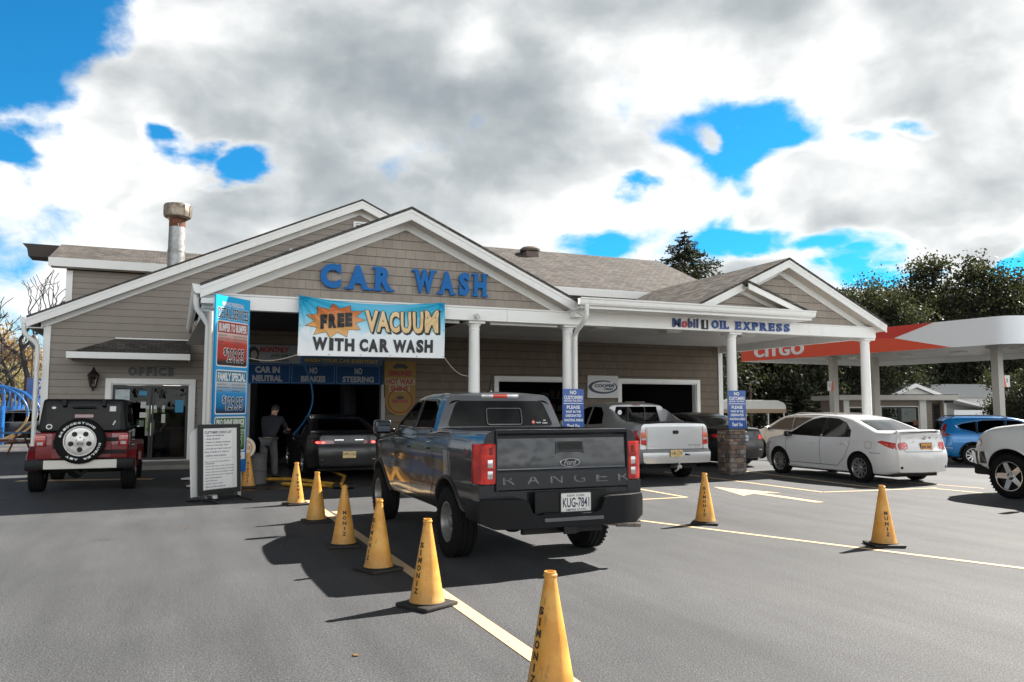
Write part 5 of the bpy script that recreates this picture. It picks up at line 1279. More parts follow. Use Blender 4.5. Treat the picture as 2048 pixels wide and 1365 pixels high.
# white full-size pickup, nose into the frame
rm = Car('pickup_truck', 'white full size pickup nosing into view at the right with chrome bumper', 'pickup truck', (14.88, 8.06), R(90), WHITEP)
rm.add_shell(-2.85, 2.85, curve([(-2.85, 1.42), (-.9, 1.44), (.7, 1.42), (1.05, 1.40), (1.5, 1.37), (2.3, 1.27), (2.62, 1.18), (2.78, 1.02), (2.85, .80)], .08), curve([(-2.85, .6), (-2, .52), (2.3, .48), (2.85, .56)], .05),
    curve([(-2.85, .98), (-1.8, 1.0), (1.4, .99), (1.8, 1.01), (2.3, .99), (2.6, .92), (2.85, .80)], .1), curve([(.45, .07), (.6, .03), (.8, .0), (1.0, .0), (1.15, .03), (1.3, .08), (1.42, .14)], .05), .12, .04, .03, 60, 14, bowf=.24, wm=1.0)
rm.add_shell(-1.1, 1.35, curve([(-1.1, 1.88), (-.3, 1.92), (.3, 1.90), (.5, 1.84), (1.35, 1.38)], .08), curve([(-2, 1.2), (2, 1.2)], 0), curve([(-2, .92), (1, .92), (1.35, .86)], .05), curve([(1.2, 0), (1.42, .03), (1.85, .19), (1.95, .22)], .03), .08, .01, .03, 40, 14, bowf=.22, wm=.92, rearp=curve([(1.3, 0), (1.9, .08)], .02))
cv = shell(-1.0, 1.0, curve([(-1, 1.8), (0, 1.85), (.4, 1.80), (1.0, 1.48)], .05), curve([(-2, .9), (2, .9)], 0), curve([(-2, .83), (2, .83)], 0), curve([(1, 0), (1.42, .02), (1.85, .16), (1.95, .19)], .03), .05, .03, .01, 20, 8)
bed = MB(); bed.box(-2.75, -1.2, -.78, .78, .9, 2.3, 0)
FW = [(.95, 1.47), (.45, 1.79), (.2, 1.83), (.0, 1.83), (-.02, 1.46)]; RW = [(-.1, 1.46), (-.08, 1.83), (-.7, 1.81), (-.9, 1.47)]
AXM = (1.90, -1.75)
rm.build(AXM, .475, 1.0, cv, [FW, RW], ([(-.74, 1.46), (.74, 1.46), (.64, 1.8), (-.64, 1.8)], .4, 1.9), None, [(bed, 'DIFFERENCE')], ax_z=.42)
rm.side_glass([FW, RW], TINT); rm.part('windscreen', TINT, lambda b: decal(b, [(-.74, 1.46), (.74, 1.46), (.64, 1.8), (-.64, 1.8)], 'F', rm.bvh, -.004, .012, .12))
RIMC = mat('chrome_wheel', (.62, .62, .62), .14, 1)
rm.wheels(AXM, .40, .262, .275, .87, (5, .10), RIMC, R(-2))
rm.arch_lips(AXM, .485, WHITEP, .42, 4, 176, .014)
# bumper in chrome with dark air dam, lamps, grille
def _f(b):
    decal(b, [(-.86, .58), (.86, .58), (.88, .82), (-.88, .82)], 'F', rm.bvh, .06, .05)
    for v in 'LR': decal(b, [(2.35, .60), (2.72, .60), (2.72, .82), (2.38, .82)], v, rm.bvh, .02, .06)
rm.part('front_bumper', mat('bumper_chrome', (.72, .72, .72), .1, 1), _f)
rm.part('air_dam', BLACK, lambda b: (b.rbox(2.2, 2.7, -.85, .85, .38, .57, .04),))
for sg in (1, -1):
    v = 'L' if sg > 0 else 'R'
    hl = rm.part('headlamp', LENS, lambda b: (decal(b, [(sg*.62, .90), (sg*.92, .92), (sg*.90, 1.16), (sg*.64, 1.12)], 'F', rm.bvh, .01), decal(b, [(2.70, .93), (2.42, .97), (2.52, 1.08), (2.60, 1.18), (2.70, 1.14)], v, rm.bvh, .01)))
    rm.part('indicator_lens', AMBER, lambda b: decal(b, [(2.50, .99), (2.44, 1.0), (2.55, 1.12), (2.60, 1.13)], v, rm.bvh, .014), hl)
rm.part('grille', BLACK, lambda b: decal(b, [(-.58, .86), (.58, .86), (.6, 1.14), (-.6, 1.14)], 'F', rm.bvh, .008)); rm.part('grille_bar', CHROME, lambda b: (decal(b, [(-.58, .97), (.58, .97), (.58, 1.03), (-.58, 1.03)], 'F', rm.bvh, .02), decal(b, [(-.03, .86), (.03, .86), (.03, 1.14), (-.03, 1.14)], 'F', rm.bvh, .022)))
rm.gaps([(v, p) for v in 'LR' for p in ([(1.2, .6), (1.18, 1.38)], [(-.06, .58), (-.05, 1.4)], [(-1.1, .6), (-1.1, 1.4)], [(1.15, 1.36), (2.0, 1.27), (2.6, 1.13)])], .008)
rm.handles([(.12, 1.2), (-.85, 1.2)], WHITEP); rm.mirrors(.95, .96, 1.5, BLACK, .26, .24); rm.under(-2.6, 2.3, .7, .42, .62); seats(rm.root, (.3, -.5), (.42, -.42), 1.0, 1.7)

# ================================================================ red off-roader with spare wheel
REDP = car_paint('deep_red_paint', (.20, .006, .010), .15, .35)
HT = mat('black_hardtop', (.009, .010, .012), .55, spec=.3, bump=.1, bscale=200)
jp = Car('off_roader', 'red off road vehicle with black hardtop and rear spare wheel', 'off-roader', (-1.62, 19.55), R(90), REDP)
J = jp.root
mb = MB(); mb.rbox(-2.02, .9, -.79, .79, .62, 1.16, .03, 3); mb.rbox(.85, 2.1, -.62, .62, .66, 1.14, .05, 3); mb.obj('body', REDP, J, smooth=35)
mb = MB()
vs = [(-2.0, .775, 1.165), (-1.90, .70, 1.80), (.45, .70, 1.80), (.95, .765, 1.165)]
top = [(x, s*y, z) for s in (1, -1) for x, y, z in vs]
mb.add(top, [(0, 1, 2, 3), (7, 6, 5, 4), (0, 4, 5, 1), (1, 5, 6, 2), (2, 6, 7, 3), (3, 7, 4, 0)]); ht = mb.obj('hardtop', HT, J, bevel=.05, smooth=45)
jb = bvh_of((top, [(0, 1, 2, 3), (7, 6, 5, 4), (0, 4, 5, 1), (1, 5, 6, 2), (2, 6, 7, 3), (3, 7, 4, 0)]))
mb = MB(); decal(mb, rr(-.64, .64, 1.20, 1.70, .04), 'B', jb, .012, .02, .3); rw = mb.obj('rear_window', PRIV, ht)
mb = MB(); decal(mb, [(.78, 1.24), (.42, 1.70), (-.12, 1.70), (-.12, 1.24)], 'L', jb, .008); decal(mb, [(.78, 1.24), (.42, 1.70), (-.12, 1.70), (-.12, 1.24)], 'R', jb, .008); decal(mb, [(-.24, 1.24), (-.24, 1.70), (-1.75, 1.70), (-1.82, 1.24)], 'R', jb, .008); decal(mb, [(-.24, 1.24), (-.24, 1.70), (-1.75, 1.70), (-1.82, 1.24)], 'L', jb, .008); mb.obj('side_window', PRIV, ht)
mb = MB()
for y in (.34, -.34): mb.rbox(-2.03, -1.94, y-.035, y+.035, 1.66, 1.80, .01)
mb.tube([(-2.025, .2, 1.64), (-2.03, -.2, 1.645)], .012, 6); mb.obj('window_hinge', BLACK, rw)
fj = lambda u, v, n=0: Vector((-2.0+.158*(v-1.165)-.0155-n, -u, v))
mb = MB(); sheet(mb, fj, .44, .55, 1.56, 1.66, 0, .002); plate(mb, fj, ell(-.58, 1.27, .055, .05, 20), 0, .002); plate(mb, fj, [(.5, 1.30), (.52, 1.29), (.56, 1.37), (.54, 1.38)], 0, .002); plate(mb, fj, ell(-.52, 1.63, .04, .025, 7), 0, .002); mb.obj('window_sticker', PAPER, rw)
mb = MB(); plate(mb, fn_off(fj, .0025), ell(-.58, 1.27, .036, .032, 16), 0, .001); mb.obj('window_sticker', INK, rw)
mb = MB(); decal(mb, rr(-.16, .16, 1.44, 1.50, .01), 'B', jb, .014); mb.obj('brake_light', REDD, rw)
# rear details
mb = MB(); mb.rbox(-2.035, -2.0, -.50, .52, .66, 1.15, .012); gt = mb.obj('rear_gate', REDP, J)
for z in (.78, 1.02): mb = MB(); mb.rbox(-2.075, -2.0, -.76, -.30, z-.035, z+.035, .012); mb.obj('gate_hinge', BLACK, gt)
mb = MB(); mb.rbox(-2.06, -2.03, .42, .5, .85, 1.02, .01); mb.obj('gate_handle', BLACK, gt)
for sg in (1, -1):
    mb = MB(); mb.rbox(-2.085, -1.95, min(sg*.62, sg*.80), max(sg*.62, sg*.80), .90, 1.12, .02); tl = mb.obj('tail_lamp', REDL, J, smooth=40)
    mb = MB(); mb.box(-2.09, -2.0, min(sg*.66, sg*.76), max(sg*.66, sg*.76), .925, .985); mb.obj('reversing_lens', LENS, tl)
    for ax, nm in ((-1.42, 'r'), (1.53, 'f')):
        pr = [(ax+.62*math.cos(R(a)), .42+.50*math.sin(R(a))) for a in (2, 25, 50, 70, 110, 130, 155, 178)]
        pi = [(ax+.54*math.cos(R(a)), .42+.43*math.sin(R(a))) for a in (178, 155, 130, 110, 70, 50, 25, 2)]
        mb = MB(); mb.prism(pr+pi, 'y', sg*.72, sg*.945); mb.obj('fender_flare', REDP, J, bevel=.02)
    mb = MB(); mb.rbox(.8, .88, sg*.9-.09, sg*.9+.09, 1.18, 1.36, .02); mb.box(.8, .86, min(sg*.76, sg*.85), max(sg*.76, sg*.85), 1.2, 1.24); mi = mb.obj('mirror', BLACK, J, smooth=40)
    mb = MB(); mb.box(.795, .799, sg*.9-.07, sg*.9+.07, 1.2, 1.34); mb.obj('mirror_glass', mat('mirror_face', (.16, .19, .22), .03, 1), mi)
mb = MB(); mb.rbox(-2.24, -2.03, -.93, .93, .46, .66, .03); mb.rbox(-2.1, -1.85, .80, .93, .47, .64, .03); mb.rbox(-2.1, -1.85, -.93, -.80, .47, .64, .03); bu = mb.obj('rear_bumper', BLACK, J, smooth=40)
mb = MB(); mb.rbox(-2.255, -2.235, -.62, .62, .475, .645, .01); mb.obj('bumper_plate', mat('brushed_steel_plate', (.6, .57, .52), .45, .5), bu)
mb = MB(); mb.tube([(-2.05, .2, .5), (-2.1, .0, .36), (-2.05, -.2, .5)], .03, 8); mb.box(-1.9, 1.9, -.45, -.37, .45, .6); mb.box(-1.9, 1.9, .37, .45, .45, .6); mb.cyl((-1.42, -.7, .4), (-1.42, .7, .4), .05); mb.ball((-1.42, .15, .4), .16, 10, 8); mb.rbox(-2.0, -1.65, -.55, .55, .40, .58, .05); mb.obj('chassis', DARK, J)
WRIM = mat('pale_alloy', (.58, .57, .55), .3, .65)
for ax in (1.53, -1.42):
    for sg in (1, -1): wheel(.415, .24, .265, (5, .09), J, (ax, sg*.80, .415), sg, WRIM)
sp = wheel(.43, .278, .26, 'holes', J, (-2.22, .02, 1.00), 1, WRIM); sp.rotation_euler = (0, 0, R(90)); sp.name = 'spare_wheel'
def ring_text(mb, s, r0, h, a0, a1, x):
    n = len(s)
    for i, ch in enumerate(s):
        if ch == ' ': continue
        a = R(a0+(a1-a0)*(i+.5)/n); ca, sa = math.cos(a), math.sin(a)
        fn = lambda u, v, nn=0: Vector((r0*0, 0, 0))
        w = abs(R(a1-a0))*r0/n*.42
        def fn(u, v, nn=0, ca=ca, sa=sa):
            # local: radial out = (ca,sa) in (right, up); right on the rear face is -y
            px = -((r0+v)*ca+u*sa); pz = (r0+v)*sa-u*ca
            return Vector((px, x+nn, pz))
        text(mb, ch, -w, w, 0, h, fn, .04)
mb = MB(); ring_text(mb, 'BRIDGESTONE', .326, .038, 168, 42, .1355); ring_text(mb, 'DUELER A-T', .326, .038, -5, -130, .1355)
mb.obj('tyre_lettering', PAPER, sp)
mb = MB(); mb.cyl((-2.05, .02, 1.0), (-2.25, .02, 1.0), .12); mb.obj('spare_carrier', BLACK, gt)
# ================================================================ cones
CONE_Y = mat('yellow_cone_plastic', (.74, .36, .055), .42)
def _dirt():
    t = NT(CONE_Y.node_tree); b = CONE_Y.node_tree.nodes['Principled BSDF']; pos = t('ShaderNodeTexCoord').outputs['Object']; g = t('ShaderNodeObjectInfo').outputs['Random']
    p = t.vm('ADD', pos, t('ShaderNodeCombineXYZ', t.m('MULTIPLY', g, 9.0), 0.0, 0.0).outputs[0]); sp = t('ShaderNodeSeparateXYZ', pos)
    fade = t.noise(p, 5, 5, .6); sc = t.noise(t.vm('MULTIPLY', p, (30, 30, 7)), 1, 4, .7); foot = t.smooth(sp.outputs[2], .22, .05)
    c = t.mix(t.smooth(fade, .35, .7), (.66, .29, .035), (.80, .43, .10))
    c = t.mix(t.m('MULTIPLY', t.smooth(sc, .56, .70), .75), c, (.30, .17, .06)); c = t.mix(t.m('MULTIPLY', foot, t.m('MULTIPLY', fade, .8)), c, (.28, .17, .07))
    t.put(b.inputs['Base Color'], c); t.put(b.inputs['Roughness'], t.m('ADD', .3, t.m('MULTIPLY', fade, .3)))
_dirt()
def cone_mesh(dent=None, squash=0):
    mb = MB(); n = 40; prof = [(.148, .04), (.146, .055), (.138, .066), (.034, .672), (.033, .68), (.040, .684), (.040, .694), (.034, .698), (.0335, .71), (.026, .71), (.026, .66), (.001, .62)]
    pr = []
    for (r, z), (r2, z2) in zip(prof[:-1], prof[1:]):
        k = 10 if z2-z > .3 else 1
        for q in range(k): pr.append((r+(r2-r)*q/k, z+(z2-z)*q/k))
    pr.append(prof[-1]); mb.lathe(pr, n)
    if dent:
        out = []
        for x, y, z in mb.v:
            dx, dy, dz, rad, amt = dent; d = math.sqrt((x-dx)**2+(y-dy)**2+(z-dz)**2)
            k = max(0, 1-d/rad)**1.5*amt; L = math.hypot(dx, dy) or 1
            out.append((x-dx/L*k, y-dy/L*k, z-k*.25))
        mb.v = out
    return mb
def cone_parts(root, mb, word='SIMONIZ', z0=.10, z1=.53):
    mb.obj('cone_body', CONE_Y, root, smooth=40)
    b = MB(); b.rbox(-.185, .185, -.185, .185, .002, .036, .012, 2); b.lathe([(.150, .036), (.16, .04), (.155, .046), (.147, .042)], 32)
    for k in range(36):
        a = 2*math.pi*k/36; b.box(.152, .160, -.004, .004, .036, .0385, 0, Matrix.Rotation(a, 4, 'Z'))
    b.obj('base', mat('cone_base_rubber', (.022, .02, .019), .7, var=.3, vscale=10), root, smooth=30)
    if word:
        b = MB(); n = len(word); h = (z1-z0)/n
        for i, ch in enumerate(word):
            zc = z1-h*(i+1); w = .021 if ch != 'I' else .007
            def fn(u, v, nn=0):
                r = .138-(v-.066)*(.104/.606)+.0012+nn; a = u/max(r, .03); return Vector((r*math.sin(a), -r*math.cos(a), v))
            text(b, ch, -w, w, zc+h*.16, zc+h*.88, fn, .05, cut=.012)
        b.obj('lettering', mat('worn_black_stencil', (.035, .028, .02), .6), root)
GC = 'yellow cones set out on the asphalt'
def cone(x, y, rz, label, dent=None, word='SIMONIZ', z0=.11, z1=.53):
    t = thing('traffic_cone', label, 'traffic cone', (x, y, 0), R(rz), GC); cone_parts(t, cone_mesh(dent), word, z0, z1); return t
first = cone(1.97, 6.51, -62, 'yellow cone with sunlit right flank standing closest to the pickup rear wheel')
def again(x, y, rz, label):
    c = copy_tree(first); c.location = (x, y, 0); c.rotation_euler = (0, 0, R(rz)); c['label'] = label; return c
again(1.985, 4.17, -78, 'largest yellow cone, cut off by the bottom edge of the photo')
cone(1.94, 8.10, -70, 'yellow cone with crumpled tip beside the pickup front wheel', (.04, -.03, .64, .16, .035))
cone(1.89, 9.64, -8, 'dull yellow cone showing only MONIZ, inside the pickup shadow', None, 'MONIZ', .13, .43)
cone(1.92, 11.83, 95, 'yellow cone with dented foot and bent tip, second farthest of the row', (.0, -.13, .13, .10, .02))
again(1.93, 14.02, 12, 'farthest yellow cone of the row, black letters facing the camera')
again(6.95, 9.51, -40, 'yellow cone on the thin lane line near the silver pickup and pier')
cone(7.80, 7.19, -25, 'yellow cone with worn letters in front of the white sedan', None, 'MUNIZ', .12, .42)
again(1.42, 17.35, -8, 'yellow cone half hidden behind the customer check list stand')

# ================================================================ tall price sign
SKYB = mat('print_sky_blue', (.01, .33, .68), .3, coat=.5); MID = mat('print_mid_blue', (.01, .16, .50), .35)
def poster(): pass
sd_ = Vector((.643, .70, 0)).normalized()
sg = thing('price_sign', 'tall blue menu board listing detail service prices beside the porch', 'price sign', (.62, 15.22, 0))
pf0 = plane_fn((0, 0, 0), sd_, (0, 0, 1)); pf_ = lambda u, v, n=0: pf0(u*.772, v*.966, n); SW = 1.23
mb = MB(); sheet(mb, pf_, 0, SW, .46, 3.80, -.03, 0); brd = mb.obj('board', grad_mat('print_blue_grade', [(0, (.005, .12, .42)), (.55, (.01, .32, .70)), (1, (.01, .45, .85))], 2, .46, 3.8, .3), sg)
mb = MB(); mb.cyl((-.08, -.02, 0), (-.08, -.02, 3.35), .04, n=14); mb.obj('post', mat('post_grey', (.55, .54, .5), .5), sg, smooth=50)
mb = MB(); mb.cyl(pf_(SW-.1, 0, -.08), pf_(SW-.1, 3.3, -.08), .04, n=14); mb.obj('post', mat('post_grey', (.4, .4, .4), .5), sg, smooth=50)
L = lambda k: fn_off(pf_, k)
def outline_text(s, u0, u1, v0, v1, parent, k, bold=.012, ob=.05, fg=INK, bg=PAPER, skew=0, shear=0):
    fn = L(k)
    if skew: 
        f0 = fn; fn = lambda u, v, n=0: f0(u, v+skew*(u-u0), n)
    b = MB(); text(b, s, u0-.012, u1+.012, v0-.012, v1+.012, fn, ob, shear=shear); b.obj('lettering_outline', bg, parent)
    b = MB(); text(b, s, u0, u1, v0, v1, lambda u, v, n=0: fn(u, v, n+.0015), bold, shear=shear); return b.obj('lettering', fg, parent)
mb = MB(); text(mb, 'WARWICK PROFESSIONAL', .22, 1.0, 3.60, 3.69, L(.002), .03); mb.obj('lettering', PAPER, brd)
outline_text('DETAIL SERVICES', .08, 1.17, 3.37, 3.57, brd, .002, .012, .055)
panels = [(2.46, 3.33, 'BUMPER TO BUMPER', '$209.95', (.42, .02, .02), [(0, (.03, .02, .025)), (.12, (.45, .03, .02)), (.5, (.6, .06, .04)), (.72, (.75, .55, .5)), (1, (.75, .75, .75))]),
          (1.56, 2.40, 'FAMILY SPECIAL', '$129.95', (.0, .16, .28), [(0, (.01, .03, .07)), (.15, (.0, .16, .42)), (.5, (.02, .28, .6)), (.7, (.45, .5, .55)), (1, (.75, .76, .77))]),
          (.86, 1.52, 'PRO SHINE SERVICE', '$99.95', (.05, .17, .04), [(0, (.01, .02, .01)), (.15, (.06, .2, .05)), (.5, (.17, .35, .12)), (.72, (.42, .48, .4)), (1, (.6, .64, .6))])]
rnd = random.Random(4)
for i, (a, b_, hd, pr, hc, st) in enumerate(panels):
    H_ = b_-a
    mb = MB(); sheet(mb, pf_, .06, 1.17, a, b_, .002, .004, 0, .05); pn = mb.obj('offer_panel', PAPER, brd)
    mb = MB(); sheet(mb, pf_, .085, 1.145, a+.025, b_-.025, .0045, .006, 0, .04); mb.obj('offer_picture', grad_mat('offer_print_'+'abc'[i], st, 2, a, b_-.2*H_, .3), pn)
    hh = .26*H_ if i < 2 else .36*H_
    mb = MB(); sheet(mb, pf_, .085, 1.145, b_-.025-hh+.02, b_-.025, .0065, .008); mb.obj('offer_heading', mat('heading_print_'+'abc'[i], hc, .35), pn)
    mb = MB(); text(mb, hd, .12, 1.11, b_-.21 if i < 2 else b_-.16, b_-.05, L(.009), .045)
    if i == 2: text(mb, 'A MULTI STEP PROCESS', .12, 1.11, b_-.20, b_-.175, L(.009), .02); text(mb, 'THAT RESTORES SHINE', .4, .85, b_-.24, b_-.215, L(.009), .02)
    mb.obj('lettering', PAPER, pn)
    mb = MB(); lines = [('Hand Car Wash', 'Vacuum & Clean Interior'), ('Clay Bar Treatment', 'Shampoo Carpets & Seats'), ('Hand Wax', 'Clean Windows'), ('Leather Care', 'Dress Tires')]
    for q in range(3 if i else 4):
        z = b_-hh-.07-q*.062
        for u, s_ in ((.12, lines[q][0]), (.62, lines[q][1])): text(mb, s_, u, u+.022*len(s_), z, z+.032, L(.009), .01)
    mb.obj('lettering', mat('grey_ink', (.12, .12, .12), .5), pn)
    z0 = a+.08
    outline_text('$', .30, .40, z0+.13, z0+.27, pn, .010, .015, .055); outline_text(pr[1:], .42, 1.02, z0, z0+.25 if i else z0+.27, pn, .010, .015, .055)
mb = MB(); sheet(mb, pf_, .7, 1.17, .70, .84, .002, .004, 0, .02); p_ = mb.obj('offer_panel', PAPER, brd)
mb = MB(); text(mb, 'ASK', .75, .95, .78, .82, L(.005), .03); text(mb, 'INSIDE', .75, 1.05, .72, .76, L(.005), .03); mb.obj('lettering', mat('orange_ink', (.6, .16, .03), .5), p_)
# round sign on a grey drum behind
dr = thing('drum', 'grey drum standing in shade right of the tall price board', 'drum', (1.62, 18.0, 0))
mb = MB(); mb.lathe([(.20, .0), (.235, .02), (.235, .28), (.245, .29), (.245, .31), (.235, .32), (.235, .58), (.245, .59), (.245, .61), (.235, .62), (.21, .66), (.001, .66)], 24); mb.obj('drum_body', mat('drum_grey', (.08, .08, .079), .6, var=.2), dr, smooth=40)
rs = thing('round_sign', 'round cream and red sign leaning on the grey drum', 'sign', (1.36, 17.62, .80)); rf = plane_fn((0, 0, 0), (1, 0, 0), (0, .08, 1))
mb = MB(); plate(mb, rf, ell(0, 0, .22, .22), -.01, 0); b0 = mb.obj('sign_disc', mat('cream_print', (.68, .6, .45), .5), rs)
mb = MB(); mb.tube([rf(*q, .001) for q in ell(0, 0, .15, .15)], .008, 5, closed=True); text(mb, 'SERVICE', -.12, .12, -.04, .03, fn_off(rf, .002), .03); text(mb, 'CAR', -.06, .06, .05, .11, fn_off(rf, .002), .03); mb.obj('sign_lettering', mat('rust_red_ink', (.42, .05, .02), .5), b0)

# ================================================================ check list stand
U_ = Vector((.71, .57, 0)).normalized(); cs = thing('sign_stand', 'black framed customer check list board on sprung feet', 'sign stand', (.42, 14.79, 0))
tilt = .05
cf = plane_fn((0, 0, .13), U_, Vector((-.03, .03, 1))); CW_, CH_ = .92, 1.21
FRM = mat('black_sign_frame', (.015, .015, .016), .4)
mb = MB(); w = .085
for a in ((0, w, 0, CH_), (CW_-w, CW_, 0, CH_), (w, CW_-w, 0, w), (w, CW_-w, CH_-w*.8, CH_)): sheet(mb, cf, *a, -.03, .012)
fr_ = mb.obj('frame', FRM, cs, bevel=.004)
mb = MB(); sheet(mb, cf, w, CW_-w, w, CH_-w*.8, -.02, .004); bd = mb.obj('panel', mat('grey_white_sheet', (.76, .77, .77), .35, coat=.3), cs)
mb = MB(); sheet(mb, cf, w, CW_-.20, w+.01, CH_-w*.8-.01, .0045, .006); mb.obj('poster_sheet', mat('white_sheet', (.86, .86, .86), .4), bd)
mb = MB(); z = 1.06; c_ = fn_off(cf, .0065)
text(mb, 'CUSTOMER CHECK LIST', .12, .72, z-.01, z+.035, c_, .03, shear=.2)
for s_ in ('- close all windows', '- close sunroof', '- lower or remove antenna', '- remove magnetic signs', '- all pick-up beds must be', 'free of debris & objects', '- follow instructions'):
    z -= .058; text(mb, s_, .12, .12+.0225*len(s_), z, z+.034, c_, .02, shear=.25)
z -= .035; sheet(mb, c_, .15, .78, z, z+.003, 0, .0005); z -= .02
for s_ in ('Sorry, we cannot be responsible for...', '', '- all antennas', '- vehicle with over or under pressure tires', '- vehicle with previous damage of loose trim', '- mirrors that do not fold against vehicle', '- vehicle with front end out of alignment', '- any non-stock equipment', '- convertible tops', '- vehicle 5 years or older', '- failure to follow directions', '- carwash will not remove snow or ice'):
    z -= .050 if s_ else -.022
    if s_: text(mb, s_, .12, .12+min(.65, .0152*len(s_)), z, z+.03, c_, .015, shear=.25)
mb.obj('lettering', mat('slate_ink', (.05, .07, .10), .5), bd)
for q in (.10, CW_-.10):
    mb = MB(); p = cf(q, 0, -.01); n_ = U_.cross(Vector((0, 0, 1)))
    mb.box(p.x-.03, p.x+.03, p.y-.03, p.y+.03, .045, .16)
    for sgn in (1, -1): mb.tube([p+Vector((0, 0, -.07)), p+n_*sgn*.40+Vector((0, 0, -.115))], [.03, .022], 6)
    mb.obj('foot', FRM, cs, bevel=.004)
mb = MB(); mb.cyl(cf(.1, -.08, -.01), cf(CW_-.1, -.08, -.01), .018); mb.obj('crossbar', FRM, cs, smooth=50)
mb = MB(); sheet(mb, cf, .30, .38, -.075, -.02, -.02, .02); mb.obj('clip', PAPER, cs)
mb = MB(); plate(mb, cf, [(-.10, -.02), (-.12, .75), (-.13, 1.02), (-.10, 1.10), (-.04, 1.13), (.3, 1.24), (.6, 1.10), (.6, 0)], -.09, -.06); mb.obj('rear_panel', mat('pale_back_panel', (.62, .63, .64), .5), cs, bevel=.008)

# ================================================================ banner
ba = thing('banner', 'free vacuum with car wash vinyl banner tied across the porch beam', 'banner', (2.16, 15.92, 2.64))
BW, BH = 2.99, 1.19
def bf(u, v, n=0):
    s, t = u/BW, v/BH
    sag = .13*math.sin(math.pi*min(1, max(0, s*1.0)))**.9*t**1.5*(1-.25*s)
    z = v-sag*.95+.02*s*(1-t)
    f = .028*math.sin((s*9+(1-t)*5))*math.exp(-((s)**2+(1-t)**2)*9)+.022*math.sin((1-s)*11+(1-t)*4)*math.exp(-((1-s)**2+(1-t)**2)*12)
    f += .012*math.sin(s*13+t*2)+.008*math.sin(s*5-t*7)+.05*math.sin(math.pi*s)*(1-t)
    # taut creases running in from the tied corners
    a = math.atan2(1-t, s*2.5+1e-3); f += .03*math.sin(a*16)*math.exp(-((s*2.5)**2+(1-t)**2)*1.6)
    a = math.atan2(1-t, (1-s)*2.5+1e-3); f += .024*math.sin(a*14)*math.exp(-(((1-s)*2.5)**2+(1-t)**2)*2.2)
    return Vector((u+.01*math.sin(t*3)*(1-s), -f-n, z))
mb = MB(); mb.grid(lambda a, b: bf(a*BW, b*BH), 150, 64); mb.grid(lambda a, b: bf(a*BW, b*BH, -.004), 150, 64)
bs = mb.obj('banner_sheet', grad_mat('banner_sky_print', [(0, (.84, .85, .86)), (.30, (.78, .84, .87)), (.52, (.36, .70, .86)), (.75, (.06, .48, .72)), (1, (.01, .36, .60))], 2, 0, 1.19, .3), ba, smooth=60)
def bubble(cx, cy, r, m='banner_cloud'):
    b = MB(); pts = ell(cx, cy, r, r, 20); 
    b.add([bf(cx, cy, .0055)]+[bf(p[0], p[1], .0055) for p in pts], [(0, i+1, (i+1) % 20+1) for i in range(20)])
    return b
mb = MB(); rnd = random.Random(2)
for k in range(26):
    cx = .2+2.6*k/25; r = rnd.uniform(.09, .17); cy = .40+rnd.uniform(-.04, .05)
    o = len(mb.v); pts = ell(cx, cy, r, r, 20); off = .004+k*.00012
    mb.add([bf(cx, cy, off)]+[bf(p[0], p[1], off) for p in pts], [(0, i+1, (i+1) % 20+1) for i in range(20)])
mb.obj('cloud_print', mat('banner_cloud_white', (.76, .83, .87), .3), bs, smooth=60)
star = []; angs = [78, 56, 36, 18, 2, -17, -37, -58, -84, -110, -132, -152, -170, 170, 152, 132, 115, 96]
pts_px = [(618, 150), (700, 216), (815, 170), (825, 243), (962, 240), (890, 315), (998, 358), (880, 400), (937, 482), (795, 482), (780, 570), (672, 515), (585, 585), (542, 508), (400, 543), (440, 455), (303, 433), (408, 372), (315, 305), (443, 292), (432, 200), (578, 222)]
def bpx(px, py):           # photograph's banner outline -> banner metres
    s = (px-228)/(1985-228); top = 68+(160-68)*s+30*math.sin(math.pi*s); bot = 797+(838-797)*s
    return (s*BW, (1-(py-top)/(bot-top))*BH)
star = [bpx(*p) for p in pts_px]
def flat(pts, k, mi=0, cut=.05):
    b = MB(); bm = bmesh.new(); bm.faces.new([bm.verts.new((p[0], p[1], 0)) for p in pts])
    for ax in (0, 1):
        x = min(p[ax] for p in pts)+cut
        while x < max(p[ax] for p in pts):
            co = [0, 0, 0]; no = [0, 0, 0]; co[ax] = x; no[ax] = 1
            bmesh.ops.bisect_plane(bm, geom=list(bm.verts)+list(bm.edges)+list(bm.faces), plane_co=co, plane_no=no); x += cut
    bmesh.ops.triangulate(bm, faces=bm.faces); bm.verts.index_update(); b.add([bf(v.co.x, v.co.y, k) for v in bm.verts], [[v.index for v in f.verts] for f in bm.faces]); bm.free(); return b
cx = sum(p[0] for p in star)/len(star); cy = sum(p[1] for p in star)/len(star)
so2 = [(cx+(p[0]-cx)*1.03, cy+(p[1]-cy)*1.035) for p in star]
flat(so2, .010).obj('burst_outline', INK, bs)
flat(star, .019).obj('burst_print', grad_mat('burst_orange', [(0, (.72, .42, .12)), (.45, (.66, .30, .08)), (1, (.55, .13, .04))], 2, .35, 1.0, .3), bs)
OR = INK
def btext(word, boxes, k, m, bold, name='lettering', grow=0, dx=0, dy=0, shear=0):
    b = MB()
    for ch, (x0, x1, y0, y1, sl) in zip(word, boxes):
        a0, b0 = bpx(x0, y1); a1, b1 = bpx(x1, y0)
        text(b, ch, a0-grow+dx, a1+grow+dx, b0-grow+dy, b1+grow+dy, lambda u, v, n=0: bf(u, v+sl*(u-a0), n+k), bold, cut=.035)
    b.obj(name, m, bs)
btext('FREE', [(470, 548, 300, 475, .10), (566, 662, 290, 465, .10), (668, 750, 275, 455, .10), (758, 842, 268, 445, .10)], .028, INK, .085)
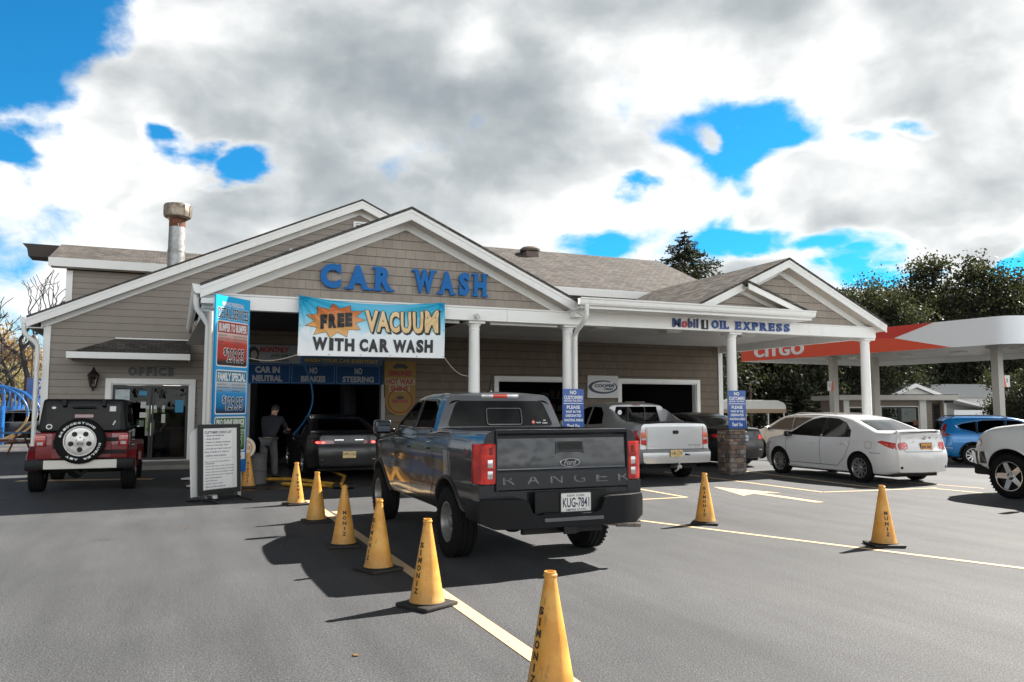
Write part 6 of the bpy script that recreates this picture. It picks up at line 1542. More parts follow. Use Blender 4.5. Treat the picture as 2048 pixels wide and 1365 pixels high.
VB = [(992, 1150, 235, 512, 0), (1128, 1290, 245, 512, 0), (1288, 1412, 250, 522, 0), (1428, 1558, 255, 530, 0), (1578, 1708, 258, 535, 0), (1728, 1898, 250, 530, 0)]
btext('VACUUM', VB, .013, INK, .065, 'lettering_shadow', .018, .028, -.028)
btext('VACUUM', VB, .019, INK, .065, 'lettering_outline', .012)
btext('VACUUM', VB, .025, grad_mat('banner_gold', [(0, (.70, .45, .18)), (1, (.78, .58, .32))], 2, .45, .95, .3), .04)
WB = [(385, 560, 578, 735, 0), (578, 628, 588, 740, 0), (640, 748, 590, 745, 0), (760, 872, 595, 750, 0)]
btext('WITH', WB, .014, INK, .06)
btext('CAR', [(930, 1030, 600, 755, 0), (1035, 1150, 605, 762, 0), (1168, 1280, 602, 765, 0)], .014, INK, .06)
btext('WASH', [(1330, 1500, 615, 768, 0), (1495, 1610, 615, 770, 0), (1622, 1715, 612, 772, 0), (1728, 1835, 615, 770, 0)], .014, INK, .06)
mb = MB()
for s in (0.01, .2, .41, .61, .8, .99): mb.lathe([(.008, 0), (.012, 0), (.012, .004), (.008, .004)], 10, Matrix.Translation(bf(s*BW, .03, .006)) @ Matrix.Rotation(R(90), 4, 'X'), 0, True)
for s in (0.01, .99):
    for t in (.97, .5): mb.lathe([(.008, 0), (.012, 0), (.012, .004), (.008, .004)], 10, Matrix.Translation(bf(s*BW, t*BH, .006)) @ Matrix.Rotation(R(90), 4, 'X'), 0, True)
mb.obj('grommet', mat('dull_brass', (.1, .09, .07), .4, .8), bs)
def cord(a, b, sag):
    mb = MB(); a = Vector(a); b = Vector(b); mb.tube([a.lerp(b, k/14)-Vector((0, 0, sag*math.sin(math.pi*k/14))) for k in range(15)], .008, 6)
    mb.obj('tie_cord', mat('hemp_cord', (.42, .38, .32), .8), ba)
cord(bf(0, .02), (-1.0, .3, -.02), .10); cord(bf(BW, .02), (5.83-2.16, .42, -.33), .10); cord(bf(0, BH), (-.05, .12, BH+.02), 0); cord(bf(BW, BH), (BW+.05, .12, BH+.02), 0)

# ================================================================ blue notices on the columns
NB = mat('notice_blue', (.006, .075, .34), .35, coat=.3)
def notice(x, label):
    t = thing('notice_board', label, 'notice', (x, 16.03, 1.13), 0, 'blue no customers notices on the porch columns'); w, h = .53, .92
    f = plane_fn((0, 0, 0), (1, 0, 0), (0, 0, 1)); mb = MB(); sheet(mb, f, 0, w, 0, h, -.008, 0); b = mb.obj('board', NB, t)
    mb = MB()
    for s, a, c, z0, z1, sh in (('NO', .18, .34, .80, .885, 0), ('CUSTOMERS', .03, .50, .685, .77, 0), ('BEYOND THIS POINT', .04, .49, .635, .67, 0), ('PLEASE', .10, .43, .475, .55, 0), ('WAIT IN THE', .07, .45, .385, .44, 0), ('DESIGNATED', .07, .46, .295, .355, 0), ('WAITING AREAS', .03, .505, .195, .255, 0), ('Thank You', .10, .42, .05, .14, .35)):
        text(mb, s, a, c, z0, z1, fn_off(f, .001), .03, shear=sh)
    sheet(mb, f, .02, .51, .59, .605, .0006, .0012); mb.obj('lettering', PAPER, b); return t
n0 = notice(7.955, 'blue no customers notice on the column behind the grey pickup')
n1_ = copy_tree(n0); n1_.location = (12.425, 15.99, 1.13); n1_['label'] = 'blue no customers notice on the column above the stone pier'
# tyre sign between the bays
ct = thing('wall_sign', 'white tyre maker sign with dark oval swoosh between the service bays', 'sign', (12.07, 22.55, 1.94)); f = plane_fn((0, 0, 0), (1, 0, 0), (0, 0, 1))
mb = MB(); sheet(mb, f, 0, 1.12, 0, .72, -.04, 0); b = mb.obj('sign_panel', mat('sign_pale_grey', (.62, .62, .62), .4), ct, bevel=.006)
mb = MB(); outer = ell(.56, .35, .53, .215, 48, 60, 400); inner = [(.60+.44*math.cos(R(60+340*i/48)), .36+.165*math.sin(R(60+340*i/48))) for i in range(49)]
n = len(outer); vs = [f(*p, .004) for p in outer]+[f(*p, .004) for p in inner]; mb.add(vs, [(i, i+1, n+i+1, n+i) for i in range(n-1)])
text(mb, 'COOPER', .25, .98, .345, .445, fn_off(f, .005), .05, shear=.25); text(mb, 'TIRES', .58, .93, .25, .32, fn_off(f, .005), .05, shear=.25); mb.obj('sign_lettering', mat('sign_navy', (.01, .025, .07), .4), b)
# tunnel signs
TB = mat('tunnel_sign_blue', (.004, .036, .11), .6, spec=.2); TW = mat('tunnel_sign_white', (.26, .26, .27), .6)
f = plane_fn((0, 22.54, 0), (1, 0, 0), (0, 0, 1))
ts = thing('tunnel_sign', 'dark blue car in neutral, no brakes, no steering board over the tunnel mouth', 'sign', (0, 0, 0))
mb = MB(); sheet(mb, f, 1.62, 5.45, 2.28, 2.83, -.04, 0); b = mb.obj('sign_panel', TB, ts)
mb = MB(); mb2 = MB()
for (a, c), (l1, l2) in zip(((1.70, 2.86), (2.92, 4.08), (4.14, 5.36)), (('CAR IN', 'NEUTRAL'), ('NO', 'BRAKES'), ('NO', 'STEERING'))):
    m_ = (a+c)/2; w1 = .085*len(l1)*1.15; w2 = .088*len(l2)*1.15
    text(mb, l1, m_-w1/2*1.1, m_+w1/2*1.1, 2.57, 2.75, fn_off(f, .002), .05); text(mb, l2, m_-w2/2*1.1, m_+w2/2*1.1, 2.34, 2.51, fn_off(f, .002), .05)
    for q in ((a, c, 2.31, 2.318), (a, c, 2.795, 2.803), (a, a+.008, 2.318, 2.795), (c-.008, c, 2.318, 2.795)): sheet(mb2, f, *q, .0006, .0015)
mb.obj('sign_lettering', TW, b); mb2.obj('sign_border', mat('sign_line_blue', (.15, .25, .4), .5), b)
ms = thing('tunnel_sign', 'dim white monthly price board with a portrait, left above the tunnel mouth', 'sign', (0, 0, 0))
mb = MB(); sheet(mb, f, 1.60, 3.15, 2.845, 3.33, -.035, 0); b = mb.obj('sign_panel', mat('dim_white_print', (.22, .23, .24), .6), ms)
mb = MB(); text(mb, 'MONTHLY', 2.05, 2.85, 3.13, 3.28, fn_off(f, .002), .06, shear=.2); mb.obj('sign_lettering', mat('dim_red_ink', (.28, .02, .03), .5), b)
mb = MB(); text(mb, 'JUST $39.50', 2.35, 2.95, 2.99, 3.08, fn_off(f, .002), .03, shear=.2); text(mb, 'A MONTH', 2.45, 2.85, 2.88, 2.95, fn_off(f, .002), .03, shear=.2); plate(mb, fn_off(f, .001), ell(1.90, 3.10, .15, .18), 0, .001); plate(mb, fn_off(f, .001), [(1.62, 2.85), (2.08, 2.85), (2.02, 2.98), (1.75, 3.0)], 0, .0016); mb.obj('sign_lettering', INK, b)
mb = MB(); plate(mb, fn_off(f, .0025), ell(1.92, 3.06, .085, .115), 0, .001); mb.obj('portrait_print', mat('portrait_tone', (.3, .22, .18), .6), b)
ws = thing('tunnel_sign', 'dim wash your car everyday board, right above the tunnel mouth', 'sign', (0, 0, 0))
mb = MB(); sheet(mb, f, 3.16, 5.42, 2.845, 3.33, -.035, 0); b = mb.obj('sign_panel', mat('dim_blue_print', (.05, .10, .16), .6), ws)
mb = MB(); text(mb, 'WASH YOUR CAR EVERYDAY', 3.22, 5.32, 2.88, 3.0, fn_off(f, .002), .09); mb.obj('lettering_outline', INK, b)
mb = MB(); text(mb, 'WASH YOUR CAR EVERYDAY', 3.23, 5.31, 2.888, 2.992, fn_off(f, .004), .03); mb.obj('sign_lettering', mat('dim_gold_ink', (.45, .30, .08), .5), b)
hw = thing('wall_banner', 'yellow hot wax shine banner with rounded foot beside the tunnel', 'banner', (5.50, 22.55, 1.5)); f2 = plane_fn((0, 0, 0), (1, 0, 0), (0, 0, 1))
mb = MB(); sheet(mb, f2, 0, .93, .42, 1.47, -.01, 0); plate(mb, f2, ell(.47, .33, .44, .42, 36), -.01, .001); b = mb.obj('banner_sheet', mat('banner_yellow', (.26, .145, .025), .6), hw)
mb = MB(); text(mb, 'SIMONIZ', .12, .82, 1.05, 1.20, fn_off(f2, .003), .06); text(mb, 'HOT WAX', .06, .88, .80, .97, fn_off(f2, .004), .05); text(mb, 'SHINE', .18, .72, .60, .76, fn_off(f2, .004), .05); mb.tube([f2(*p, .004) for p in ell(.47, .33, .36, .34)], .012, 5, closed=True); text(mb, 'SIMONIZ', .22, .72, .27, .37, fn_off(f2, .004), .06); mb.obj('banner_lettering', mat('brick_red_ink', (.26, .02, .015), .5), b)
mb = MB(); plate(mb, f2, [(.25, 1.27), (.30, 1.27), (.30, 1.24), (.36, 1.24), (.36, 1.27), (.58, 1.27), (.58, 1.24), (.64, 1.24), (.64, 1.27), (.69, 1.27), (.69, 1.33), (.64, 1.35), (.58, 1.40), (.36, 1.40), (.30, 1.35), (.25, 1.33)], .001, .003); plate(mb, f2, ell(.47, .42, .12, .05), .001, .003); mb.obj('banner_emblem', INK, b)
mb = MB(); sheet(mb, f2, .03, .91, .785, .985, .001, .003); sheet(mb, f2, .15, .75, .585, .775, .001, .003); mb.obj('banner_label', mat('banner_pale', (.38, .31, .2), .6), b)
# conveyor rail and hoses at the tunnel mouth
cvr = thing('guide_rail', 'yellow conveyor guide rails on rollers at the tunnel entrance', 'guide rail', (2.6, 17.6, 0))
YEL = mat('worn_yellow_paint', (.45, .25, .03), .5, var=.35, vscale=9)
mb = MB()
for p in ([(-1.0, .6, .10), (-.2, -.1, .13), (.45, -1.2, .09)], [(-.5, -.3, .06), (.3, -.9, .05), (.7, -1.35, .05)], [(.6, -.9, .06), (1.0, .8, .08), (1.0, 3, .08)]): mb.tube(p, .035, 8)
for k in range(9): mb.cyl((-.3+k*.11, -.32-.1*k, .03), (-.22+k*.11, -.24-.1*k, .03), .05, n=8)
mb.obj('rail', YEL, cvr, smooth=50)
mb = MB()
for x, y in ((.45, -1.2), (.7, -1.35), (-.2, -.1)): mb.cyl((x-.06, y, .06), (x+.06, y, .06), .06, n=12)
mb.obj('roller', BLACK, cvr, smooth=50)

# ================================================================ people
SKIN = mat('skin', (.36, .2, .14), .55)
def skinned(name, joints, edges, m, parent, sub=2):
    """one continuous surface grown round a skeleton; joints: {name:(x,y,z,radius)}"""
    ks = list(joints); me = bpy.data.meshes.new(name); me.from_pydata([joints[k][:3] for k in ks], [(ks.index(a), ks.index(b)) for a, b in edges], [])
    o = bpy.data.objects.new(name, me); COL.objects.link(o)
    md = o.modifiers.new('s', 'SKIN'); md.use_smooth_shade = True
    for i, k in enumerate(ks):
        r = joints[k][3]; me.skin_vertices[0].data[i].radius = (r, r) if not isinstance(r, tuple) else r
    me.skin_vertices[0].data[0].use_root = True
    s2 = o.modifiers.new('u', 'SUBSURF'); s2.levels = sub; s2.render_levels = sub
    dg = bpy.context.evaluated_depsgraph_get(); dg.update(); m2 = bpy.data.meshes.new_from_object(o.evaluated_get(dg)); bpy.data.objects.remove(o)
    m2.name = name; m2.materials.clear(); m2.materials.append(m); m2.shade_smooth()
    q = bpy.data.objects.new(name, m2); COL.objects.link(q); q.parent = parent; return q
def person(label, loc, rz, J, shirt, trousers, shoe, hair, group=None):
    """J: joints in local metres: x to the side, +y is where the person faces"""
    t = thing('person', label, 'person', loc, R(rz))
    def r(k, rad): return (*J[k], rad)
    B = {'pelvis': r('pelvis', (.12, .085)), 'waist': r('waist', (.11, .08)), 'chest': r('chest', (.14, .095)), 'neck': r('neck', .06), 'head': r('head', .085)}
    E = [('pelvis', 'waist'), ('waist', 'chest'), ('chest', 'neck'), ('neck', 'head')]
    for s in 'lr':
        B.update({s+'sh': r(s+'sh', .065), s+'el': r(s+'el', .043), s+'wr': r(s+'wr', .03), s+'hp': r(s+'hp', .09), s+'kn': r(s+'kn', .06), s+'an': r(s+'an', .042)})
        E += [('chest', s+'sh'), (s+'sh', s+'el'), (s+'el', s+'wr'), ('pelvis', s+'hp'), (s+'hp', s+'kn'), (s+'kn', s+'an')]
        w = Vector(J[s+'wr']); d = (w-Vector(J[s+'el'])).normalized(); side = d.cross(Vector((0, 0, 1))); side = side.normalized() if side.length > .1 else Vector((1, 0, 0)); nrm = side.cross(d)
        p = w+d*.05; B[s+'pm'] = (*p, .034); E.append((s+'wr', s+'pm'))
        for i, (o_, ln) in enumerate(((-.030, .062), (-.010, .075), (.010, .07), (.030, .055))):
            a = p+d*.035+side*o_; b = a+d*ln*.55-nrm*.012; c = b+d*ln*.35-nrm*.03
            B[s+'f%da' % i] = (*a, .010); B[s+'f%db' % i] = (*b, .009); B[s+'f%dc' % i] = (*c, .008); E += [(s+'pm', s+'f%da' % i), (s+'f%da' % i, s+'f%db' % i), (s+'f%db' % i, s+'f%dc' % i)]
        a = w+d*.02+side*.04; b = a+d*.03+side*.02-nrm*.01; B[s+'ta'] = (*a, .012); B[s+'tb'] = (*b, .010); E += [(s+'pm', s+'ta'), (s+'ta', s+'tb')]
    skinned('body', B, E, SKIN, t)
    up_ = tuple(Vector(J['chest']).lerp(Vector(J['neck']), .55)); K = {'pelvis': r('waist', (.155, .115)), 'upper': (*up_, (.16, .13)), 'chest': r('chest', (.20, .145)), 'neck': r('neck', .105), 'low': r('pelvis', (.175, .135))}; EE = [('low', 'pelvis'), ('pelvis', 'chest'), ('chest', 'upper'), ('upper', 'neck')]
    for s in 'lr': K.update({s+'sh': r(s+'sh', .10), s+'el': r(s+'el', .06)}); EE += [('chest', s+'sh'), (s+'sh', s+'el')]
    skinned('shirt', K, EE, shirt, t)
    K = {'pelvis': r('pelvis', (.165, .125))}; EE = []
    for s in 'lr': K.update({s+'hp': r(s+'hp', .11), s+'kn': r(s+'kn', .085), s+'an': r(s+'an', .07)}); EE += [('pelvis', s+'hp'), (s+'hp', s+'kn'), (s+'kn', s+'an')]
    skinned('trousers', K, EE, trousers, t)
    for s in 'lr':
        a = Vector(J[s+'an']); f = Vector(J.get(s+'toe', (0, .18, -.05))); mb = MB(); d = Vector((f.x, f.y, 0)).normalized(); sd = Vector((-d.y, d.x, 0))
        mb.grid(lambda u, v: a+d*(-.07+.27*u)+sd*((.045+.012*math.sin(u*3))*math.cos(v*2*math.pi)*(1-.35*max(0, u-.75)*4*.5))+Vector((0, 0, -.05+(.045*(1.15-u*.75))*(math.sin(v*2*math.pi) if math.sin(v*2*math.pi) > 0 else .6*math.sin(v*2*math.pi)))), 12, 16)
        mb.obj('shoe', shoe, t, smooth=60)
    h = Vector(J['head']); fd = Vector(J.get('face', (0, 1, 0))).normalized(); up = (h-Vector(J['neck'])).normalized(); sd = fd.cross(up).normalized()
    T = Matrix((( sd.x, fd.x, up.x, h.x), (sd.y, fd.y, up.y, h.y), (sd.z, fd.z, up.z, h.z), (0, 0, 0, 1)))
    mb = MB(); q = MB(); q.ball((0, 0, .02), .1, 14, 10, (.78, .98, 1.18)); q.ball((0, .095, .0), .02, 8, 6, (.7, 1, 1.3)); q.ball((.078, .0, .0), .022, 8, 6, (.4, .8, 1.3)); q.ball((-.078, .0, .0), .022, 8, 6, (.4, .8, 1.3)); mb.add([T @ Vector(p) for p in q.v], q.f); hd = mb.obj('head', SKIN, t, smooth=60)
    mb = MB(); q = MB()
    for sx in (.03, -.03): q.ball((sx, .088, .025), .011, 8, 6)
    q.rbox(-.024, .024, .082, .092, -.048, -.040, .003, 1); mb.add([T @ Vector(p) for p in q.v], q.f); mb.obj('eyes_and_mouth', INK, hd)
    mb = MB(); q = MB(); q.ball((0, -.014, .045), .107, 14, 10, (.80, .95, 1.05)); mb.add([T @ Vector(p) for p in q.v if True], q.f); mb.obj('hair', hair, t, smooth=60)
    return t
HAIR = mat('dark_hair', (.02, .015, .012), .6)
def stance(lean=0, reach=.0, step=.12, crouch=0):
    s, c = math.sin(R(lean)), math.cos(R(lean)); hz = .93-crouch
    J = {'pelvis': (0, 0, hz), 'waist': (0, .18*s, hz+.18*c), 'chest': (0, .42*s, hz+.42*c), 'neck': (0, .60*s+.02, hz+.58*c), 'head': (0, .74*s+.05, hz+.73*c)}
    for k, sx in (('l', -1), ('r', 1)):
        J[k+'sh'] = (sx*.19, .50*s, hz+.49*c); J[k+'el'] = (sx*.25, .50*s+.08+.18*reach, hz+.49*c-.26+.05*reach); J[k+'wr'] = (sx*.20, .50*s+.15+.42*reach, hz+.49*c-.46+.28*reach)
        J[k+'hp'] = (sx*.09, .0, hz-.05); J[k+'kn'] = (sx*.11, .04+crouch*.8+sx*step*.5, .49-crouch*.3); J[k+'an'] = (sx*.12, -.02+sx*step, .10); J[k+'toe'] = (sx*.1, 1, 0)
    J['face'] = (0, 1, -s*.6); return J
person('worker in dark top and pale grey trousers bending towards the black car in the tunnel', (1.98, 18.95, 0), -25, stance(28, .8), mat('navy_shirt', (.006, .008, .014), .8), mat('pale_grey_denim', (.07, .07, .074), .85, bump=.4, bscale=25), BLACK, HAIR)
person('dark figure added inside the glazed office door to stand for a reflection', (-.42, 26.6, 0), 160, stance(0, .3), mat('black_shirt', (.012, .012, .013), .8), mat('black_trousers', (.012, .012, .014), .8), BLACK, HAIR)  # figure added indoors in place of a silhouette mirrored in the glass
# seated person behind the check list stand: one white shoe and shin show beside the board
J = stance(0, .4); 
J.update({'pelvis': (0, 0, .50), 'waist': (0, .03, .68), 'chest': (0, .06, .92), 'neck': (0, .08, 1.09), 'head': (0, .11, 1.23), 'lsh': (-.19, .05, .98), 'rsh': (.19, .05, .98), 'lel': (-.24, .12, .74), 'rel': (.24, .12, .74), 'lwr': (-.15, .34, .66), 'rwr': (.15, .34, .66),
          'lhp': (-.1, .05, .47), 'rhp': (.1, .05, .47), 'lkn': (-.12, .44, .52), 'rkn': (.13, .44, .52), 'lan': (-.12, .42, .12), 'ran': (.14, .52, .24), 'face': (0, 1, -.1)})
person('seated person with white canvas shoes behind the check list board', (.88, 17.55, .0), 90, J, mat('light_shirt', (.55, .56, .57), .8), mat('stone_trousers', (.24, .235, .23), .85), mat('white_canvas_shoe', (.6, .6, .58), .7), HAIR)
st = thing('stool', 'low dark block seat behind the check list board', 'stool', (.90, 17.55, 0)); mb = MB(); mb.rbox(-.2, .2, -.22, .22, .36, .40, .015); mb.obj('seat', BLACK, st)
mb = MB()
for x, y in ((-.16, -.18), (.16, -.18), (-.16, .18), (.16, .18)): mb.cyl((x, y, 0), (x, y, .36), .02)
mb.obj('legs', BLACK, st)
pt = thing('planter_tub', 'low dark tub on the ground by the office step', 'planter', (.40, 17.75, 0)); mb = MB(); mb.lathe([(.16, 0), (.19, .03), (.21, .13), (.22, .15), (.18, .155), (.17, .13), (.001, .12)], 24); mb.obj('tub', mat('dark_clay', (.05, .04, .035), .8), pt, smooth=40)
# ================================================================ ground and markings
ASPH = mat('asphalt', (.06, .06, .061), .85)
def _asph():
    t = NT(ASPH.node_tree); b = ASPH.node_tree.nodes['Principled BSDF']
    pos = t('ShaderNodeNewGeometry').outputs['Position']
    fine = t.noise(pos, 75, 4, .75); mid = t.noise(pos, 26, 4, .65); big = t.noise(pos, .35, 5, .6)
    st = t.vm('MULTIPLY', pos, (1.6, .22, 1)); streak = t.noise(st, 1.3, 5, .6)
    c = t.ramp(fine, [(.34, (.024, .0245, .025)), (.5, (.066, .0665, .068)), (.64, (.15, .15, .15))])
    c = t.mix(1.0, c, t.ramp(mid, [(.3, (.80, .80, .80)), (.7, (1.18, 1.17, 1.15))]), 'MULTIPLY')
    c = t.mix(1.0, c, t.ramp(big, [(.3, (.76, .77, .79)), (.7, (1.18, 1.17, 1.15))]), 'MULTIPLY')
    c = t.mix(1.0, c, t.ramp(streak, [(.35, (.80, .805, .81)), (.65, (1.13, 1.13, 1.12))]), 'MULTIPLY')
    # oil spots in the lane
    sp = t('ShaderNodeTexVoronoi'); t.put(sp.inputs['Vector'], pos); sp.inputs['Scale'].default_value = .55
    oil = t.smooth(t.m('ADD', sp.outputs[0], t.m('MULTIPLY', mid, .18)), .16, .24)
    c = t.mix(oil, t.mix(1.0, c, (.72, .72, .74), 'MULTIPLY'), c)
    c = t.mix(1.0, c, (.955, .99, 1.055), 'MULTIPLY')
    t.put(b.inputs['Base Color'], c)
    t.put(b.inputs['Roughness'], t.m('ADD', .62, t.m('MULTIPLY', mid, .3)))
    bn = t('ShaderNodeBump'); bn.inputs['Strength'].default_value = .75; bn.inputs['Distance'].default_value = .006
    t.put(bn.inputs['Height'], t.m('ADD', fine, t.m('MULTIPLY', mid, .5))); t.put(b.inputs['Normal'], bn)
_asph()
def structure(name, mb, m, **k):
    o = mb.obj(name, m, None, **k); o['kind'] = 'structure'; return o
def gz(x):
    k = min(1, max(0, (x-15.9)/5.5)); return -.36*k*k*(3-2*k)
XS = [-70, -20, 0, 15.9]+[15.9+.5*k for k in range(1, 12)]+[24, 95]; YS = [-40, 0, 20, 62]
mb = MB(); mb.add([(x, y, gz(x)) for y in YS for x in XS], [(j*len(XS)+i, j*len(XS)+i+1, (j+1)*len(XS)+i+1, (j+1)*len(XS)+i) for j in range(3) for i in range(len(XS)-1)]); structure('parking_lot', mb, ASPH, smooth=60)
mb = MB(); mb.add([(-1500, -1500, -.42), (1500, -1500, -.42), (1500, 1500, -.42), (-1500, 1500, -.42)], [(0, 1, 2, 3)]); structure('ground', mb, mat('grass_ground', (.07, .085, .035), .95, var=.35, vscale=.3))
mb = MB(); mb.rbox(-3.3, .5, 23.2, 24.99, .0, .12, .01, 1); structure('pavement', mb, mat('step_concrete', (.26, .245, .225), .85, var=.2, vscale=2))
mb = MB(); mb.add([(.75, 16.7, .004), (5.75, 16.7, .004), (5.75, 24.9, .004), (.75, 24.9, .004)], [(0, 1, 2, 3)]); structure('shade_slab', mb, mat('shade_dark_concrete', (.022, .022, .023), .3, var=.5, vscale=1.2))  # near-black sheet added to paint the porch shade onto the floor
LINE = mat('lane_paint', (.72, .50, .27), .65)
def _line():
    t = NT(LINE.node_tree); b = LINE.node_tree.nodes['Principled BSDF']; pos = t('ShaderNodeNewGeometry').outputs['Position']
    n = t.noise(pos, 34, 5, .7); w = t.noise(pos, 1.4, 3, .5)
    k = t.smooth(t.m('ADD', n, t.m('MULTIPLY', w, .35)), .56, .46)
    t.put(b.inputs['Base Color'], t.mix(k, (.74, .53, .30), (.30, .22, .14)))
_line()
def strip(pts, w, name='lane_line'):
    mb = MB()
    for k, (a, b) in enumerate(zip(pts[:-1], pts[1:])):
        a = Vector((*a, .004+.0006*k)); b = Vector((*b, .004+.0006*k)); d = (b-a).normalized(); s = Vector((-d.y, d.x, 0))*w/2
        mb.add([a-s, b-s, b+s, a+s], [(0, 1, 2, 3)])
    return structure(name, mb, LINE)
strip([(2.22, 1.5), (2.22, 14.6)], .12); strip([(2.34, 12.6), (2.52, 12.62)], .5)
strip([(4.95, 13.5), (9.9, .8)], .085)
strip([(8.66, 15.9), (8.66, 12.4), (4.9, 12.45)], .09)
strip([(11.55, 17.5), (11.62, 12.12), (13.0, 11.95), (14.35, 11.85)], .09)
strip([(13.62, 17.5), (13.2, 11.98)], .09); strip([(14.2, 11.9), (14.35, 10.6)], .09); strip([(14.6, 14.4), (15.15, 11.4)], .07)
mb = MB(); mb.add([(10.24, 10.85, .004), (10.42, 10.85, .004), (10.40, 12.45, .004), (10.78, 12.32, .004), (10.30, 13.8, .004), (9.78, 12.2, .004), (10.20, 12.42, .004)], [(0, 1, 2, 6), (2, 3, 4), (2, 4, 6), (6, 4, 5)]); structure('arrow_marking', mb, LINE)
strip([(-3.2, 20.9), (-.4, 20.3)], .35, 'stall_line')
for y in (33.5, 37, 40.5): strip([(-5.6, y), (-9.5, y+1.2)], .1, 'stall_line')
# small litter
rnd = random.Random(12)
LEAF = mat('dry_leaf', (.35, .2, .08), .8)
for x, y in ((1.2, 9.9), (.2, 11.9), (1.15, 5.4)):
    mb = MB(); mb.grid(lambda u, v: Vector(((u-.5)*.07*(1-abs(v-.5)*1.2), (v-.5)*.10, .008+.016*math.sin(u*3)+.006*v)), 4, 5); mb.grid(lambda u, v: Vector(((u-.5)*.07*(1-abs(v-.5)*1.2), (v-.5)*.10, .006+.016*math.sin(u*3)+.006*v)), 4, 5)
    o = mb.obj('fallen_leaf', LEAF, None, smooth=60); o.location = (x, y, 0); o.scale = (.5, .5, .5); o.rotation_euler = (0, 0, rnd.uniform(0, 6)); tag(o, 'small dry leaf lying on the open asphalt', 'leaf', 'dry leaves on the asphalt')

# ================================================================ fuel station canopy
fs = thing('fuel_canopy', 'red and white petrol station canopy behind the porch', 'canopy', (29.2, 36.32, 0), math.atan2(.10327, .99465)*0)
dl = Vector((.10327, -.99465, 0)); dw = Vector((.99465, .10327, 0)); CL = 14.9; CWD = 11.0
cl = lambda u, v, n=0: dl*u+Vector((0, 0, v))-dw*n              # on the long face; n outwards to the viewer
CANW = mat('canopy_white', (.82, .84, .86), .35, coat=.3); CANR = mat('canopy_red', (.74, .085, .035), .4, coat=.2); CANR2 = mat('canopy_dark_red', (.60, .045, .03), .4, coat=.2)
z0, z1 = 4.2, 5.34
def foot(r=.9, n=8, inset=0):
    pts = [(0+inset, 0+inset)]
    for cx, cy, a0 in ((CL-r, r, -90), ): pts += [(cx+(r-inset)*math.cos(R(a0+90*k/n)), cy+(r-inset)*math.sin(R(a0+90*k/n))) for k in range(n+1)]
    for cx, cy, a0 in ((CL-r, CWD-r, 0),): pts += [(cx+(r-inset)*math.cos(R(a0+90*k/n)), cy+(r-inset)*math.sin(R(a0+90*k/n))) for k in range(n+1)]
    pts += [(0+inset, CWD-inset)]; return pts
mb = MB(); P = foot(); Q = foot(inset=.25); n = len(P)
w3 = lambda p, z: dl*p[0]+dw*p[1]+Vector((0, 0, z))
vs = [w3(p, z0) for p in P]+[w3(p, z1) for p in P]+[w3(p, z1) for p in Q]+[w3(p, z0) for p in Q]
mb.add(vs, [f_ for i in range(n) for f_ in ((i, (i+1) % n, n+(i+1) % n, n+i), (n+i, n+(i+1) % n, 2*n+(i+1) % n, 2*n+i), (2*n+i, 2*n+(i+1) % n, 3*n+(i+1) % n, 3*n+i), (3*n+i, 3*n+(i+1) % n, (i+1) % n, i))])
fa = mb.obj('fascia', CANW, fs, smooth=30)
mb = MB(); vs = [w3(p, z0+.28) for p in Q]+[w3(p, z0+.4) for p in Q]; mb.add(vs, [tuple(range(n))[::-1], tuple(range(n, 2*n))]+[(i, (i+1) % n, n+(i+1) % n, n+i) for i in range(n)]); mb.obj('deck', mat('canopy_soffit', (.58, .56, .52), .35, var=.08, vscale=.5), fs)
mb = MB()
for u in (2.5, 5.5, 8.5, 11.5):
    for v in (2.5, 6.5): 
        c = w3((u, v), z0+.24); mb.box(c.x-.3, c.x+.3, c.y-.3, c.y+.3, z0+.20, z0+.279)
mb.obj('deck_light', mat('deck_lamp_white', (.75, .75, .72), .4), fs)
mb = MB(); plate(mb, cl, [(-.002, z0+.003), (12.25, z0+.003), (9.55, z0+.60), (8.3, z0+.78), (8.3, z1-.2), (-.002, z1-.2)], .002, .012); mb.obj('red_panel', CANR, fa)
mb = MB(); plate(mb, cl, [(-.002, z1-.199), (6.0, z0+.86), (9.55, z0+.60), (11.5, z1-.003), (-.002, z1-.003)], .0125, .02); mb.obj('red_panel', CANR2, fa)
mb = MB(); text(mb, 'CITGO', 1.05, 4.42, 4.36, 4.98, cl, .03, .10, space=1.12); mb.obj('canopy_lettering', PAPER, fa, bevel=.01)
tri = plane_fn((0, 0, 0), dw, (0, 0, 1)); te = lambda u, v, n=0: dl*(CL+n)+dw*u+Vector((0, 0, v))
mb = MB(); plate(mb, te, [(1.0, 4.35), (3.4, 4.35), (2.2, 5.25)], .002, .06); mb.obj('canopy_emblem', mat('emblem_magenta', (.5, .03, .08), .4), fa)
mb = MB(); plate(mb, te, [(.9, 4.3), (1.0, 4.3), (2.2, 5.2), (2.15, 5.3)], .062, .08); mb.obj('canopy_emblem', SIGNB, fa)
def post(x, y, num, flip):
    mb = MB(); mb.box(x-.17, x+.17, y-.17, y+.17, -.5, z0+.27); mb.box(x-.30, x+.30, y-.30, y+.30, z0+.08, z0+.2); p = mb.obj('canopy_post', mat('post_beige', (.5, .47, .43), .5), fs, bevel=.01)
    f = plane_fn((x-.58 if flip else x+.175, y-.15, 2.55), (1, 0, 0), (0, 0, 1)); mb = MB(); sheet(mb, f, 0, .40, 0, .52, -.02, 0); s = mb.obj('pump_flag', PAPER, p)
    mb = MB(); text(mb, num, .13 if flip else .19, .2 if flip else .25, .2, .38, fn_off(f, .002), .03); mb.obj('flag_number', INK, s)
    mb = MB(); plate(mb, f, [(.4, 0), (.4, .52), (.32, .52), (.22, 0)] if flip else [(0, 0), (.18, 0), (.06, .52), (0, .52)], .001, .003); mb.obj('flag_stripe', CANR, s)
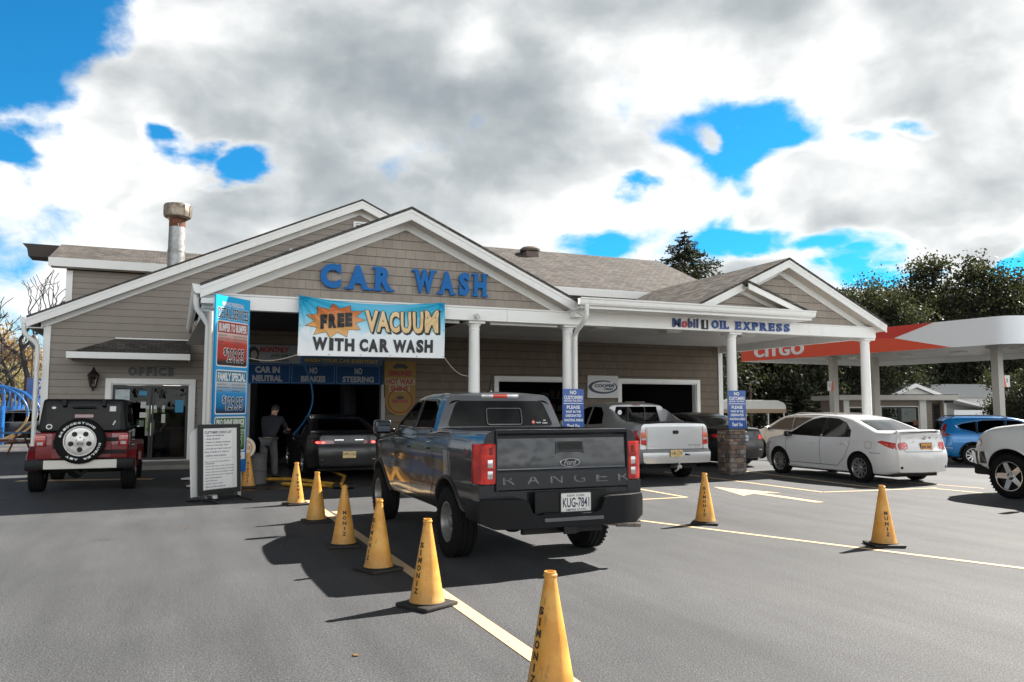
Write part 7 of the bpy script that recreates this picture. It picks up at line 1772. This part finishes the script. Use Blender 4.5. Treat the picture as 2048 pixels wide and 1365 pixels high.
post(33.2-29.2, 33.6-36.32, '3', True); post(33.75-29.2, 24.5-36.32, '1', False)
for u in (3.0, 12.2): p = w3((u, 7.2), 0); mb = MB(); mb.box(p.x-.21, p.x+.21, p.y-.21, p.y+.21, -.5, z0+.27); mb.obj('canopy_post', mat('post_beige', (.5, .47, .43), .5), fs)

# ================================================================ kiosk, house, shelter beyond
fwv = Vector((math.sin(R(22.77)), math.cos(R(22.77)), 0)); rtv = Vector((fwv.y, -fwv.x, 0))
KS = siding_mat('kiosk_siding', (.30, .255, .21), .2, .6, shingle=False)
ki = thing('kiosk', 'low flat roofed shop with wide windows under the fuel canopy', 'shop', (38.4, 38.1, 0), math.atan2(-.38, .925)*0+R(-24.5))
# local x runs along the front (to the right), y away from the viewer
mb = MB(); wall_holes(mb, 0, 5.4, -.5, 2.1, [(.35, 1.95, .55, 1.62), (2.3, 4.55, .15, 1.68)], 0, .15)
mb.box(0, .15, .15, 4, -.5, 2.1); mb.box(0, 6.4, 4, 4.15, -.5, .7); mb.box(5.25, 5.4, .15, .9, -.5, 2.1)
mb.obj('wall', KS, ki)
mb = MB(); mb.box(5.401, 6.45, .9, 1.0, 1.9, 2.1); mb.box(6.3, 6.45, .75, 4, -.5, 2.1); mb.obj('wall', KS, ki)
mb = MB(); mb.box(-.45, 6.75, -.55, 4.6, 2.1, 2.42); mb.obj('roof', mat('kiosk_fascia', (.60, .57, .53), .5), ki, bevel=.01)
mb = MB(); mb.box(-.47, 6.77, -.57, 4.62, 2.421, 2.45); mb.obj('roof_edge', BLACK, ki)
mb = MB()
for a, b, c, d in ((.35, 1.95, .55, 1.62), (2.3, 4.55, .15, 1.68)):
    for q in ((a-.06, a, c-.06, d+.06), (b, b+.06, c-.06, d+.06), (a, b, c-.06, c), (a, b, d, d+.06)): mb.box(q[0], q[1], -.03, -.001, q[2], q[3])
mb.obj('window_surround', WHITE, ki)
mb = MB()
for a, b, c, d in ((.35, 1.95, .55, 1.62), (2.3, 4.55, .15, 1.68)):
    for q in ((a, a+.08, c, d), (b-.08, b, c, d), (a+.08, b-.08, c, c+.08), (a+.08, b-.08, d-.08, d)): mb.box(q[0], q[1], .02, .09, q[2], q[3])
    mb.box((a+b)/2-.12, (a+b)/2+.12, .03, .1, c, d)
mb.obj('window_frame', ALU, ki)
mb = MB(); mb.box(.4, 1.9, .05, .056, .6, 1.58); mb.box(2.36, 4.5, .05, .056, .2, 1.62); mb.obj('glass', GLASS, ki)
for q in ((4.6, 5.0, -.15, -.001), (-.02, .3, -.1, -.001), (6.451, 6.6, .6, .9)): mb = MB(); mb.box(*q, -.5, 2.1); mb.obj('pilaster', WHITE, ki)
mb = MB(); 
for q in ((5.42, 5.5, .1, 1.85), (5.82, 5.92, .1, 1.85), (6.2, 6.28, .1, 1.85)): mb.box(q[0], q[1], .85, .93, q[2], q[3])
mb.box(5.42, 6.28, .85, .93, 1.76, 1.85); mb.box(5.42, 6.28, .85, .93, .02, .12); dk = mb.obj('door', ALU, ki); mb = MB(); mb.box(5.5, 6.2, .88, .886, .12, 1.76); mb.obj('glass', GLASS, dk)
mb = MB(); mb.box(6.46, 6.9, .3, .55, 1.95, 2.09); mb.obj('wall_lamp', BLACK, ki)
mb = MB(); mb.box(4.2, 4.5, -.06, -.035, .55, .85); mb.obj('window_poster', mat('brown_poster', (.2, .09, .05), .6), ki)
# white house
ho = thing('house', 'white boarded house with glaring pale roof behind the flat shop', 'house', (54.5, 47.0, 0), R(-22.8))
MR = mat('pale_metal_roof', (.84, .84, .84), .35); WL = siding_mat('white_clapboard', (.62, .61, .58), .16, 1, shingle=False)
mb = MB(); mb.box(-1.8, 9, 0, 6, -.5, 2.5); mb.prism([(-1.8, 2.5), (1.9, 2.5), (.05, 3.25)], 'y', -.6, 2); mb.obj('wall', WL, ho)
mb = MB(); mb.prism([(-.4, 2.45), (3.3, 3.62), (6.5, 2.45)], 'x', .6, 9.3)
for s in (1, -1): band(mb, .05, 3.42, .05+s*2.1, 2.55, .12, 0, -.9, 3)
mb.obj('roof', MR, ho)
mb = MB()
for s in (1, -1): band(mb, .05, 3.419, .05+s*2.1, 2.549, 0, -.16, -.9, -.85)
mb.obj('fascia', WHITE, ho)
mb = MB(); mb.box(2.2, 6.0, -2.2, -.05, -.5, 1.45); mb.prism([(2.0, 2.25), (6.3, 1.2), (6.3, 1.35), (2.0, 2.42)], 'y', -2.4, -.05); mb.obj('lean_to', MR, ho)
gb = thing('shed', 'small grey flat roofed shed by the tree at the right edge', 'shed', (44.9, 29.6, 0), R(-22.8)); mb = MB(); mb.box(-1.6, 1.8, 0, 2, -.5, 2.0); mb.obj('wall', mat('grey_shed_wall', (.25, .26, .28), .7), gb); mb = MB(); mb.box(-1.8, 2.0, -.3, 2.2, 2.0, 2.2); mb.obj('roof', mat('grey_shed_roof', (.2, .2, .21), .7), gb)
mb = MB(); mb.box(-1.0, 1.3, -.05, -.001, 1.2, 1.5); mb.obj('sign_panel', mat('shed_sign_dark', (.06, .06, .065), .6), gb)
# white fabric shelter
sh = thing('shelter', 'white fabric shelter roof standing behind the stone pier', 'shelter', (27.6, 37.4, 0), R(-22.8))
prof = [(-.1, 1.36), (-.1, 1.75), (.0, 1.98), (.18, 2.08), (4.0, 2.05), (4.35, 1.9), (4.45, 1.72), (4.45, 1.36)]
mb = MB(); mb.prism(prof, 'y', 0, 3.0); mb.obj('canopy_roof', mat('white_fabric', (.78, .77, .74), .6, var=.05), sh, bevel=.03)
mb = MB(); mb.box(-.1, 4.45, -.012, -.001, 1.34, 1.56); mb.obj('valance', mat('tan_valance', (.42, .30, .2), .7), sh)
for x in (.0, 2.2, 4.35):
    for y in (.1, 2.9): mb = MB(); mb.cyl((x, y, -.5), (x, y, 1.4), .035); mb.obj('post', WHITE, sh)
# utility post
up = thing('lamp_post', 'short brown lamp post among the dark trees left of the fuel canopy', 'lamp post', (39.65, 48.4, 0)); mb = MB(); mb.cyl((0, 0, -.5), (0, 0, 3.7), .13, .10, 10); mb.obj('pole', mat('weathered_wood', (.13, .09, .065), .85), up, smooth=50)
mb = MB(); mb.tube([(0, 0, 3.5), (.25, -.1, 3.6), (.5, -.2, 3.55)], .04, 6); mb.ball((.55, -.2, 3.5), .14, 8, 6, (1.3, 1, .7)); mb.tube([(0, 0, 3.4), (-.8, .2, 3.5)], .03, 5); mb.obj('lamp_head', mat('lamp_grey', (.4, .4, .4), .5), up)

# ================================================================ vacuum arches at the left
VB_ = mat('arch_blue', (.012, .13, .42), .35, coat=.4); VY = mat('hose_tan', (.58, .38, .16), .5)
def vac(loc, label=None):
    t = thing('vacuum_station', 'blue vacuum arch with tan hose at the left of the building', 'vacuum station', loc, R(-22), 'blue vacuum arches with hoses')
    mb = MB(); mb.cyl((0, 0, 0), (0, 0, 1.95), .085, n=14); mb.obj('post', VB_, t, smooth=50)
    mb = MB(); mb.cyl((0, -.14, .75), (0, -.14, 1.5), .15, n=16); mb.cyl((0, -.14, 1.5), (0, -.14, 1.72), .09, n=12); mb.obj('canister', VB_, t, smooth=40)
    ring = lambda a: Vector((-.55+2.05*math.cos(R(a)), .0, 1.40+1.24*math.sin(R(a))))
    mb = MB(); mb.tube([ring(a) for a in range(150, -9, -6)], .05, 8); mb.tube([(0, 0, 1.9), (.02, 0, 2.3), (-.1, 0, 2.62)], .05, 8); mb.obj('arch', VB_, t, smooth=60)
    mb = MB(); mb.tube([ring(a)+Vector((0, .03, 0)) for a in range(2, -84, -6)]+[Vector((-.6, -.05, .25)), Vector((-.4, -.12, .7))], .045, 8); mb.obj('hose', VY, t, smooth=60)
    return t
def ptl(px, D):
    l = (px-1024)/1600*D; return (math.sin(R(22.77))*D+math.cos(R(22.77))*l, math.cos(R(22.77))*D-math.sin(R(22.77))*l)
v0 = vac((*ptl(10, 36), 0))
vl = ['blue vacuum arch nearest the camera, beside the picnic table', 'blue vacuum arch second from the picnic table', 'blue vacuum arch in the middle of the row', 'blue vacuum arch second from the far end', 'blue vacuum arch at the far end of the row', 'blue vacuum arch cut by the left photo edge']
v0['label'] = vl[0]
for i, (x, y) in enumerate((ptl(22, 39.5), ptl(32, 43), ptl(41, 46.5), ptl(48, 50), ptl(-14, 33))):
    c = copy_tree(v0); c.location = (x, y, 0); c['label'] = vl[i+1]
# picnic table with a seated person
tb = thing('picnic_table', 'rust red picnic table with blue edge at the far left', 'picnic table', (-5.75, 34.0, 0), R(-20)); RD = mat('rust_red_wood', (.2, .06, .03), .7)
mb = MB(); mb.box(-.9, .9, -.38, .38, .70, .75); mb.obj('table_top', mat('blue_table_top', (.02, .12, .3), .5), tb)
for y in (-.7, .7): mb = MB(); mb.box(-.9, .9, y-.13, y+.13, .42, .46); mb.obj('bench', RD, tb)
for x in (-.65, .65):
    mb = MB(); mb.tube([(x, -.75, 0), (x, -.2, .70)], .035, 6); mb.tube([(x, .75, 0), (x, .2, .70)], .035, 6); mb.box(x-.03, x+.03, -.75, .75, .37, .42); mb.obj('leg_frame', RD, tb)
J = stance(12, .5); J.update({'pelvis': (0, 0, .56), 'waist': (0, .04, .74), 'chest': (0, .1, .97), 'neck': (0, .14, 1.13), 'head': (0, .18, 1.27), 'lsh': (-.2, .1, 1.03), 'rsh': (.2, .1, 1.03), 'lel': (-.25, .25, .85), 'rel': (.25, .25, .85), 'lwr': (-.15, .45, .84), 'rwr': (.15, .45, .84), 'lhp': (-.1, .05, .53), 'rhp': (.1, .05, .53), 'lkn': (-.12, .46, .55), 'rkn': (.12, .46, .55), 'lan': (-.12, .42, .1), 'ran': (.12, .42, .1)})
person('person in khaki shirt sitting at the far picnic table, back to the camera', (-6.2, 33.38, 0), -10, J, mat('khaki_shirt', (.24, .21, .16), .85), mat('pale_trousers', (.4, .38, .34), .85), BLACK, mat('grey_hair', (.2, .19, .18), .7))
# parked dark car beyond the arches
dk_, x0 = crossover('crossover', 'dark parked crossover half hidden behind the vacuum arches', (-7.0, 43.5), R(180), BLACKP, L=4.4, H=1.5, glassm=PRIV)
ql = thing('lube_sign', 'blue quick lube sign sticking out behind the building corner', 'sign', (-6.62, 46.2, 0)); mb = MB(); mb.box(-.2, 1.75, -.05, .05, 2.1, 3.1); b = mb.obj('sign_panel', NB, ql); f = plane_fn((0, -.051, 0), (1, 0, 0), (0, 0, 1)); mb = MB(); text(mb, 'QUICK', .05, 1.6, 2.68, 3.0, fn_off(f, .002), .03); text(mb, 'LUBE', .05, 1.35, 2.2, 2.55, fn_off(f, .002), .03); mb.obj('sign_lettering', PAPER, b)
for x in (.2, 1.4): mb = MB(); mb.cyl((x, .1, 0), (x, .1, 2.6), .06); mb.obj('post', VB_, ql)
gp = thing('flood_lamp', 'grey flood lamp on a pole just left of the office corner', 'lamp', (-7.2, 50, 0)); mb = MB(); mb.cyl((0, 0, 0), (0, 0, 5.4), .045); mb.obj('pole', mat('dark_pole', (.06, .06, .06), .6), gp); mb = MB(); mb.ball((.05, -.1, 5.2), .32, 10, 8, (.7, .6, 1.3)); mb.obj('lamp_head', mat('lamp_dark_grey', (.10, .10, .11), .5), gp, smooth=60)
wr = MB(); wr.tube([(-14, 30, 9.2), (-12, 40, 7.3), (-10.2, 48, 6.2), (-9.6, 53, 5.7)], .02, 5); o = wr.obj('power_line', BLACK, None); tag(o, 'thin overhead cable running down behind the left trees', 'cable')

# ================================================================ trees
def leaf_mat(name, c1, c2, c3):
    m = mat(name, c1, .6); t = NT(m.node_tree); b = m.node_tree.nodes['Principled BSDF']
    g = t('ShaderNodeNewGeometry'); r = g.outputs['Random Per Island']
    col = t.ramp(r, [(0, c1), (.5, c2), (1, c3)], 'LINEAR'); t.put(b.inputs['Base Color'], col)
    out = [n for n in t.n if n.type == 'OUTPUT_MATERIAL'][0]
    tr = t('ShaderNodeBsdfTranslucent', t.mix(1.0, col, (1.5, 1.6, .9), 'MULTIPLY')); mx = t('ShaderNodeMixShader', .38, b.outputs[0], tr.outputs[0]); t.l.new(mx.outputs[0], out.inputs[0]); return m
MAPLE = leaf_mat('maple_leaves', (.019, .025, .012), (.030, .035, .019), (.058, .058, .036))
DKLEAF = leaf_mat('dark_leaves', (.022, .028, .016), (.034, .040, .022), (.05, .05, .03))
AUTUMN = leaf_mat('autumn_leaves', (.20, .10, .035), (.30, .19, .09), (.36, .29, .19))
TANL = leaf_mat('tan_leaves', (.20, .17, .10), (.28, .23, .15), (.34, .30, .22))
NEEDLE = leaf_mat('spruce_needles', (.016, .020, .014), (.026, .030, .02), (.04, .042, .03))
BARK = mat('bark', (.07, .055, .045), .9, var=.3, vscale=6)
def crown_mesh(seed, rx, rz, clumps, per, leaf, hollow=.45, flat=.7, spread=.20):
    """leaf cards gathered in clumps over an uneven crown; unit: metres, centre at 0"""
    rg_ = np.random.default_rng(seed); V = []; F = []
    k = 0; cs_ = []
    while len(cs_) < clumps:
        d = rg_.normal(size=3); d /= np.linalg.norm(d)
        nz = noise.noise(Vector(d*1.7+seed*3.1)); r = (hollow+(1-hollow)*rg_.random()**.6)*(1+.38*nz)
        c = d*r*np.array([rx, rx, rz]); 
        if c[2] < -rz*.85: continue
        cs_.append((c, rg_.uniform(.6, 1.35)))
    for c, s in cs_:
        n = int(per*s); pts = c+rg_.normal(size=(n, 3))*np.array([rx*spread, rx*spread, rz*spread*flat])*s
        for p in pts:
            a = rg_.normal(size=3); a /= np.linalg.norm(a); b = np.cross(a, rg_.normal(size=3)); b /= np.linalg.norm(b); q = leaf*rg_.uniform(.6, 1.3)
            o = len(V); V += [tuple(p-a*q), tuple(p+b*q*.55), tuple(p+a*q), tuple(p-b*q*.55)]; F.append((o, o+1, o+2, o+3))
    me = bpy.data.meshes.new('crown'); me.from_pydata(V, [], F); return me
def limbs(mb, h, rx, rz, cz, r0, seed, n=9):
    rnd = random.Random(seed); mb.tube([(0, 0, 0), (.1, 0, h*.3), (.0, .1, h*.6), (.05, 0, h*.85)], [r0*1.25, r0, r0*.7, r0*.25], 9)
    for k in range(n):
        a = 2*math.pi*k/n+rnd.uniform(-.3, .3); s = rnd.uniform(.30, .6)*h; L = rnd.uniform(.6, .95)
        mb.tube([(0, 0, s), (math.cos(a)*rx*L*.4, math.sin(a)*rx*L*.4, s+rz*.35), (math.cos(a)*rx*L*.8, math.sin(a)*rx*L*.8, min(cz+rz*.6, s+rz*.8))], [r0*.45, r0*.28, r0*.08], 6)
CM = {}
def tree(name, label, x, y, h, rx, rz, m, kind, seed, group=None, clear=None):
    t = thing(name, label, 'tree', (x, y, -.4 if x > 15 else 0), 0, group); cz = h-rz
    mb = MB(); limbs(mb, h, rx, rz, cz, h*.024, seed); mb.obj('trunk', BARK, t, smooth=60)
    key = (kind, m.name)
    if key not in CM:
        sp = {'a': (1, 1, 1, 105, 260, .030), 'b': (2, 1, 1, 95, 270, .031), 'c': (5, 1, 1, 75, 300, .034)}[kind]
        CM[key] = crown_mesh(sp[0], 1, 1, sp[3], sp[4], sp[5], .5, .8, .13); CM[key].materials.append(m)
    c = bpy.data.objects.new('crown', CM[key]); COL.objects.link(c); c.parent = t; c.location = (0, 0, cz); c.scale = (rx, rx, rz); c.rotation_euler = (0, 0, seed*1.3); return t
def pt(px, D): 
    l = (px-1024)/1600*D; p = fwv*D+rtv*l; return p.x, p.y
def zt(py, D): return 1.63+(816-py)/1600*D
GR = 'leafy trees behind the fuel canopy'
specs = [(1735, 70, 545, 4.6, 5.0, 'a', 'rounded dark green tree just right of the small gable roof'), (1905, 78, 498, 6.0, 6.0, 'b', 'tallest dark green tree above the canopy fascia'), (1818, 84, 560, 4.5, 5.4, 'c', 'lower dark green tree between the two taller crowns'), (2030, 72, 560, 4.4, 4.6, 'a', 'dark green tree rising at the right photo edge'), (1985, 88, 550, 5.0, 5.6, 'c', 'broad dark tree right of the tallest crown'), (2120, 80, 540, 5.5, 6, 'b', 'dark green tree cut by the right photo edge'), (1665, 86, 565, 4.4, 5.0, 'b', 'dark green tree peeping over the right gable slope')]
for i, (px, D, py, rx, rz, k, lb) in enumerate(specs): x, y = pt(px, D); tree('broadleaf_tree', lb, x, y, zt(py, D), rx, rz, MAPLE, k, i+1, GR)
belt = [(1480, 66, 700, 'dark tree behind the shelter, left of the first canopy post'), (1545, 72, 690, 'dark tree behind the brown lamp post'), (1600, 64, 705, 'dark tree behind the canopy post with flag 3'), (1665, 70, 690, 'dark tree between canopy post and white column'), (1725, 66, 695, 'dark tree directly behind the end column of the porch'), (1790, 70, 690, 'dark tree above the left half of the flat shop'), (1850, 76, 690, 'dark tree above the white house ridge'), (1915, 72, 690, 'dark tree behind the right half of the white house'), (1990, 70, 690, 'dark tree behind the canopy post with flag 1'), (2060, 74, 680, 'dark tree low at the right photo edge'), (1420, 74, 700, 'dark tree half hidden by the porch wall corner')]
for i, (px, D, py, lb) in enumerate(belt):
    x, y = pt(px, D); h = max(8.5, zt(py, D)); tree('broadleaf_tree', lb, x, y, h, 3.6, h*.5, DKLEAF, 'abc'[i % 3], i+11, 'dark trees under the fuel canopy')
x, y = pt(2050, 44); tree('broadleaf_tree', 'hazy leafy tree in front of the shed at the right edge', x, y, 4.6, 1.9, 2.2, MAPLE, 'c', 31)
def spruce(name, label, x, y, h, r, seed, tiers=26, group=None):
    t = thing(name, label, 'tree', (x, y, -.4 if x > 15 else 0), 0, group); rnd = random.Random(seed); mb = MB(); mb.tube([(0, 0, 0), (0, 0, h*.5), (0, 0, h)], [h*.018, h*.011, h*.002], 8)
    V = []; F = []; rg_ = np.random.default_rng(seed)
    for i in range(tiers):
        f = (i+.3)/tiers; z = h*(.10+.90*f); L = min(r*.42, r*(1-f)**.85*rnd.uniform(.8, 1.15)+.10); nb = max(4, int(11*(1-f)+3))
        for k in range(nb):
            a = 2*math.pi*k/nb+rnd.uniform(-.4, .4)+i; l = L*rnd.uniform(.65, 1.15); dx, dy = math.cos(a), math.sin(a); ps = []
            for q in range(9):
                s = q/8; ps.append(Vector((dx*l*s, dy*l*s, z-l*.42*s+l*.30*s*s)))
            if i % 2 == 0: mb.tube([ps[0], ps[4], ps[8]], [.03, .02, .006], 4)
            for q in range(1, 9):
                p = ps[q]; s = q/8
                for m_ in range(12):
                    o = p+Vector(rg_.normal(size=3))*l*.06; side = Vector((-dy, dx, 0))*rnd.uniform(-1, 1); d = (side+Vector((dx, dy, 0))*.7+Vector((0, 0, rnd.uniform(-.7, .1)))).normalized()*min(l, 1.9)*.22*rnd.uniform(.7, 1.2)*(1.15-s*.55); w = d.cross(Vector(rg_.normal(size=3))).normalized()*(min(l, 1.5)*.03+.012)
                    n0 = len(V); V += [o-w, o+d*.6-w*1.2, o+d, o+d*.5+w]; F.append((n0, n0+1, n0+2, n0+3))
    mb.obj('trunk', BARK, t); me = bpy.data.meshes.new('foliage'); me.from_pydata([tuple(v) for v in V], [], F); me.materials.append(NEEDLE); c = bpy.data.objects.new('foliage', me); COL.objects.link(c); c.parent = t; return t
x, y = pt(1374, 60); spruce('spruce_tree', 'dark spruce standing behind the shingled roof ridge', x, y, zt(464, 60)+.7, 10.8, 3, 50)
for i, (px, lb) in enumerate(((1525, 'little young spruce left behind the shelter'), (1572, 'little young spruce in the middle behind the shelter'), (1618, 'little young spruce beside the canopy post with flag 3'))): x, y = pt(px, 52); spruce('young_spruce', lb, x, y, 2.9, .75, i+5, 12, 'young spruces behind the shelter')
# left: autumn growth and a bare tree
LS = [(5, 62, 660, 3.2, 4.2, AUTUMN, 'orange autumn tree at the far left photo edge'), (40, 58, 735, 2.6, 2.7, TANL, 'tan leaved bushy tree behind the vacuum arches'), (-45, 56, 700, 3.0, 3.4, TANL, 'pale tan tree cut by the left photo edge'), (75, 66, 720, 2.8, 3.4, AUTUMN, 'brown autumn tree just left of the office corner'), (15, 70, 715, 3.2, 3.6, DKLEAF, 'dark green bush among the autumn trees'), (-100, 62, 640, 4, 5, AUTUMN, 'tall autumn tree outside the left edge')]
for i, (px, D, py, rx, rz, m, lb) in enumerate(LS): x, y = pt(px, D); tree('autumn_tree' if m is not DKLEAF else 'broadleaf_tree', lb, x, y, zt(py, D), rx, rz, m, 'abc'[i % 3], i+41, 'autumn trees on the left')
def bare_tree(label, x, y, h, seed):
    t = thing('bare_tree', label, 'tree', (x, y, 0)); rnd = random.Random(seed); mb = MB()
    def grow(p, d, L, r, k):
        P = [p]; q = p; dd = d
        for i in range(4): dd = (dd+Vector((rnd.gauss(0, .16), rnd.gauss(0, .16), rnd.gauss(.05, .10)))).normalized(); q = q+dd*L/4; P.append(q)
        mb.tube(P, [max(.022, r*w_) for w_ in (1, .9, .8, .72, .66)], 5 if k < 3 else 4)
        if k >= 6: return
        for j in range(2 if k < 1 else rnd.choice((2, 2, 3))):
            b = P[-1] if j == 0 else P[rnd.choice((2, 3))]; s = Vector((rnd.gauss(0, 1), rnd.gauss(0, 1), rnd.gauss(.1, .5))).normalized(); grow(b, (dd+s*rnd.uniform(.5, .95)).normalized(), L*rnd.uniform(.64, .84), r*.64, k+1)
    grow(Vector((0, 0, 0)), Vector((0, 0, 1)), h*.30, h*.022, 0); mb.obj('trunk', mat('bare_bark', (.045, .04, .042), .9), t); return t
x, y = pt(58, 50); bare_tree('leafless dark tree beside the office gable corner', x, y, 12.0, 6)
x, y = pt(18, 54); bare_tree('smaller leafless tree near the left photo edge', x, y, 10.5, 9)
# far screen of woods behind everything
mb = None
def woods(name, px0, px1, D, h, seed, m, dens=90, ends=None):
    rg_ = np.random.default_rng(seed); V = []; F = []
    a = Vector((*pt(px0, D), 0)); b = Vector((*pt(px1, D), 0))
    if ends: a, b = Vector(ends[0]), Vector(ends[1])
    d = (b-a); L = d.length; n = int(L*dens)
    for i in range(n):
        s = rg_.random(); hh = h*(.8+.35*noise.noise(Vector((s*L*.18, seed, 0)))); p = a+d*s+Vector((rg_.normal()*1.5, rg_.normal()*1.5, hh*rg_.random()**.8))
        u = Vector(rg_.normal(size=3)).normalized(); w = u.cross(Vector(rg_.normal(size=3))).normalized(); q = rg_.uniform(.18, .42)*(1 if dens > 60 else 1.9); o = len(V); V += [tuple(p-u*q), tuple(p+w*q*.6), tuple(p+u*q), tuple(p-w*q*.6)]; F.append((o, o+1, o+2, o+3))
    me = bpy.data.meshes.new(name); me.from_pydata(V, [], F); me.materials.append(m); o = bpy.data.objects.new(name, me); COL.objects.link(o); return o
o = woods('far_woods', 1380, 2300, 96, 11, 3, DKLEAF); tag(o, 'far dark woods closing the view at the right', 'woods', None, 'stuff')
o = woods('far_bushes', -220, 130, 72, 5.5, 8, TANL); tag(o, 'far tan bushes closing the view at the left', 'bushes', None, 'stuff')
o = woods('unseen_woods', 0, 0, 0, 14.5, 5, DKLEAF, 70, ((-75, -34, 0), (70, -46, 0))); tag(o, 'unseen dark woods behind the photographer, mirrored in the car glass and raised to shade the porch', 'woods', None, 'stuff')  # unseen tree line, raised and thickened to keep low sky off the porch
